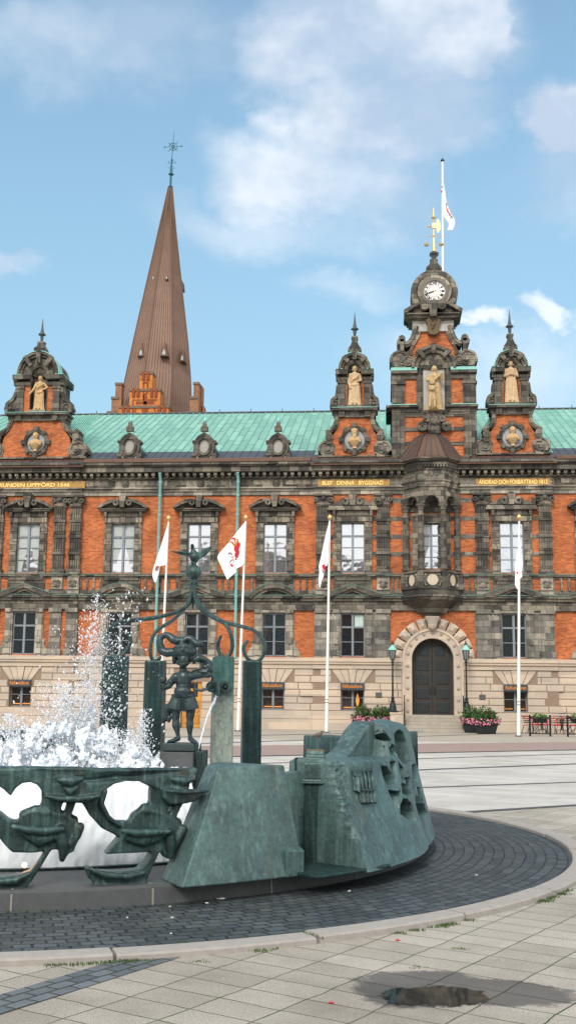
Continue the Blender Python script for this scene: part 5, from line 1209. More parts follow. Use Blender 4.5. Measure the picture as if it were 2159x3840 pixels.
def screen(xa, xb, Y, lb):
    a = pl(*yr(xa, 990), Y).x; b = pl(*yr(xb, 990), Y).x; o = empty('planter_screen', ((a+b)/2, Y, 0), lb, 'barrier', 'black cafe screens with planter boxes'); w = (b-a)/2
    for s in (-1, 1): m = M(); m.box(s*w-.04, s*w+.04, -.04, .04, 0, .92); m.build('post', MBLK, o, keep=True, bevel=.006)
    m = M(); m.box(-w+.045, w-.045, -.015, .015, .80, .84); m.box(-w+.045, w-.045, -.015, .015, .1, .14)
    for s in (-1, 1):
        m.tube([(s*(w-.05), 0, .14), (0, 0, .47), (s*(w-.05), .0, .80)], .014, 5); m.box(s*(w-.14)-.012, s*(w-.14)+.012, -.012, .012, .14, .8)
    m.build('frame', MBLK, o, keep=True)
    m = M(); m.hull([(-.26, -.13, .58), (.26, -.13, .58), (.26, .13, .58), (-.26, .13, .58)], [(-.31, -.16, .78), (.31, -.16, .78), (.31, .16, .78), (-.31, .16, .78)]); m.build('planter_box', MBLK, o, keep=True)
    m = M(); leafcloud(m, (-.1, 0, .84), (.2, .14, .13), 160, .075, 3); leafcloud(m, (.16, 0, .82), (.14, .12, .1), 100, .075, 4); m.build('foliage', simple('fresh_green', (.07, .2, .03), .6, 0, .4, 6), o, keep=True)
screen(400, 862, 49.3, 'black screen with a box of green plants, first one right of the white flagpole'); screen(1258, 1760, 49.2, 'black screen with green plants, cut off at the right edge of the view')
# ================================================================ FOUNTAIN
ZB = .15
def pz6(x, y, z): return gnd(*y6(x, y), z)
def polar(R, th, z): return Vector((CX+R*cos(th), CY+R*sin(th), z))
plinth_mat = simple('dark_granite', (.078, .083, .085), .6, 0, .3, 12, .15)
FW = empty('fountain_basin', (CX, CY, 0), 'round fountain basin ringed by patinated bronze walls and open bronze work', 'fountain')
m = M(); R0, R1 = 3.5, 4.40
m.add([], []); n = 120; vs = []; fs = []
for i in range(n):
    t = 2*pi*i/n
    for r, z in ((R0, -.02), (R1+.01, -.02), (R1, ZB-.02), (R1-.03, ZB), (R0, ZB)): vs.append(polar(r, t, z))
for i in range(n):
    j = (i+1) % n
    for q in range(5): fs.append((i*5+q, i*5+(q+1) % 5, j*5+(q+1) % 5, j*5+q))
m.add(vs, fs); m.build('plinth', plinth_mat, FW, smooth=True, autos=30)
m = M()
for k in range(26):
    t = 2*pi*k/26-2.02; d = Vector((cos(t), sin(t), 0)); s = Vector((-d.y, d.x, 0))*.008; a = polar(R0+.02, t, ZB+.002); b = polar(R1-.02, t, ZB+.002); c = polar(R1+.004, t, ZB-.025); e = polar(R1+.013, t, 0)
    m.add([a-s, a+s, b+s, b-s], [(0,1,2,3)]); m.add([c-s, c+s, e+s, e-s], [(0,1,2,3)])
m.build('plinth_joint', simple('pale_mortar', (.25, .24, .21), .9), FW)
# inner basin floor lip
m = M(); m.ring(0, 0, 3.4, 3.499, -.3, ZB+.02, 96); m.v = [(CX+x, CY+z, y) for x, y, z in m.v]; m.build('basin_lip', MBZD, FW, smooth=True, autos=30)
# ---- openwork: silhouettes laid on the ring, given thickness and melted together
RW = 4.22
def ow(m, pts, th=.2, R=RW, off=0):
    q = [cyl(*y5(x, y), R) for x, y in pts]; a = []; b = []
    for p in q:
        d = Vector((p.x-CX, p.y-CY, 0)).normalized(); a.append(p+d*(th/2+off)); b.append(p-d*(th/2-off))
    m.hull(a, b)
def owl(m, pts, rs, off=.1, R=RW, n=8):
    q = []
    for x, y in pts: p = cyl(*y5(x, y), R); d = Vector((p.x-CX, p.y-CY, 0)).normalized(); q.append(p+d*off)
    if not hasattr(rs, '__len__'): rs = [rs]*len(q)
    for p, r in zip(q, rs): m.ball(p, r, n)
    for i in range(len(q)-1): m.tube([q[i], q[i+1]], [rs[i], rs[i+1]], n)
m = M()
ow(m, [(-300, 152), (-100, 149), (100, 147), (300, 145), (450, 150), (600, 152), (750, 156), (900, 156), (1050, 154), (1200, 151), (1322, 152), (1300, 200), (1258, 266), (1160, 285), (1060, 285), (1010, 268), (940, 232), (850, 230), (760, 254), (700, 300), (660, 345), (560, 375), (430, 370), (330, 345), (285, 300), (255, 255), (212, 236), (160, 242), (110, 280), (75, 334), (30, 285), (-20, 255), (-160, 240), (-300, 240)], .13)
ow(m, [(1070, 285), (1350, 287), (1335, 325), (1290, 360), (1220, 380), (1120, 388), (1075, 340)], .2, RW, .03)
ow(m, [(305, 322), (480, 345), (655, 318), (640, 348), (560, 375), (430, 374), (350, 352)], .2, RW, .03)
ow(m, [(283, 300), (340, 340), (432, 365), (398, 450), (430, 485), (300, 475), (235, 440), (272, 400), (285, 360)], .10)
ow(m, [(455, 370), (512, 372), (470, 488), (425, 470)], .12); ow(m, [(1172, 372), (1228, 372), (1170, 500), (1132, 486)], .12)
ow(m, [(1013, 285), (1070, 300), (1152, 380), (1108, 465), (1000, 450), (895, 455), (985, 412), (1016, 370)], .10)
ow(m, [(118, 498), (158, 452), (230, 430), (300, 430), (400, 455), (500, 490), (552, 532), (548, 590), (520, 650), (500, 705), (468, 716), (430, 778), (403, 772), (398, 690), (330, 700), (220, 713), (90, 713), (60, 690), (0, 612), (-140, 500), (-300, 470), (-300, 380), (-140, 400), (0, 445), (60, 488)], .13)
ow(m, [(875, 505), (898, 455), (960, 415), (1010, 400), (1100, 455), (1200, 510), (1238, 552), (1225, 600), (1182, 700), (1150, 752), (1120, 750), (1088, 706), (1000, 710), (706, 726), (760, 660), (806, 608), (800, 500)], .13)
ow(m, [(545, 360), (680, 320), (676, 400), (688, 440), (725, 482), (800, 503), (880, 508), (900, 560), (806, 608), (700, 555), (610, 470)], .13)
ow(m, [(573, 815), (592, 806), (650, 835), (720, 843), (850, 843), (930, 828), (990, 770), (1018, 708), (1066, 712), (1040, 770), (1000, 860), (970, 938), (800, 947), (655, 944), (600, 880)], .13)
ow(m, [(345, 698), (300, 712), (262, 770), (200, 842), (120, 870), (0, 880), (-300, 880), (-300, 972), (155, 972), (212, 912), (290, 790)], .13)
# modelled lips, hulls and bows standing proud of the silhouette
owl(m, [(100, 530), (200, 555), (300, 560), (420, 550)], [0.022, 0.032, 0.032, 0.022], .13); owl(m, [(810, 560), (900, 575), (1000, 572), (1120, 560)], [0.022, 0.032, 0.032, 0.022], .13)
owl(m, [(190, 590), (270, 615), (360, 600)], [0.036, 0.054, 0.036], .08); owl(m, [(860, 605), (960, 625), (1060, 600)], [0.036, 0.054, 0.036], .08)
owl(m, [(410, 560), (420, 650), (425, 750)], [0.043, 0.043, 0.014], .09); owl(m, [(1130, 580), (1135, 660), (1135, 735)], [0.043, 0.043, 0.022], .09)
owl(m, [(540, 540), (520, 600), (480, 660)], [0.036, 0.032, 0.022], .06); owl(m, [(1228, 552), (1200, 610), (1165, 690)], [0.036, 0.032, 0.022], .06)
owl(m, [(305, 325), (400, 340), (520, 346), (650, 322)], [0.014, 0.022, 0.025, 0.014], .17); owl(m, [(1075, 290), (1180, 300), (1350, 289)], [0.014, 0.022, 0.014], .17)
owl(m, [(395, 225), (470, 232), (545, 215)], [0.022, 0.043, 0.022], .1); owl(m, [(1140, 220), (1210, 230), (1280, 212)], [0.022, 0.043, 0.022], .1)
owl(m, [(430, 275), (470, 300), (520, 270)], [0.014, 0.036, 0.014], .09); owl(m, [(1150, 265), (1200, 280), (1250, 262)], [0.014, 0.036, 0.014], .09)
owl(m, [(160, 460), (240, 440), (330, 450), (500, 500)], [0.036, 0.050, 0.050, 0.036], .02); owl(m, [(900, 480), (980, 430), (1060, 445), (1200, 515)], [0.029, 0.058, 0.050, 0.036], .02)
owl(m, [(580, 815), (700, 862), (850, 866), (950, 845)], [0.014, 0.029, 0.029, 0.022], .11); owl(m, [(-200, 900), (0, 900), (120, 890), (200, 850)], [0.029, 0.029, 0.029, 0.022], .11)
owl(m, [(650, 930), (800, 935), (960, 925)], .032, .05); owl(m, [(-200, 955), (0, 960), (150, 958)], .032, .05)
owl(m, [(-300, 165), (-100, 163), (100, 160), (300, 158), (500, 163), (700, 168), (900, 168), (1100, 167), (1310, 165)], .032, .02)
owl(m, [(700, 300), (680, 380), (720, 470), (800, 530)], [0.022, 0.022, 0.022, 0.014], .08)
openw = m.build('openwork', MBZ, FW, remesh=.010, relax=2, fn=lambda p: p+Vector((1, .6, 1))*(noise.fractal(p*5, 1, 2, 2)*.006))
# ---- solid trapezoid block
def slab(name, mat, bot, top, parent=FW, bev=.02, **k):
    m = M(); m.hull(bot, top); return m.build(name, mat, parent, bevel=bev, **k)
zt = 1.075
def onR(px, py, R): return cyl(*y6(px, py), R)
def inward(p, d): v = Vector((CX-p.x, CY-p.y, 0)).normalized(); return p+v*d
TL = onR(288, 298, 4.32); TR = onR(614, 288, 4.42); zt = (TL.z+TR.z)/2
A = pz6(105, 897, ZB); B = pz6(712, 832, ZB); A2 = pz6(5, 855, ZB)
TL2 = gnd(*y6(228, 290), TL.z)
nb = 10; bot = []; top = []
m = M()
# curved front: sample between A and B round the ring
def thof(p): return atan2(p.y-CY, p.x-CX)
ta, tb, ra, rb = thof(A), thof(B), hypot(A.x-CX, A.y-CY), hypot(B.x-CX, B.y-CY); ua, ub = thof(TL), thof(TR)
rows_ = []
for j in range(13):
    v = j/12; row = []
    for i in range(nb+1):
        u = i/nb; th = (ta+(tb-ta)*u)*(1-v)+(ua+(ub-ua)*u)*v; rr = (ra+(rb-ra)*u)*(1-v)+(4.32+.10*u)*v
        rr += .0
        if j == 0 and u > .86: pass
        row.append(polar(rr, th, ZB+(zt-ZB)*v))
    rows_.append(row)
inner = [[polar(3.98, thof(A2)-(0), ZB), polar(4.0, tb+.02, ZB)], [Vector((TL2.x, TL2.y, zt)), polar(4.05, ub-.04, zt)]]
g = []
for row in rows_: g += row
fs = []; w_ = nb+1
for j in range(12):
    for i in range(nb): fs.append((j*w_+i, j*w_+i+1, (j+1)*w_+i+1, (j+1)*w_+i))
b0 = len(g); g += [A2, polar(3.75, tb+.02, ZB), Vector((TL2.x, TL2.y, zt)), polar(3.72, ub-.05, zt)]
L0 = [j*w_ for j in range(13)]; Rr = [j*w_+nb for j in range(13)]
fs += [tuple(L0+[b0+2, b0]), tuple(Rr+[b0+3, b0+1]), tuple(list(range(nb+1))+[b0+1, b0]), tuple([12*w_+i for i in range(nb+1)]+[b0+3, b0+2]), (b0, b0+1, b0+3, b0+2)]
m.add(g, fs); m.build('trapezoid_block', MBZL, FW, bevel=.012, fn=None)
# wedge feet
for a, b, c, d in (((652, 655), (712, 712), (625, 718), (700, 835)), ((960, 615), (1012, 668), (960, 674), (1010, 780))):
    bb = pz6(d[0], d[1], ZB); R_ = hypot(bb.x-CX, bb.y-CY); p, q, r = onR(a[0], a[1], R_-.16), onR(b[0], b[1], R_+.0), onR(c[0], c[1], R_-.0)
    dn = lambda v: Vector((v.x, v.y, ZB)); m = M(); ins = inward(q, .25); ins2 = inward(r, .25)
    m.add([p, q, r, dn(q), dn(r), Vector((ins.x, ins.y, q.z)), Vector((ins2.x, ins2.y, q.z)), dn(ins), dn(ins2)], [(0,1,2), (2,1,3,4), (1,5,7,3), (2,4,8,6), (0,5,1), (0,2,6), (0,6,5), (3,7,8,4), (5,6,8,7)])
    m.build('wedge_foot', MBZL, FW, bevel=.006)
# ---- recess wall between block and mass
m = M(); pts = []
n = 24; t0, t1 = thof(onR(612, 288, 4.4))-.07, thof(onR(850, 262, 4.3)); vs = []; fs = []
for i in range(n+1):
    u = i/n; th = t0+(t1-t0)*u; dip = .10*sin(pi*(.12+.88*u))**.8
    for R_, z in ((4.2-.15*sin(pi*u), zt-dip-.02), (4.26-.20*sin(pi*u), .75), (4.32-.22*sin(pi*u), ZB), (3.98, ZB), (3.98, zt-dip-.02)): vs.append(polar(R_, th, z))
for i in range(n):
    for q in range(5): fs.append((i*5+q, i*5+(q+1) % 5, (i+1)*5+(q+1) % 5, (i+1)*5+q))
m.add(vs, fs); m.build('recess_wall', MBZL, FW, smooth=True, autos=40)
m = M(); vs = []; fs = []; t0, t1 = thof(pz6(700, 835, ZB))-.01, thof(pz6(1005, 782, ZB))+.01
ring_ = [polar(4.80, t0+(t1-t0)*i/12, 0) for i in range(13)]+[polar(4.1, t1+(t0-t1)*i/12, 0) for i in range(13)]
m.hull([(p.x, p.y, ZB-.0) for p in ring_], [(p.x, p.y, ZB+.03) for p in ring_]); m.build('base_slab', MBZD, FW, bevel=.01)
# ---- little tower
tc = pz6(785, 752, ZB+.05); thc = thof(tc); tc = polar(hypot(tc.x-CX, tc.y-CY)-.05, thc, 0)
def sqr(w, d, z): 
    e = Vector((cos(thc+.62), sin(thc+.62), 0)); s = Vector((-e.y, e.x, 0)); return [tc+e*(w*a)+s*(d*b)+Vector((0, 0, z)) for a, b in ((1, 1), (-1, 1), (-1, -1), (1, -1))]
zT = lambda y: cyl(*y11(360, y), 4.29).z
m = M(); m.hull(sqr(.098, .098, ZB), sqr(.090, .092, zT(700))); m.build('tower_shaft', MBZD, FW, bevel=.008)
m = M(); m.hull(sqr(.118, .122, zT(700)), sqr(.118, .122, zT(680))); m.hull(sqr(.108, .11, zT(680)), sqr(.098, .10, zT(655))); m.build('tower_collar', MBZ, FW, bevel=.006)
m = M(); m.hull(sqr(.086, .100, zT(655)), sqr(.086, .095, zT(525)))
for k, (y1_, y0_) in enumerate(((505, 525), (485, 505), (462, 485), (435, 462), (400, 435))): w = .090-.014*k; m.hull(sqr(.09-.003*k, w+.006, zT(y0_)), sqr(.09-.003*k, w-.004, zT(y1_)))
m.build('tower_house', MBZ, FW, bevel=.004)
m = M(); m.hull(sqr(.075, .032, zT(400)), sqr(.075, .028, zT(394))); m.build('tower_ridge', simple('bare_bronze', (.20, .12, .06), .4, .6), FW)
# ---- massive carved wall
th0 = thof(onR(850, 700, 4.6)); th0 = radians(-38.6); th1 = radians(28)
def crest(th):
    d = math.degrees(th); P_ = [(-40, 1.075), (-30, 1.065), (-23, 1.06), (-21.3, 1.36), (-17, 1.40), (-8, 1.36), (-1, 1.30), (10, 1.1), (30, .9)]
    for (a, x), (b, y) in zip(P_, P_[1:]):
        if a <= d <= b: t = (d-a)/(b-a); t = t*t*(3-2*t); return x+(y-x)*t
    return P_[0][1] if d < -40 else .9
HOLES = [[(890, 205), (950, 240), (1003, 308), (915, 318), (893, 260)], [(885, 340), (930, 343), (975, 388), (988, 450), (965, 492), (935, 440), (908, 390)], [(995, 385), (1012, 346), (1030, 352), (1048, 400), (1046, 438), (1010, 438), (996, 420)],
 [(1040, 250), (1058, 222), (1080, 214), (1110, 238), (1140, 320), (1165, 420), (1182, 490), (1130, 522), (1080, 475), (1045, 390)], [(915, 538), (960, 545), (990, 590), (1018, 628), (998, 505), (1040, 498), (1058, 600), (1045, 690), (1000, 745), (970, 725), (938, 640)],
 [(1070, 505), (1112, 560), (1137, 650), (1110, 692), (1090, 622)], [(1100, 690), (1140, 712), (1143, 645), (1170, 645), (1178, 740), (1192, 790), (1160, 818), (1108, 785)], [(978, 758), (1052, 770), (1077, 925), (1030, 862)], [(1055, 772), (1092, 763), (1086, 815), (1064, 812)],
 [(1090, 900), (1113, 845), (1150, 838), (1190, 890), (1215, 960), (1232, 1052), (1150, 1012), (1088, 967)], [(1230, 815), (1262, 820), (1300, 890), (1327, 960), (1287, 1042), (1248, 970), (1234, 890)], [(1195, 530), (1226, 524), (1236, 620), (1242, 700), (1200, 742)], [(1240, 730), (1265, 740), (1300, 860), (1285, 880), (1250, 790)]]
HO = [[y11(*p) for p in h] for h in HOLES]; ROUGH = [y11(*p) for p in ((452, 520), (570, 500), (600, 640), (625, 900), (660, 1110), (690, 1220), (560, 1260), (440, 1120), (440, 700))]
PLAQ = [y11(*p) for p in ((635, 560), (800, 540), (842, 860), (715, 885), (670, 760))]
def sd(p, poly):                                                # signed distance, negative inside
    d = 1e9; ins = False; n = len(poly)
    for i in range(n):
        a, b = poly[i], poly[(i+1) % n]; ex, ey = b[0]-a[0], b[1]-a[1]; wx, wy = p[0]-a[0], p[1]-a[1]; t = max(0, min(1, (wx*ex+wy*ey)/(ex*ex+ey*ey)))
        d = min(d, hypot(wx-ex*t, wy-ey*t))
        if (a[1] > p[1]) != (b[1] > p[1]) and p[0] < (b[0]-a[0])*(p[1]-a[1])/(b[1]-a[1])+a[0]: ins = not ins
    return -d if ins else d
NT, NZ = 380, 150; vs = []; fs = []
def Rout(th, v):
    d = math.degrees(th); b = 4.83-.24*max(0, min(1, (d+38)/23)); k = max(0, min(1, (d+38.6)/1.1)); k = k*k*(3-2*k)
    top = 4.28-.08*max(0, min(1, (d+32)/20)); lean = (v*(crest(th)-ZB)/1.2)**.9; lean = min(lean, 1.05); b -= .09*max(0, min(1, (d+22)/14))
    r_ = b*(1-lean)+top*lean; return 4.1+(r_-4.1)*k
for i in range(NT+1):
    th = th0+(th1-th0)*i/NT; H_ = crest(th)
    for j in range(NZ+1):
        v = j/NZ; z = ZB+(H_-ZB)*v; R_ = Rout(th, v); p = polar(R_, th, z); q = proj(p); dd = 0
        if math.degrees(th) < 12 and v > .02:
            for h in HO:
                s = sd(q, h)
                if s < 2: t = max(0, min(1, (1.5-s)/3.5)); dd = max(dd, .17*t*t*(3-2*t)+.005*min(14, max(0, -s)))
            s = sd(q, ROUGH)
            if s < 6: dd += max(0, min(1, (6-s)/8))*(.018+.020*noise.fractal(p*24, 1, 2, 4))
        e = max(0, (v-.93)/.07); dd += .06*e*e
        dd += .006*noise.fractal(p*6, 1, 2, 3)
        vs.append(polar(R_-dd, th, z-.02*e*e))
for i in range(NT):
    for j in range(NZ): a = i*(NZ+1)+j; fs.append((a, a+NZ+1, a+NZ+2, a+1))
b0 = len(vs)
for i in range(NT+1):
    th = th0+(th1-th0)*i/NT; H_ = crest(th); vs += [polar(3.92, th, ZB), polar(3.98, th, H_-.05), polar(4.07, th, H_-.012)]
for i in range(NT):
    a = b0+3*i; fs += [(a, a+1, a+4, a+3), (a+1, a+2, a+5, a+4), (a+2, i*(NZ+1)+NZ, (i+1)*(NZ+1)+NZ, a+5), (i*(NZ+1), a, a+3, (i+1)*(NZ+1))]
fs += [tuple(range(NZ+1))+(b0+2, b0+1, b0), tuple(NT*(NZ+1)+j for j in range(NZ, -1, -1))+(b0+3*NT, b0+3*NT+1, b0+3*NT+2)]
m = M(); m.add(vs, fs); m.build('carved_wall', MBZL, FW, smooth=True, autos=50)
hm = [(-31.5, .98), (-30.4, 1.06), (-29, 1.09), (-27.4, 1.16), (-25.6, 1.255), (-23.9, 1.325), (-22.3, 1.365), (-21.2, 1.375), (-21.2, .95), (-24, .93)]
m = M(); m.hull([polar(4.18 if z < 1.2 else 4.15, radians(a), z) for a, z in hm], [polar(3.93, radians(a), z) for a, z in hm]); m.build('carved_wall_crest', MBZL, FW, remesh=.016, relax=6)
# relief plaque with slim figures
def wallp(px, py, off=0.):                                      # point on the outer face of the carved wall
    lo, hi = 4.2, 4.8
    for _ in range(22):
        R_ = (lo+hi)/2; p = cyl(px, py, R_); th = thof(p); v = max(0, min(1, (p.z-ZB)/(crest(th)-ZB)))
        if R_ > Rout(th, v): hi = R_
        else: lo = R_
    return inward(cyl(px, py, R_), -off)
m = M(); W11 = lambda x, y, o=.0: wallp(*y11(x, y), o)
for x0_, x1_, y0_, y1_ in ((640, 700, 565, 770), (700, 835, 755, 875)):
    q = [(x0_, y0_), (x1_, y0_-8), (x1_+12, y1_-8), (x0_+22, y1_)]; m.hull([W11(x, y, .02) for x, y in q], [W11(x, y, -.05) for x, y in q])
for k in range(5):
    x = 668+k*32; dx = 22
    m.limb((W11(x, 590, .03), .012), (W11(x+dx*.2, 640, .035), .02), (W11(x+dx*.6, 700, .035), .018), (W11(x+dx, 775, .03), .012)); m.ball(W11(x-4, 560, .035), .018, 8)
    if k: m.limb((W11(x+30, 775, .03), .015), (W11(x+42, 865, .03), .016))
m.tube([W11(640, 590, .03), (W11(790, 575, .04)), W11(805, 600, .03)], .015, 6); m.tube([W11(705, 750, .04), W11(770, 758, .045), W11(825, 742, .04)], .012, 6); m.tube([W11(645, 620, .03), W11(700, 625, .04)], .012, 6)
m.build('relief_plaque', MBZ, FW, remesh=.008, relax=1)
# ---- far side of the ring: blocks and low wall seen through the spray
def arcblock(name, d0, d1, z0_, z1_, ro, ri, mat=MBZ, lean=.12, n=14, seg=None):
    m = M(); vs = []; fs = []
    for i in range(n+1):
        th = radians(d0+(d1-d0)*i/n); vs += [polar(ro, th, z0_), polar(ro-lean, th, z1_), polar(ri+.02, th, z1_), polar(ri, th, z0_)]
    for i in range(n):
        for q in range(4): fs.append((i*4+q, i*4+(q+1) % 4, i*4+4+(q+1) % 4, i*4+4+q))
    fs += [(0, 1, 2, 3), tuple(n*4+q for q in (3, 2, 1, 0))]; m.add(vs, fs); return m.build(name, mat, FW, bevel=.015)
p1 = gnd(763, 1861, 1.08); 
arcblock('far_link', 20, 31.8, ZB, .98, 4.3, 3.95, MBZ); arcblock('far_block', 32, 43.8, ZB, 1.08, 4.5, 3.92, MBZ); arcblock('far_block', 95, 150, ZB, 1.05, 4.5, 3.92, MBZD); arcblock('far_link', 60, 70, ZB, .5, 4.35, 4.0, MBZD)
arcblock('far_foot', 70, 95, ZB, .45, 4.35, 4.05, MBZD)
arcblock('near_block', 180, 225, ZB, 1.08, 4.75, 3.95, MBZL, .4)
# right hand fin behind the carved wall
fa = pl(*y11(1165, 232), 13.6); fb = pl(*y11(1238, 228), 13.3)
m = M(); m.hull([(fa.x-.1, 13.55, ZB), (fb.x+.02, 13.2, ZB), (fb.x+.0, 13.7, ZB), (fa.x-.1, 13.9, ZB)], [(fa.x, 13.55, fa.z), (fb.x, 13.2, fb.z), (fb.x+.0, 13.7, fb.z), (fa.x, 13.9, fa.z)]); m.build('bronze_fin', MBZ, FW, bevel=.01)
# ================================================================ PILLARS
def mk_limed():                                                 # bronze crusted with lime where the spout splashes it
    n = N('limed_bronze', .7, .1, .3); sp = n.n('ShaderNodeSeparateXYZ'); n.l(n.co(), sp.inputs[0])
    cb = n.n('ShaderNodeCombineXYZ'); n.l(sp.outputs[0], cb.inputs[0]); n.l(sp.outputs[1], cb.inputs[1]); n.l(n.math('MULTIPLY', sp.outputs[2], .18), cb.inputs[2])
    a = n.noise(16, 6, .7, cb.outputs[0]); g = n.noise(30, 5, .7)
    h = n.math('ADD', sp.outputs[2], n.math('MULTIPLY', n.math('SUBTRACT', a, .5), .9)); k = n.ramp(n.math('SUBTRACT', 1.75, h), (.0, (0,)*3), (.22, (1,)*3))
    c = n.mix(n.ramp(a, (.35, (0,)*3), (.65, (1,)*3)), (.030, .075, .072), (.07, .17, .155)); l = n.mix(n.ramp(a, (.3, (0,)*3), (.6, (1,)*3)), (.13, .19, .165), (.34, .37, .31)); c = n.mix(k, c, l)
    c = n.mix(.6, c, n.ramp(g, (.35, (.6,)*3), (.65, (1.3,)*3)), 'MULTIPLY'); n.col(c); n.bump(g, .6, .012); return n.m
def pillar(px, ptop, Yt, w, d, rot, lb, mat, mouth=False, zb=.0):
    t = pl(px, ptop, Yt); o = empty('bronze_pillar', (t.x, Yt, zb), lb, 'pillar', 'square bronze pillars carrying the crown'); z = t.z-zb
    c, s = cos(rot), sin(rot); R2 = lambda a, b, k: (a*c*k-b*s*k, a*s*k+b*c*k)
    m = M(); pr = [(-w, -d*.8), (-w*.8, -d), (w*.8, -d), (w, -d*.8), (w, d), (-w, d)]
    m.hull([(*R2(a, b, 1.08), 0) for a, b in pr], [(*R2(a, b, 1.), z) for a, b in pr])
    m.build('shaft', mat, o, bevel=.006, keep=True); m = M(); m.hull([(*R2(a, b, .97), z+.001) for a, b in pr], [(*R2(a, b, .93), z+.012) for a, b in pr]); m.build('cap', MBZ, o, keep=True)
    return o, t
k0 = .0218
P1, t1_ = pillar(291, 1652, 11.8, .118, .10, -.25, 'dark bronze pillar in the spray, leftmost of the four', mk_bronze('wet_bronze', (.014, .028, .032), (.03, .075, .075), (.10, .19, .18), .3, .3, .4))
P2, t2_ = pillar(391.5, 1665, 13.1, .112, .095, -.1, 'dark bronze pillar just behind the turbaned boy statue', MBZD)
P3, t3_ = pillar(562, 1655, 11.9, .108, .105, .28, 'pale streaked bronze pillar with an owl faced spout', mk_limed(), True)
P4, t4_ = pillar(634.5, 1665, 13.0, .108, .10, .22, 'dark bronze pillar without spout, rightmost of the four', MBZD)
# owl faced spouts
def spout(parent, px, py, Y, s=1.):
    c = pl(px, py, Y); m = M()
    for k in (-1, 1):
        cc = c+Vector((k*.075*s, -.02, .01)); m.ring(cc.x, cc.z, .03*s, .058*s, cc.y-.045, cc.y+.05, 16); m.ball(cc+Vector((0, -.02, 0)), .026*s, 8)
    m.limb((c+Vector((0, -.03, .05)), .03*s), (c+Vector((0, -.07, -.03)), .03*s), (c+Vector((0, -.09, -.07)), .02*s))
    m.build('owl_spout', MBZ, parent, smooth=True, autos=40)
pf = Y_ = 11.9-.125; sx, sy = y2(835, 1500); spout(P3, sx-1, sy, 11.78)
spout(P1, *y0(862, 655), 11.66, 1.1)
# ================================================================ CROWN OF ARMS, BALL AND BIRD
YB = 12.45; ballc = pl(487, 1440, YB); CR = empty('bronze_crown', tuple(ballc), 'green bronze crown of four curling arms topped by a ball and a spread winged bird', 'sculpture')
m = M(); m.ball(ballc, .0905, 28); m.build('ball', MBZ, CR, smooth=True)
m = M()
for k in range(6): a = k*1.05; m.tube([ballc+Vector((.07*cos(a), .07*sin(a), -.16)), ballc+Vector((.03*cos(a), .03*sin(a), -.11)), ballc+Vector((.02*cos(a), .02*sin(a), -.08))], [.004, .016, .02], 6)
m.limb((ballc+Vector((0, 0, -.09)), .035), (ballc+Vector((0, 0, -.28)), .03), (ballc+Vector((0, 0, -.42)), .006)); m.build('collar', MBZ, CR, smooth=True, autos=40)
A1 = [(484, 1478), (481, 1505), (470, 1525), (443, 1540), (400, 1552), (360, 1558), (333, 1561), (305, 1565), (285, 1576), (271, 1592), (266, 1615), (275, 1640), (292, 1650), (312, 1643), (326, 1622), (328, 1606), (322, 1594)]
c2 = lambda pts: [y2(x, y) for x, y in pts]
A2_ = c2([(568, 500), (545, 640), (480, 750), (380, 845), (300, 895), (235, 940), (192, 1000), (170, 1080), (166, 1160), (182, 1220), (215, 1240), (250, 1222), (264, 1190)])
A3 = c2([(588, 500), (592, 590), (615, 670), (660, 740), (730, 792), (810, 835), (880, 870), (925, 930), (955, 1020), (958, 1110), (932, 1178), (890, 1203), (850, 1185), (825, 1125), (824, 1060), (852, 990)])
A4 = c2([(585, 560), (640, 680), (720, 770), (800, 820), (900, 868), (1050, 905), (1150, 932), (1222, 985), (1268, 1060), (1275, 1130), (1242, 1212), (1188, 1245), (1112, 1222), (1072, 1150), (1072, 1090), (1115, 1040)])
for pts, Yt, fl in ((A1, 11.8, 5), (A2_, 13.1, 5), (A3, 11.9, 6), (A4, 13.0, 6)):
    pts = scurve(pts, 4); x0_, x1_ = pts[0][0], pts[-1][0]; q = []; L_ = 0; ls = [0]
    for a, b in zip(pts, pts[1:]): L_ += hypot(a[0]-b[0], a[1]-b[1]); ls.append(L_)
    for (x, y), l in zip(pts, ls): t = min(1, l/(L_*.58)); t = t*t*(3-2*t); q.append(pl(x, y, YB+(Yt-YB)*t))
    m = M(); n_ = len(q); m.tube(q, [.022 if i < n_-5 else .022-.002*(i-n_+5) for i in range(n_)], 8, 1.25); m.build('arm', MBZ, CR, smooth=True, autos=50)
m = M(); B_ = lambda x, y, d=0.: Vector(pl(*y2(x, y), YB+d))
m.limb((B_(588, 300), .03), (B_(588, 285), .032)); m.limb((B_(585, 262), .03), (B_(590, 225, -.02), .06), (B_(585, 195, -.03), .045), (B_(576, 150, -.04), .022), (B_(572, 120, -.05), .022)); m.limb((B_(572, 118, -.06), .015), (B_(560, 112, -.1), .004))
def wing(pts, th):
    n = len(pts)//2; a = [B_(*p) for p in pts]; m.hull([v+Vector((0, -th, 0)) for v in a], [v+Vector((0, th, 0)) for v in a])
wing([(570, 190, 0), (535, 185, 0), (470, 175, -.02), (400, 172, -.05), (372, 172, -.06), (400, 192, -.05), (460, 208, -.02), (530, 222, 0), (575, 240, 0)], .012)
wing([(610, 190, 0), (650, 175, .0), (700, 145, .03), (762, 122, .06), (755, 150, .06), (735, 185, .05), (700, 215, .03), (650, 245, .0), (610, 275, 0)], .014)
m.limb((B_(600, 255), .04), (B_(625, 215, .02), .03)); m.build('bird', MBZ, CR, remesh=.006, relax=1)
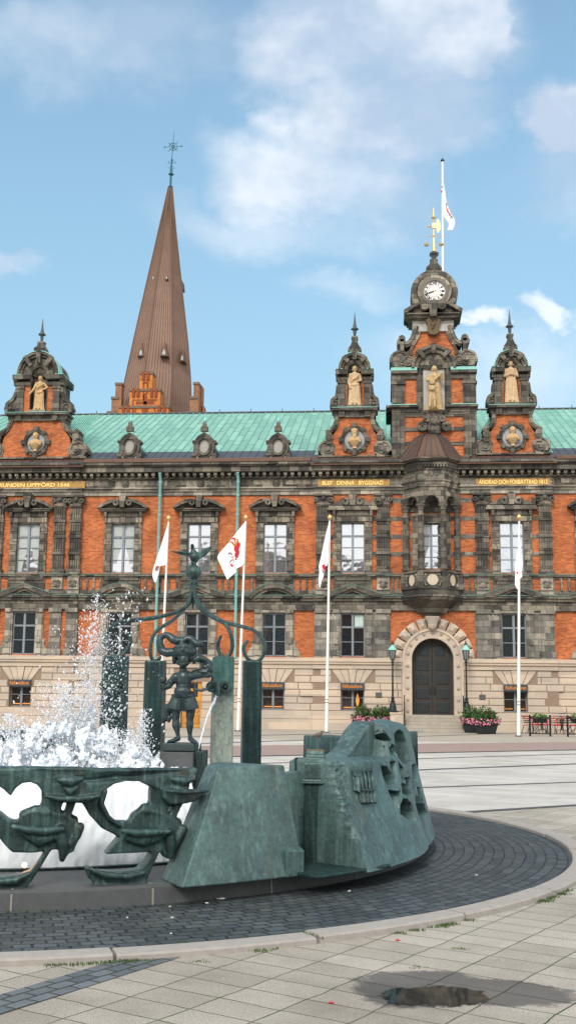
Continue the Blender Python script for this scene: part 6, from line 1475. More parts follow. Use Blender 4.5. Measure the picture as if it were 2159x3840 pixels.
# ================================================================ BOY STATUE
YS_ = 11.35; sc = YS_/FPX*.2594                                # metres per zoom pixel of y2
S = lambda x, y, d=0.: Vector(pl(*y2(x, y), YS_+d))
so = empty('boy_statue', tuple(S(460, 2040)), 'bronze statue of a turbaned boy holding a ball, with a monkey on his arm', 'statue')
m = M(); r = lambda v: v*sc
tw = lambda *p: m.limb(*[(S(*q[0]), r(q[1])) for q in p], n=14)
# torso, shorts, legs
tw(((482, 1560), 74), ((484, 1500), 70), ((487, 1440), 76), ((492, 1395), 74)); tw(((425, 1400), 44), ((490, 1375), 54), ((560, 1390), 44)); m.ball(S(478, 1535, -.05), r(82), 16, (1.05, .8, .75)); m.tube([S(480+100*cos(a*pi/8), 1572+8*sin(a*pi/8), -.085*sin(a*pi/8)) for a in range(17)], r(14), 7)
tw(((485, 1340), 34), ((480, 1300), 36))
m.tube([S(440, 1590), S(420, 1650), S(408, 1712)], [r(66), r(76), r(84)], 14); m.tube([S(530, 1590), S(548, 1650), S(562, 1715)], [r(66), r(74), r(78)], 14); m.ball(S(484, 1595), r(88), 14, (1.05, .8, .5)); tw(((380, 1660), 40), ((350, 1700), 40))
tw(((415, 1700), 46), ((412, 1770), 42), ((412, 1812), 34), ((415, 1865), 40), ((430, 1940), 22), ((437, 1985), 20)); tw(((558, 1700), 46), ((552, 1770), 42), ((550, 1812), 33), ((548, 1865), 38), ((548, 1940), 22), ((552, 1985), 20))
tw(((435, 1990), 26), ((390, 2012, -.05), 22), ((345, 2022, -.08), 16)); tw(((552, 1990), 26), ((575, 2012, -.08), 24), ((605, 2028, -.12), 18))
for k in range(5): tw(((352-k*3+10, 2018+k, -.10+.015*k), 7), ((330, 2024+k, -.11+.015*k), 6))
# right arm with ball
tw(((415, 1395), 44), ((360, 1450), 38), ((345, 1480, -.05), 32), ((300, 1500, -.07), 28)); tw(((285, 1500, -.08), 32), ((275, 1490, -.09), 26)); m.ball(S(290, 1422, -.09), r(38), 16)
for k in range(4): tw(((262, 1476+k*13, -.13), 8.5), ((250, 1478+k*13, -.11), 8.5), ((256, 1480+k*13, -.07), 8))
tw(((300, 1475, -.13), 10), ((290, 1462, -.13), 8))
# left arm carrying the monkey
tw(((565, 1385), 44), ((620, 1378, -.03), 38), ((690, 1370, -.06), 32), ((730, 1375, -.07), 30)); tw(((690, 1355, -.08), 26), ((680, 1335, -.08), 20))
for k in range(4): tw(((715-k*14, 1345, -.12), 8), ((712-k*14, 1325, -.11), 8), ((705-k*14, 1318, -.08), 7))
tw(((655, 1350, -.12), 9), ((648, 1330, -.12), 8))
# head
hc = S(490, 1232, -.02); m.ball(hc, r(64), 18, (.98, 1, 1.05)); m.ball(S(486, 1262, -.04), r(48), 14, (1, .9, .9))
m.ball(S(472, 1250, -.10+.02), r(15), 10, (1.1, 1, .8)); tw(((470, 1225, -.085), 10), ((470, 1243, -.095), 12)); 
for s in (-1, 1): m.ball(S(468+s*26, 1222, -.072), r(11), 8); m.ball(S(468+s*26, 1207, -.078), r(12), 8, (1.6, .8, .5)); m.ball(S(480+s*42, 1255, -.04), r(26), 8)
tw(((455, 1270, -.09), 8), ((470, 1273, -.098), 9), ((488, 1270, -.09), 8)); tw(((460, 1282, -.085), 7), ((482, 1282, -.085), 7)); m.ball(S(555, 1240), r(16), 8)
# turban: wound rolls
for k in range(6):
    tw(((395, 1188-12*k), 22), ((430, 1156-10*k, -.05), 28), ((490, 1143-9*k, -.06), 30), ((550, 1158-10*k, -.04), 26), ((580, 1193-12*k), 20))
m.ball(S(490, 1150), r(92), 16, (1.1, 1, .72)); tw(((405, 1215, .03), 30), ((400, 1250, .05), 22)); tw(((575, 1205, .0), 30), ((590, 1250, .02), 20)); m.ball(S(478, 1130, -.1), r(20), 10)
# plumes and knot
tw(((400, 1150), 42), ((330, 1160), 44), ((275, 1140), 42), ((262, 1090), 38), ((258, 1050), 36), ((268, 1010), 30), ((310, 985), 28), ((345, 995), 34), ((385, 1030), 44), ((420, 1045), 40), ((470, 1040), 32))
tw(((470, 1090), 40), ((480, 1050), 36), ((520, 1020), 32), ((560, 1025), 34), ((575, 1060), 28), ((550, 1100), 26), ((510, 1095), 24)); tw(((560, 1030), 36), ((610, 1070), 38), ((645, 1075), 34)); tw(((650, 1055), 22), ((662, 1080), 20)); tw(((520, 1095), 30), ((560, 1120), 40), ((585, 1150), 40))
# monkey crouching on the forearm with curled tail
tw(((725, 1330, .02), 46), ((725, 1270, .03), 46), ((690, 1230, .0), 36), ((650, 1215, -.02), 36)); m.ball(S(630, 1215, -.03), r(42), 14); m.ball(S(600, 1225, -.06), r(20), 10); m.ball(S(650, 1185, -.02), r(22), 10, (1, .5, 1))
tw(((665, 1260), 20), ((655, 1310, -.04), 14), ((610, 1325, -.05), 12), ((575, 1335, -.05), 12)); tw(((730, 1290), 26), ((755, 1330), 22), ((735, 1360), 18)); tw(((700, 1300), 24), ((690, 1345), 16))
tw(((750, 1350), 16), ((768, 1400), 13), ((755, 1460), 13), ((720, 1510), 13), ((660, 1525), 14), ((590, 1515), 15))
# cloth flap behind the leg
tw(((345, 1690, .02), 44), ((330, 1740, .03), 42), ((310, 1790, .03), 36), ((290, 1830, .03), 20)); tw(((350, 1790, .02), 26), ((345, 1820, .02), 18))
m.build('boy_figure', simple('figure_bronze', (.046, .066, .070), .36, .5, .45, 14, .3), so, remesh=.0062, relax=1, fn=lambda p: p+Vector((1, 1, 1))*(noise.fractal(p*28, 1, 2, 2)*.0012))
def boxS(x0_, x1_, y0_, y1_, d0, d1, nm, mt, par, lab=None):
    a, b = S(x0_, y0_), S(x1_, y1_); m = M(); c, s = cos(.3), sin(.3); cx_ = (a.x+b.x)/2; w = (b.x-a.x)/2
    pr = [(-w, d0), (w*.82, d0-.0), (w, d1*.5), (w, d1), (-w, d1)]
    m.hull([(cx_+x, YS_+y, b.z) for x, y in pr], [(cx_+x*.98, YS_+y, a.z) for x, y in pr]); return m.build(nm, mt, par, bevel=.008)
boxS(308, 640, 2030, 2112, -.14, .14, 'foot_block', simple('figure_base', (.05, .07, .07), .5, .3, .4, 9, .3), so)
a, b = S(275, 2110), S(690, 2800); pd = M(); pd.box(a.x, S(612, 2110).x, YS_-.2, YS_+.2, -.0, a.z-.003); ob = pd.build('statue_pedestal', simple('pedestal_stone', (.085, .088, .09), .8, 0, .35, 8, .2), None, bevel=.008); tag(ob, 'grey stone pedestal beneath the bronze boy', 'pedestal')
pd = M(); pd.box(S(614, 2110).x, S(688, 2105).x+.0, YS_-.12, YS_+.25, .0, a.z+.004); ob = pd.build('pedestal_side', MBZD, None, bevel=.006); tag(ob, 'right side of the statue pedestal, its shade put into a dark colour', 'pedestal')  # side face of the pedestal, its shade built as a separate darker block
# ================================================================ WATER
nw = N('foam_water', .35, 0, .5); nw.b.inputs['Base Color'].default_value = (.88, .94, 1., 1); nw.b.inputs['Subsurface Weight'].default_value = .35; nw.b.inputs['Subsurface Radius'].default_value = (.1, .12, .15)
sp = nw.n('ShaderNodeSeparateXYZ'); nw.l(nw.co(), sp.inputs[0]); cb = nw.n('ShaderNodeCombineXYZ'); nw.l(sp.outputs[0], cb.inputs[0]); nw.l(sp.outputs[1], cb.inputs[1]); nw.l(nw.math('MULTIPLY', sp.outputs[2], .3), cb.inputs[2]); nw.bump(nw.noise(45, 6, .75, cb.outputs[0]), .35, .015); MFO = nw.m
ndr = N('water_drop', .12, 0, .5); ndr.b.inputs['Base Color'].default_value = (.95, .97, 1, 1); ndr.b.inputs['Transmission Weight'].default_value = .3; MDR = ndr.m
m = M(); n = 90; vs = [(CX, CY, .34)]; fs = []; rr = [i*.085 for i in range(1, 40)]
for r_ in rr:
    for k in range(n):
        t = 2*pi*k/n; p = Vector((CX+r_*cos(t), CY+r_*sin(t), 0)); h = .40+.06*noise.fractal(p*4, 1, 2, 4); vs.append((p.x, p.y, h))
fs += [(0, 1+k, 1+(k+1) % n) for k in range(n)]
for j in range(len(rr)-1): fs += [(1+j*n+k, 1+(j+1)*n+k, 1+(j+1)*n+(k+1) % n, 1+j*n+(k+1) % n) for k in range(n)]
m.add(vs, fs); tag(m.build('water', MFO, None, smooth=True), None, None, None, 'structure')
# churning foam bank just inside the near wall, and jets beyond it
rnd = random.Random(11)
m = M()
thA, thB = thof(cyl(-160, 2050, 4.2))-.1, thof(cyl(500, 2050, 4.2))+.12
nt = 150; nz = 26; vs = []; fs = []
for i in range(nt+1):
    th = thA+(thB-thA)*i/nt
    for j in range(nz+1):
        v = j/nz; p = polar(3.85-.25*v, th, ZB-.03+.82*v); q = noise.fractal(Vector((p.x*5, p.y*5, p.z*7)), 1, 2, 4); vs.append(polar(3.44-.22*v**1.5+.018*noise.fractal(Vector((p.x*16, p.y*16, p.z*5)), 1, 2, 4), th, ZB-.03+(.84+.05*q)*v))
for i in range(nt):
    for j in range(nz): a = i*(nz+1)+j; fs.append((a, a+nz+1, a+nz+2, a+1))
b0 = len(vs)
for i in range(nt+1): vs.append(polar(2.6, thA+(thB-thA)*i/nt, .4))
for i in range(nt): fs.append((i*(nz+1)+nz, (i+1)*(nz+1)+nz, b0+i+1, b0+i))
m.add(vs, fs); FB = m.build('foam_bank', MFO, None, smooth=True); tag(FB, 'white churning foam heaped behind the open bronze work', 'water foam', None, 'stuff')
m = M(); dr = M()
OCT = [(1,0,0),(-1,0,0),(0,1,0),(0,-1,0),(0,0,1),(0,0,-1)]; OF = [(0,2,4),(2,1,4),(1,3,4),(3,0,4),(2,0,5),(1,2,5),(3,1,5),(0,3,5)]
V_ = [Vector(v) for v in OCT]; mid = {}; F2 = []
for f_ in OF:
    e = []
    for a, b in ((f_[0], f_[1]), (f_[1], f_[2]), (f_[2], f_[0])):
        k = (min(a, b), max(a, b))
        if k not in mid: mid[k] = len(V_); V_.append((V_[a]+V_[b]).normalized())
        e.append(mid[k])
    F2 += [(f_[0], e[0], e[2]), (f_[1], e[1], e[0]), (f_[2], e[2], e[1]), tuple(e)]
def drop(p, r_, d=None, st=1.):
    d = Vector((0, 0, 1)) if d is None else d; u = d.orthogonal().normalized(); w = d.cross(u); j = rnd.uniform(.8, 1.25)
    dr.add([p+u*(v.x*r_*j)+w*(v.y*r_)+d*(v.z*r_*st) for v in V_], F2)
def jet(base, h, lean, spread, n, rmin, rmax, dens=1.6, core=0, hang=.9):
    for _ in range(n):
        t = rnd.random()**dens                                 # 0 bottom, 1 top
        z = h*t; a = rnd.uniform(0, 2*pi); s = spread*(1.05-t*hang)*abs(rnd.gauss(0, .55))
        p = base+Vector((lean[0]*t+s*cos(a), lean[1]*t+s*sin(a), z))
        if p.z < .35: continue
        r_ = rmin+(rmax-rmin)*rnd.random()**3*(1.2-.5*t)
        d = Vector((cos(a)*.5, sin(a)*.5, rnd.uniform(.3, 1.2))).normalized(); drop(p, r_, d, rnd.choice((1, 1, 1.3, 2.2)))
    for _ in range(core):
        t = rnd.random()**1.7*.72; a = rnd.uniform(0, 2*pi); s = spread*(.62-t*.6)*abs(rnd.gauss(0, .5)); p = base+Vector((lean[0]*t+s*cos(a), lean[1]*t+s*sin(a), h*t*.62)); rr_ = rnd.uniform(.012, .04)*(1.1-t)
        m.tube([p, p+Vector((rnd.gauss(0, .02), rnd.gauss(0, .02), rnd.uniform(.03, .12)))], [rr_, rr_*.4], 6)
jb = lambda px, Y: Vector((pl(px, 1925, Y).x, Y, .5))
# main plume: rises behind x 250 and fans out to the left
b = jb(205, 11.4); top = pl(245, 1530, 11.4)
jet(b, top.z-.5+.15, (top.x-b.x, 0), .66, 5200, .0025, .010, 2.6, 300)
b = jb(150, 11.2); top = pl(175, 1745, 11.2); jet(b, top.z-.4, (top.x-b.x, 0), .62, 5200, .003, .012, 1.3, 600, .5)
b = jb(250, 11.6); top = pl(320, 1480, 11.6); jet(b, top.z-.5, (top.x-b.x, 0), .35, 380, .004, .015, .75, 0, .2)
b = jb(215, 11.4); top = pl(228, 1520, 11.4); jet(b, top.z-.6, (top.x-b.x, 0), .42, 450, .004, .015, .7, 0, .3)
b = jb(30, 11.0); top = pl(15, 1820, 11.); jet(b, top.z-.4, (-.05, 0), .4, 1900, .003, .013, 1.1, 350, .3)
b = jb(355, 11.0); top = pl(353, 1795, 11.); jet(b, top.z-.45, (.0, 0), .2, 1400, .003, .011, 1.2, 240, .7)
b = jb(90, 11.0); top = pl(90, 1850, 11.); jet(b, top.z-.4, (0, 0), .6, 2200, .003, .013, 1.1, 500, .3)
b = jb(290, 11.0); top = pl(285, 1860, 11.); jet(b, top.z-.4, (0, 0), .5, 1900, .003, .013, 1.1, 350, .3)
def mist(base, h, lean, spread, n):
    for _ in range(n):
        t = rnd.random()**1.6; a = rnd.uniform(0, 2*pi); s = spread*(1.05-t*.7)*abs(rnd.gauss(0, .6)); p = base+Vector((lean*t+s*cos(a), lean*0+s*sin(a), h*t)); r_ = rnd.uniform(.0012, .0030); st = rnd.choice((1, 1.5, 3.5))
        if p.z > .4: dr.add([p+Vector((v[0]*r_, v[1]*r_, v[2]*r_*st)) for v in OCT], OF)
mist(jb(190, 11.3), 1.75, .2, .62, 9000); mist(jb(140, 11.2), 1.1, .05, .7, 7000); mist(jb(30, 11.), .75, 0, .4, 2500); mist(jb(355, 11.), .75, 0, .2, 1500)
drop_o = dr.build('water_droplets', MDR, None, smooth=True); tag(drop_o, 'white water drops and spray thrown up from the fountain', 'water spray', None, 'stuff')
for _ in range(300): 
    a, s = rnd.uniform(0, 2*pi), rnd.random()**.5; p = Vector((pl(170, 1925, 11.2).x+1.05*s*cos(a), 11.2+.8*s*sin(a), .45+rnd.random()*.62*(1-s)**.6+.3)); e_ = p+Vector((rnd.gauss(0, .05), rnd.gauss(0, .05), rnd.uniform(.04, .2))); m.tube([p, p.lerp(e_, .5), e_], [rnd.uniform(.03, .06), rnd.uniform(.02, .045), .008], 6)
m.build
spr = m.build('water_foam', MFO, None, remesh=.014, relax=0, fn=lambda p: p+Vector((noise.fractal(p*26, 1, 2, 3), noise.fractal(p*26+Vector((9, 0, 0)), 1, 2, 3), noise.fractal(p*26+Vector((0, 9, 0)), 1, 2, 3)))*.03); tag(spr, 'white mass of rising water in the middle of the fountain', 'water foam', None, 'stuff')
# thin stream from the spout
pts = [y2(x, y) for x, y in ((824, 1552), (800, 1600), (765, 1670), (725, 1760), (690, 1860), (665, 1950), (640, 2050), (620, 2140), (605, 2230), (590, 2330), (580, 2420))]
q = [pl(x, y, 11.72-.55*i/10) for i, (x, y) in enumerate(pts)]; qq = []; rs_ = []
for i in range(len(q)-1):
    for k in range(6): t = k/6; p = q[i].lerp(q[i+1], t); qq.append(p+Vector((rnd.gauss(0, .0035), rnd.gauss(0, .004), 0))); rs_.append(rnd.uniform(.008, .018)*(1.15 if i < 3 else .85))
m = M(); m.tube(qq, rs_, 7); tag(m.build('water_stream', MDR, None, smooth=True), 'thin arc of water pouring from the owl faced spout', 'water stream')
# warm underwater lamp glowing at the foot of the foam
lp = cyl(62, 2176, 4.02); m = M(); m.ball(lp, .022, 10); n = N('lamp_glow', .5); n.b.inputs['Emission Color'].default_value = (1, .5, .25, 1); n.b.inputs['Emission Strength'].default_value = 2.
tag(m.build('basin_lamp', n.m, None), 'small warm lamp glowing at the basin edge under the open bronze work', 'lamp')
ll = bpy.data.lights.new('basin_lamp_light', 'POINT'); ll.energy = .22; ll.color = (1, .45, .22); ll.shadow_soft_size = .05; lo_ = bpy.data.objects.new('basin_lamp_light', ll); COL.objects.link(lo_); lo_.location = polar(4.07, thof(lp), lp.z+.05)
# pigeons
def pigeon(c, h, lb, s0=.55):
    o = M(); d = Vector((cos(h), sin(h), 0)); u = Vector((0, 0, 1)); c = Vector(c)
    o.limb((c+u*.075, .05), (c+u*.085+d*.05, .052), (c+u*.12+d*.085, .03), (c+u*.145+d*.095, .026)); o.limb((c+u*.145+d*.12, .01), (c+u*.14+d*.14, .004)); o.limb((c+u*.075, .045), (c+u*.055-d*.08, .025), (c+u*.05-d*.15, .014))
    for s in (-1, 1): t = Vector((-d.y, d.x, 0))*s; o.limb((c+u*.085+t*.04+d*.04, .025), (c+u*.065+t*.03-d*.09, .01)); o.limb((c+u*.03+t*.02, .006), (c+t*.02, .006))
    p = o.build('pigeon', simple('pigeon_feathers', (.13, .10, .085), .6, 0, .5, 20), None, remesh=.007, relax=1); p.data.transform(Matrix.Translation(c) @ Matrix.Scale(s0, 4) @ Matrix.Translation(-c)); tag(p, lb, 'pigeon')
pg = gnd(*y11(330, 300), 1.12); pigeon((pg.x, pg.y+.1, 1.125), .1, 'brown pigeon sitting on the far bronze block')
pw = wallp(*y11(1150, 565), -.06); pigeon((pw.x, pw.y, pw.z-.05), 2.7, 'dark pigeon perched in a hollow of the carved bronze wall')
# ================================================================ GROUND
RK = 5.90
def paving():
    n = N('concrete_slabs', .85, 0, .25); mp = n.n('ShaderNodeMapping'); mp.inputs['Rotation'].default_value = (0, 0, radians(28.2)); mp.inputs['Location'].default_value = (.10, .03, 0); wv = n.n('ShaderNodeTexNoise'); wv.inputs['Scale'].default_value = 4.; n.l(n.co(), wv.inputs['Vector']); va = n.n('ShaderNodeVectorMath', operation='SCALE'); n.l(wv.outputs['Color'], va.inputs[0]); va.inputs['Scale'].default_value = .035; vb = n.n('ShaderNodeVectorMath', operation='ADD'); n.l(n.co(), vb.inputs[0]); n.l(va.outputs[0], vb.inputs[1]); n.l(vb.outputs[0], mp.inputs[0])
    c, f = n.brick(mp.outputs[0], (.335, .316, .283), (.43, .41, .372), (.12, .118, .10), .40, .253, .006, .0)
    sp = n.noise(120, 3, .85); c = n.mix(.9, c, n.ramp(sp, (.38, (.5, .48, .45)), (.58, (1.22, 1.2, 1.17))), 'MULTIPLY')
    sp2 = n.noise(40, 4, .7); c = n.mix(.5, c, n.ramp(sp2, (.3, (.75, .72, .68)), (.65, (1.12, 1.1, 1.08))), 'MULTIPLY')
    d = n.noise(.9, 6, .65); c = n.mix(.6, c, n.ramp(d, (.3, (.62, .61, .60)), (.6, (1.12,)*3)), 'MULTIPLY')
    ms = n.noise(3.3, 4, .6); k = n.math('MULTIPLY', f, n.ramp(ms, (.5, (0,)*3), (.62, (1,)*3))); c = n.mix(k, c, (.05, .075, .02))
    st = n.noise(.35, 5, .7); c = n.mix(.7, c, n.ramp(st, (.35, (.78, .76, .74)), (.55, (1.06,)*3)), 'MULTIPLY')
    # damp stain round the puddle
    sx = n.n('ShaderNodeSeparateXYZ'); n.l(n.co(), sx.inputs[0]); e = None
    for qx, qy, rx, ry in ((1075, 2480, 195, 42), (1260, 2497, 200, 34), (1010, 2500, 130, 34)):
        p = gnd(qx, qy); a = gnd(qx+rx, qy); b = gnd(qx, qy-ry); kx, ky = (a-p).length, (b-p).length
        d_ = n.math('SQRT', n.math('ADD', n.math('POWER', n.math('DIVIDE', n.math('SUBTRACT', sx.outputs[0], p.x), kx), 2), n.math('POWER', n.math('DIVIDE', n.math('SUBTRACT', sx.outputs[1], p.y), ky), 2))); e = d_ if e is None else n.math('MINIMUM', e, d_)
    e = n.math('ADD', e, n.math('MULTIPLY', n.math('SUBTRACT', n.noise(5, 5, .7), .5), .9)); e = n.math('ADD', e, n.math('MULTIPLY', n.math('SUBTRACT', n.noise(60, 3, .7), .5), .35)); wt = n.ramp(e, (.82, (1,)*3), (1., (0,)*3))
    c = n.mix(wt, c, n.mix(1., c, (.36, .36, .37), 'MULTIPLY')); n.l(n.mix(wt, (.85,)*3, (.5,)*3), n.b.inputs['Roughness'])
    n.col(c); n.bump(n.math('ADD', n.math('MULTIPLY', f, -1.), n.math('MULTIPLY', sp, .25)), .35, .01); return n.m
m = M(); NR = 96
ring0 = [(CX+(RK+.1)*cos(2*pi*i/NR), CY+(RK+.1)*sin(2*pi*i/NR), 0) for i in range(NR)]
big = [(CX+700*cos(2*pi*i/NR), CY+700*sin(2*pi*i/NR), 0) for i in range(NR)]
m.add(ring0+big, [(i, (i+1) % NR, NR+(i+1) % NR, NR+i) for i in range(NR)])
tag(m.build('square_paving', paving(), None), None, None, None, 'structure')
def cobble(name, c1, c2, polarm=True, mo=(.012, .014, .012), w=.13, h=.105):
    n = N(name, .55, 0, .4)
    if polarm:
        sp = n.n('ShaderNodeSeparateXYZ'); n.l(n.co(), sp.inputs[0]); x = n.math('SUBTRACT', sp.outputs[0], CX); y = n.math('SUBTRACT', sp.outputs[1], CY)
        r = n.math('SQRT', n.math('ADD', n.math('MULTIPLY', x, x), n.math('MULTIPLY', y, y))); a = n.math('MULTIPLY', n.math('ARCTAN2', y, x), 5.0)
        wn = n.noise(3., 2, .5); r = n.math('ADD', r, n.math('MULTIPLY', wn, .05)); a = n.math('ADD', a, n.math('MULTIPLY', n.noise(5.2, 2, .5), .09))
        cb = n.n('ShaderNodeCombineXYZ'); n.l(a, cb.inputs[0]); n.l(r, cb.inputs[1]); v = cb.outputs[0]
    else:
        mp = n.n('ShaderNodeMapping'); mp.inputs['Rotation'].default_value = (0, 0, radians(-62)); n.l(n.co(), mp.inputs[0]); v = mp.outputs[0]
    c, f = n.brick(v, c1, c2, mo, w, h, .009)
    d = n.noise(1.2, 5, .65); c = n.mix(.6, c, n.ramp(d, (.3, (.6,)*3), (.65, (1.25,)*3)), 'MULTIPLY'); g = n.noise(45, 4, .7); c = n.mix(.5, c, n.ramp(g, (.3, (.65,)*3), (.7, (1.3,)*3)), 'MULTIPLY')
    ms = n.noise(4.5, 4, .7); k = n.math('MULTIPLY', f, n.ramp(ms, (.52, (0,)*3), (.64, (.9,)*3))); c = n.mix(k, c, (.05, .07, .025))
    n.col(c); n.bump(n.math('ADD', n.math('MULTIPLY', f, -1.), n.math('MULTIPLY', g, .3)), .8, .015); return n.m
m = M(); rs_ = [4.3, RK]; vs = []; fs = []
for r_ in rs_: vs += [(CX+r_*cos(2*pi*i/160), CY+r_*sin(2*pi*i/160), .006) for i in range(160)]
fs = [(i, (i+1) % 160, 160+(i+1) % 160, 160+i) for i in range(160)]
m.add(vs, fs); tag(m.build('cobble_ring', cobble('dark_cobbles', (.038, .048, .054), (.074, .088, .095)), None), None, None, None, 'structure')
# granite kerb in segments
m = M(); ns = 28
for k in range(ns):
    a0 = 2*pi*k/ns+.17; a1 = a0+2*pi/ns-.004; vs = []; fs = []; q = 8; dz = random.uniform(-.006, .006)
    for i in range(q+1):
        t = a0+(a1-a0)*i/q
        for r_, z in ((RK, -.03), (RK, .035+dz), (RK+.012, .045+dz), (RK+.185, .045+dz), (RK+.20, .033+dz), (RK+.205, -.03)): vs.append((CX+r_*cos(t), CY+r_*sin(t), z))
    for i in range(q):
        for j in range(6): fs.append((i*6+j, i*6+(j+1) % 6, i*6+6+(j+1) % 6, i*6+6+j))
    fs += [(0,1,2,3,4,5), tuple(q*6+j for j in range(5, -1, -1))]; m.add(vs, fs)
tag(m.build('kerb', simple('pink_granite_kerb', (.32, .295, .27), .85, 0, .25, 14, .2), None, smooth=True, autos=30), None, None, None, 'structure')
def strip(name, pts, z, mat, kind='structure', k=1):
    m = M(); m.add([(x, y, z) for x, y in pts], [tuple(range(len(pts)))]); return tag(m.build(name, mat, None), None, None, None, kind)
# near diagonal cobble strip, cut by the kerb ring
A_ = gnd(*y7(0, 715)); B_2 = gnd(*y7(440, 580)); C_ = gnd(*y7(0, 815)); D_ = gnd(*y7(800, 565))
u = (B_2-A_).normalized(); u2 = (D_-C_).normalized(); u = (u+u2).normalized(); outp = []
def hit(p):
    t = 0
    while hypot(p.x+u.x*t-CX, p.y+u.y*t-CY) > RK+.2 and t < 4: t += .01
    return p+u*(t-.02)
a_, c_ = A_-u*2, C_-u*2; strip('cobble_strip', [(a_.x, a_.y), (c_.x, c_.y)]+[tuple(hit(C_.lerp(A_, t))[:2]) for t in (0, .25, .5, .75, 1)], .004, cobble('strip_cobbles', (.075, .09, .10), (.14, .155, .165), False, (.03, .035, .025), .16, .1))
dark = simple('dark_strip', (.075, .08, .082), .8, 0, .3, 6); pink = simple('pink_paving', (.30, .225, .20), .85, 0, .12, 1.5, .1)
tan = simple('beige_paving', (.36, .33, .28), .85, 0, .18, .8, .1)
def between(n, p0, p1, q0, q1, z, mat):
    a, b, c, d = gnd(*p0), gnd(*p1), gnd(*q1), gnd(*q0); e = (b-a); f_ = (c-d); a2, b2 = a-e*1.6, b+e*1.6; d2, c2_ = d-f_*1.6, c+f_*1.6
    strip(n, [(a2.x, a2.y), (b2.x, b2.y), (c2_.x, c2_.y), (d2.x, d2.y)], z, mat)
# broad bands near the facade
m = M(); m.add([(-60, 40.2, .004), (60, 43.5, .004), (60, 55, .004), (-60, 55, .004)], [(0,1,2,3)]); tag(m.build('pavement', tan, None), None, None, None, 'structure')
between('pink_band', (520, 1877), (1448, 1867), (520, 1904), (1448, 1886), .008, pink)
def line(p, q, w, z=.006, nm='dark_paving_line'):
    a, b = gnd(*p), gnd(*q); d = (b-a).normalized(); s = Vector((-d.y, d.x, 0))*w/2; a = a-d*14; b = b+d*14
    strip(nm, [tuple((a-s)[:2]), tuple((b-s)[:2]), tuple((b+s)[:2]), tuple((a+s)[:2])], z, dark)
line((516, 1853), (897, 1845), .3, .012); line((656, 1866), (1049, 1853), .22, .0125); line((520, 1905), (1448, 1887), .3, .012); line((1049, 1909), (1448, 1897), .22); line((1060, 1937), (1448, 1922), .28); line((1083, 1981), (1448, 1968), .16, .0065)
a, b = gnd(1083, 2049), gnd(1448, 2026); d = (b-a).normalized(); a = a+d*.3; s = Vector((-d.y, d.x, 0))*.09; b = b+d*10; strip('dark_paving_line', [tuple((a-s)[:2]), tuple((b-s)[:2]), tuple((b+s)[:2]), tuple((a+s)[:2])], .0055, dark)
# wide slabs from ring to pink band, grazing sheen painted into their colour
def mk_sheen():
    n = N('sheen_slabs', .8, 0, .3); mp = n.n('ShaderNodeMapping'); mp.inputs['Rotation'].default_value = (0, 0, radians(28.2)); n.l(n.co(), mp.inputs[0])
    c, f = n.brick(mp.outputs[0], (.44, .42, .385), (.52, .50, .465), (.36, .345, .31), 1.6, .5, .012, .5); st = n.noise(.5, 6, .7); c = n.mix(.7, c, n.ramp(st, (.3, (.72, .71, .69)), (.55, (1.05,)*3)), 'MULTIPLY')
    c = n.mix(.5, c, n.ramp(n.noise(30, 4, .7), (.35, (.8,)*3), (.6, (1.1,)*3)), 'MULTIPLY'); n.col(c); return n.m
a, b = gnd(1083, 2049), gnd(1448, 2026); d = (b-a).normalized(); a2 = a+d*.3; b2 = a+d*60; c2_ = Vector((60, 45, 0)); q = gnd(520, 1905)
strip('sheen_paving', [tuple(a2[:2]), tuple(b2[:2]), (60, 60), (-60, 60), (-60, 30), (-12, 24), (-8, 18.2), (CX, CY+6.2), (CX+3.2, CY+5.32), (a2.x-.15, a2.y+.12)], .002, mk_sheen())
# damp patch and puddle
def blob(pts, z, mat, name, jit=.02):
    q = scurve([tuple(gnd(*p)[:2]) for p in pts]+[tuple(gnd(*pts[0])[:2])], 6)[:-1]; q = [(x+random.gauss(0, jit*.3), y+random.gauss(0, jit*.3)) for x, y in q]; strip(name, q, z, mat)
W8 = lambda L: [y8(x, y) for x, y in L]
pm = N('puddle_water', .03, 0, .6); pm.col((.020, .021, .021)); sx = pm.n('ShaderNodeSeparateXYZ'); pm.l(pm.co(), sx.inputs[0]); e = None
for qx, qy, rx, ry in ((610, 1125, 150, 46), (760, 1122, 170, 54), (880, 1125, 125, 46)):
    p = gnd(*y8(qx, qy)); a = gnd(*y8(qx+rx, qy)); b = gnd(*y8(qx, qy-ry)); kx, ky = (a-p).length, (b-p).length
    d_ = pm.math('SQRT', pm.math('ADD', pm.math('POWER', pm.math('DIVIDE', pm.math('SUBTRACT', sx.outputs[0], p.x), kx), 2), pm.math('POWER', pm.math('DIVIDE', pm.math('SUBTRACT', sx.outputs[1], p.y), ky), 2))); e = d_ if e is None else pm.math('MINIMUM', e, d_)
e = pm.math('ADD', e, pm.math('MULTIPLY', pm.math('SUBTRACT', pm.noise(14, 6, .7), .5), 1.1)); pm.l(pm.ramp(e, (.85, (1,)*3), (1., (0,)*3)), pm.b.inputs['Alpha'])
blob(W8([(420, 1060), (760, 1040), (1050, 1060), (1090, 1125), (1030, 1195), (760, 1205), (470, 1195), (400, 1120)]), .003, pm.m, 'puddle', 0.)
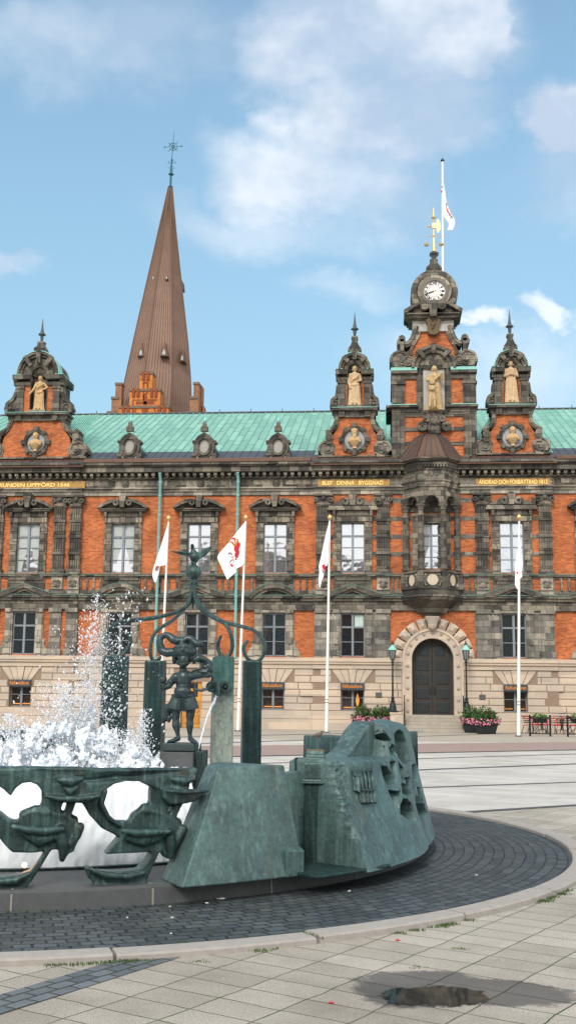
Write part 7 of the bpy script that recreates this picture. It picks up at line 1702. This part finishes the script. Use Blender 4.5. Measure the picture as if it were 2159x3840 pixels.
# grass tufts along the kerb
m = M(); rnd = random.Random(5)
def tuft(x, y, z, n, h):
    for _ in range(n):
        px, py = x+rnd.gauss(0, .03), y+rnd.gauss(0, .02); a = rnd.uniform(0, 2*pi); l = h*rnd.uniform(.3, 1.); w = .003; dx, dy = cos(a)*l*.5, sin(a)*l*.5; tx, ty = -sin(a)*w, cos(a)*w
        m.add([(px-tx, py-ty, z), (px+tx, py+ty, z), (px+dx*.5+tx, py+dy*.5+ty, z+l*.7), (px+dx, py+dy, z+l)], [(0,1,2,3)])
for k in range(420):
    t = radians(rnd.uniform(-125, 12)); w_ = noise.noise(Vector((t*7, 3, 1)))
    if w_ < .02: continue
    r_ = RK+.215+abs(rnd.gauss(0, .015)); tuft(CX+r_*cos(t), CY+r_*sin(t), 0, int(14+60*w_), .02)
for k in range(28):
    t = 2*pi*k/28+.168; 
    if radians(220) < t % (2*pi) < radians(350) and k % 2: 
        for r_ in (RK+.03, RK+.1, RK+.17): tuft(CX+r_*cos(t), CY+r_*sin(t), .03, 16, .03)
for k in range(120): t = radians(rnd.uniform(-120, -70)); tuft(CX+4.42*cos(t), CY+4.42*sin(t), 0, 10, .02)
for px, py in ((505, 2419), (1045, 2435), (1155, 2388)):
    g_ = gnd(px, py)
    for k in range(4): tuft(g_.x+rnd.gauss(0, .03), g_.y+rnd.gauss(0, .01), 0, 9, .012)
tag(m.build('grass_tufts', simple('moss_green', (.06, .11, .025), .8, 0, .4, 30), None), 'small tufts of grass and moss growing in the joints along the kerb', 'grass', None, 'stuff')
# litter
lt = simple('white_litter', (.75, .72, .68), .6); g_ = gnd(*y6(298, 956)); m = M(); m.tube([(g_.x+.032*cos(t*pi/10), g_.y+.024*sin(t*pi/10), .014) for t in range(21)], .005, 5, cap=False); tag(m.build('litter_ring', lt, None, smooth=True), 'white plastic ring lying on the dark cobbles', 'litter')
m = M()
for px, py in (y6(230, 975), y6(935, 915), y7(855, 274), y7(865, 330), y7(860, 411), y7(1040, 257), y8(945, 518), y8(305, 600), y8(697, 387), y7(640, 330)):
    g_ = gnd(px, py); m.prismz([(g_.x+.01*cos(a)*rnd.uniform(.6, 1.4), g_.y+.007*sin(a)) for a in (0, 1.2, 2.5, 3.8, 5)], .008, .013)
tag(m.build('paper_scraps', lt, None), 'tiny white scraps of paper scattered on the cobbles', 'litter', None, 'stuff')
for (x, y), lb in ((y8(215, 1160), 'red petal on the slabs left of the puddle'), (y8(550, 844), 'dark red petal on the slabs above the puddle')):
    g_ = gnd(x, y); m = M(); m.lathe((g_.x, g_.y, .002), [(.014, 0), (.018, .004), (.006, .008)], 7, .5); tag(m.build('petal', MFR_, None), lb, 'petal', 'fallen petals')
# ---- houses on the other side of the square (seen only as reflections)
hx = -84
hcol = [(.3, .2, .16), (.34, .3, .24), (.33, .22, .13), (.4, .36, .3), (.28, .12, .08), (.36, .32, .2), (.3, .27, .25)]
names = ['brown', 'tan', 'ochre', 'cream', 'red', 'yellow', 'grey']
for k in range(7):
    w = 19; h = (16.5, 18, 15.5, 18.5, 17, 15.8, 17.6)[k]; o = empty('townhouse', (hx+w/2, -46, 0), names[k]+' town house across the square, visible only in the window reflections', 'house')
    m = M(); m.box(hx, hx+w-.3, -56, -46, 0, h); m.build('wall', simple('house_wall', hcol[k], .9), o)
    m = M(); m.add([(hx-.3, -45.6, h), (hx+w, -45.6, h), (hx+w, -51, h+4), (hx-.3, -51, h+4), (hx-.3, -56.4, h), (hx+w, -56.4, h)], [(0,1,2,3), (3,2,5,4), (0,3,4), (1,5,2), (0,4,5,1)]); m.build('roof', simple('house_roof', (.10, .05, .04), .9), o)
    for r_ in range(3):
        for c_ in range(6): m = M(); m.box(hx+1.2+c_*3, hx+2.5+c_*3, -45.97, -45.9, 1.5+r_*3.6, 3.6+r_*3.6); m.build('window', MGLD, o)
    hx += w
# ---- parts made of far apart pieces become one object per piece
def split_part(o, tol):
    me = o.data; nv = len(me.vertices); par = list(range(nv))
    def fd(a):
        while par[a] != a: par[a] = par[par[a]]; a = par[a]
        return a
    for e in me.edges:
        a, b = fd(e.vertices[0]), fd(e.vertices[1])
        if a != b: par[a] = b
    bb = {}
    for v in me.vertices:
        k = fd(v.index); c = v.co
        if k not in bb: bb[k] = [c.x, c.x, c.z, c.z]
        else: q = bb[k]; q[0] = min(q[0], c.x); q[1] = max(q[1], c.x); q[2] = min(q[2], c.z); q[3] = max(q[3], c.z)
    ks = sorted(bb, key=lambda k: bb[k][0]); cl_ = []
    for k in ks:
        q = bb[k]; hit_ = [c for c in cl_ if q[0] <= c[0][1]+tol and q[1] >= c[0][0]-tol and q[2] <= c[0][3]+tol and q[3] >= c[0][2]-tol]
        n_ = [list(q), [k]]
        for c in hit_: cl_.remove(c); n_[0] = [min(n_[0][0], c[0][0]), max(n_[0][1], c[0][1]), min(n_[0][2], c[0][2]), max(n_[0][3], c[0][3])]; n_[1] += c[1]
        cl_.append(n_)
    if len(cl_) < 2: return
    own = {k: i for i, c in enumerate(cl_) for k in c[1]}
    for i in range(len(cl_)):
        bm = bmesh.new(); bm.from_mesh(me); bm.verts.ensure_lookup_table()
        bmesh.ops.delete(bm, geom=[v for v in bm.verts if own[fd(v.index)] != i], context='VERTS')
        nm = me.copy(); bm.to_mesh(nm); bm.free(); p = o.copy(); p.data = nm; COL.objects.link(p); p.name = o.name.split('.')[0]
    bpy.data.objects.remove(o)
for nm, tol in (('projecting_brickwork', .3), ('stone_band', .1), ('rusticated_basement', .12), ('plinth_cornice', .05), ('gutter', .2), ('cornice_sheeting', .2), ('string_course', .2), ('ashlar_field', .1), ('parapet_bars', .25), ('frieze_panel', .05), ('stair_block', .1), ('architrave', .1), ('voussoir', .005), ('griffin_red', .01), ('griffin_grey', .01), ('griffin_gold', .01),
                ('niche_flashing', .05), ('gable_pier', .1), ('gable_flashing', .1), ('parapet_oval', .02), ('parapet_pier', .05), ('parapet_carving', .25), ('clamp', .05), ('portal_stud', .02), ('dormer_frame', .1), ('basement_wall', .05), ('brick_wall', .3), ('string_flashing', .1), ('gable_volute', .2), ('parapet_course', .1), ('ground_floor_frieze', .1), ('cornice', .1)):
    for o in [o for o in bpy.data.objects if o.type == 'MESH' and o.parent is not None and o.name.split('.')[0] == nm]: split_part(o, tol)
# ================================================================ SKY, SUN, CAMERA
w = bpy.data.worlds.new('World'); SC.world = w; w.use_nodes = True; t = w.node_tree; N2 = t.nodes; bg = N2['Background']
SUN_EL, SUN_AZ = radians(36), radians(192)                       # azimuth measured clockwise from +Y
sky = N2.new('ShaderNodeTexSky'); sky.sky_type = 'NISHITA'; sky.sun_disc = False; sky.sun_elevation = SUN_EL; sky.sun_rotation = SUN_AZ; sky.air_density = 1.2; sky.dust_density = .8; sky.ozone_density = 1.5
tc_ = N2.new('ShaderNodeTexCoord'); sp = N2.new('ShaderNodeSeparateXYZ'); t.links.new(tc_.outputs['Generated'], sp.inputs[0])
def mt(op, a, b=None, c=None, cl=False):
    d = N2.new('ShaderNodeMath'); d.operation = op; d.use_clamp = cl
    for i, x in enumerate((a, b, c)):
        if x is None: continue
        if isinstance(x, (int, float)): d.inputs[i].default_value = x
        else: t.links.new(x, d.inputs[i])
    return d.outputs[0]
yy = mt('MAXIMUM', sp.outputs[1], .05); ua_ = mt('DIVIDE', sp.outputs[0], yy); va_ = mt('DIVIDE', sp.outputs[2], yy)
def nz(scale, det, ro, dist=0, off=0):
    d = N2.new('ShaderNodeTexNoise'); d.inputs['Scale'].default_value = scale; d.inputs['Detail'].default_value = det; d.inputs['Roughness'].default_value = ro; d.inputs['Distortion'].default_value = dist
    mp = N2.new('ShaderNodeMapping'); mp.inputs['Scale'].default_value = (1, 1, 1.5); mp.inputs['Location'].default_value = (off, off*.7, 0); t.links.new(tc_.outputs['Generated'], mp.inputs[0]); t.links.new(mp.outputs[0], d.inputs['Vector']); return d.outputs['Fac']
wx = mt('MULTIPLY', mt('SUBTRACT', nz(7, 5, .6), .5), .18); wz = mt('MULTIPLY', mt('SUBTRACT', nz(7, 5, .6, 0, 5.), .5), .18)
U_ = mt('ADD', ua_, wx); V2 = mt('ADD', va_, wz)
def cl(px, py, rx, ry, soft=.5, gain=1., rot=0.):
    v = ray(px, py); a, b = v.x/v.y, v.z/v.y; k = 1/FPX*1.03; dx = mt('SUBTRACT', U_, a); dy = mt('SUBTRACT', V2, b)
    c, s = cos(rot), sin(rot); X_ = mt('ADD', mt('MULTIPLY', dx, c), mt('MULTIPLY', dy, s)); Y_ = mt('SUBTRACT', mt('MULTIPLY', dy, c), mt('MULTIPLY', dx, s))
    r2 = mt('SQRT', mt('ADD', mt('POWER', mt('DIVIDE', X_, rx*k), 2), mt('POWER', mt('DIVIDE', Y_, ry*k), 2)))
    m = N2.new('ShaderNodeMapRange'); m.interpolation_type = 'SMOOTHSTEP'; t.links.new(r2, m.inputs[0]); m.inputs[1].default_value = 1+soft*.5; m.inputs[2].default_value = 1-soft; m.inputs[3].default_value = 0; m.inputs[4].default_value = gain; return m.outputs[0]
cs = None
for a in ((960, 80, 360, 230, .4, .95, 0), (970, 270, 300, 190, .45, .95, .2), (820, 450, 330, 150, .6, .85, -.35), (700, 570, 300, 90, .9, .45, -.2), (1160, 70, 130, 150, .35, 1.15, 0), (250, 120, 470, 140, .9, .5, 0), (1450, 300, 170, 130, .4, 1.5, -.3), (1500, 430, 190, 150, .8, .75, 0), (1380, 815, 100, 42, .5, .95, -.5), (1210, 808, 60, 32, .6, .8, -.4), (40, 640, 110, 38, .7, .65, 0), (1300, 950, 340, 110, .9, .4, 0), (930, 760, 160, 50, .9, .25, 0)):
    c = cl(*a); cs = c if cs is None else mt('MAXIMUM', cs, c)
br = nz(4, 7, .62, .3, 2.); gen = N2.new('ShaderNodeMapRange'); gen.interpolation_type = 'SMOOTHSTEP'; t.links.new(br, gen.inputs[0]); gen.inputs[1].default_value = .30; gen.inputs[2].default_value = .62
cs = mt('MULTIPLY', cs, mt('ADD', mt('MULTIPLY', gen.outputs[0], .55), .5), cl=True)
# broken cloud over the rest of the sky (behind and above the camera)
bk = nz(2.2, 7, .6, .4, 9.); b2 = N2.new('ShaderNodeMapRange'); b2.interpolation_type = 'SMOOTHSTEP'; t.links.new(bk, b2.inputs[0]); b2.inputs[1].default_value = .30; b2.inputs[2].default_value = .48
back = N2.new('ShaderNodeMapRange'); back.interpolation_type = 'SMOOTHSTEP'; t.links.new(sp.outputs[1], back.inputs[0]); back.inputs[1].default_value = .55; back.inputs[2].default_value = .1
cs = mt('MAXIMUM', cs, mt('MULTIPLY', mt('MULTIPLY', b2.outputs[0], back.outputs[0]), .9), cl=True)
hz = N2.new('ShaderNodeMapRange'); hz.interpolation_type = 'SMOOTHSTEP'; t.links.new(sp.outputs[2], hz.inputs[0]); hz.inputs[1].default_value = .95; hz.inputs[2].default_value = .0; hz.inputs[3].default_value = 0.; hz.inputs[4].default_value = .78
def mixc(f, a, b):
    d = N2.new('ShaderNodeMix'); d.data_type = 'RGBA'
    for i, x in ((0, f), (6, a), (7, b)):
        if isinstance(x, (int, float)): d.inputs[i].default_value = x
        elif isinstance(x, tuple): d.inputs[i].default_value = (*x, 1)
        else: t.links.new(x, d.inputs[i])
    return d.outputs[2]
sh = nz(3.2, 5, .6, 0, 4.); shr = N2.new('ShaderNodeMapRange'); t.links.new(sh, shr.inputs[0]); shr.inputs[1].default_value = .42; shr.inputs[2].default_value = .6
base = mixc(hz.outputs[0], sky.outputs[0], (1.9, 3.02, 4.0))
cc = mixc(shr.outputs[0], (2.7, 3.3, 4.15), (5.4, 5.55, 5.75)); cc = mixc(back.outputs[0], cc, (8.5, 8.4, 8.2)); tn = N2.new('ShaderNodeMix'); tn.data_type = 'RGBA'; tn.blend_type = 'MULTIPLY'; tn.inputs[0].default_value = 1.; t.links.new(base, tn.inputs[6]); tn.inputs[7].default_value = (.95, 1.02, .98, 1); base = tn.outputs[2]; out = mixc(cs, base, cc)
t.links.new(out, bg.inputs[0]); bg.inputs[1].default_value = .14
sl = bpy.data.lights.new('sun', 'SUN'); sl.energy = 1.5; sl.angle = radians(16); sl.color = (1, .93, .84); so_ = bpy.data.objects.new('sun', sl); COL.objects.link(so_)
dirv = Vector((sin(SUN_AZ)*cos(SUN_EL), cos(SUN_AZ)*cos(SUN_EL), sin(SUN_EL))); so_.rotation_euler = dirv.to_track_quat('Z', 'Y').to_euler()
cam = bpy.data.cameras.new('camera'); co_ = bpy.data.objects.new('camera', cam); COL.objects.link(co_)
cam.sensor_fit = 'VERTICAL'; cam.sensor_height = 36; cam.lens = FPX/2576*36; cam.clip_end = 2000; cam.clip_start = .1
mw = Matrix((( AR.x, AU.x, -AF.x, 0), (AR.y, AU.y, -AF.y, 0), (AR.z, AU.z, -AF.z, CH), (0, 0, 0, 1))); co_.matrix_world = mw
SC.camera = co_; SC.render.resolution_x = 575; SC.render.resolution_y = 1024
SC.view_settings.view_transform = 'Standard'; SC.view_settings.look = 'None'; SC.view_settings.exposure = .55; SC.view_settings.gamma = 1
SC.render.engine = 'CYCLES'
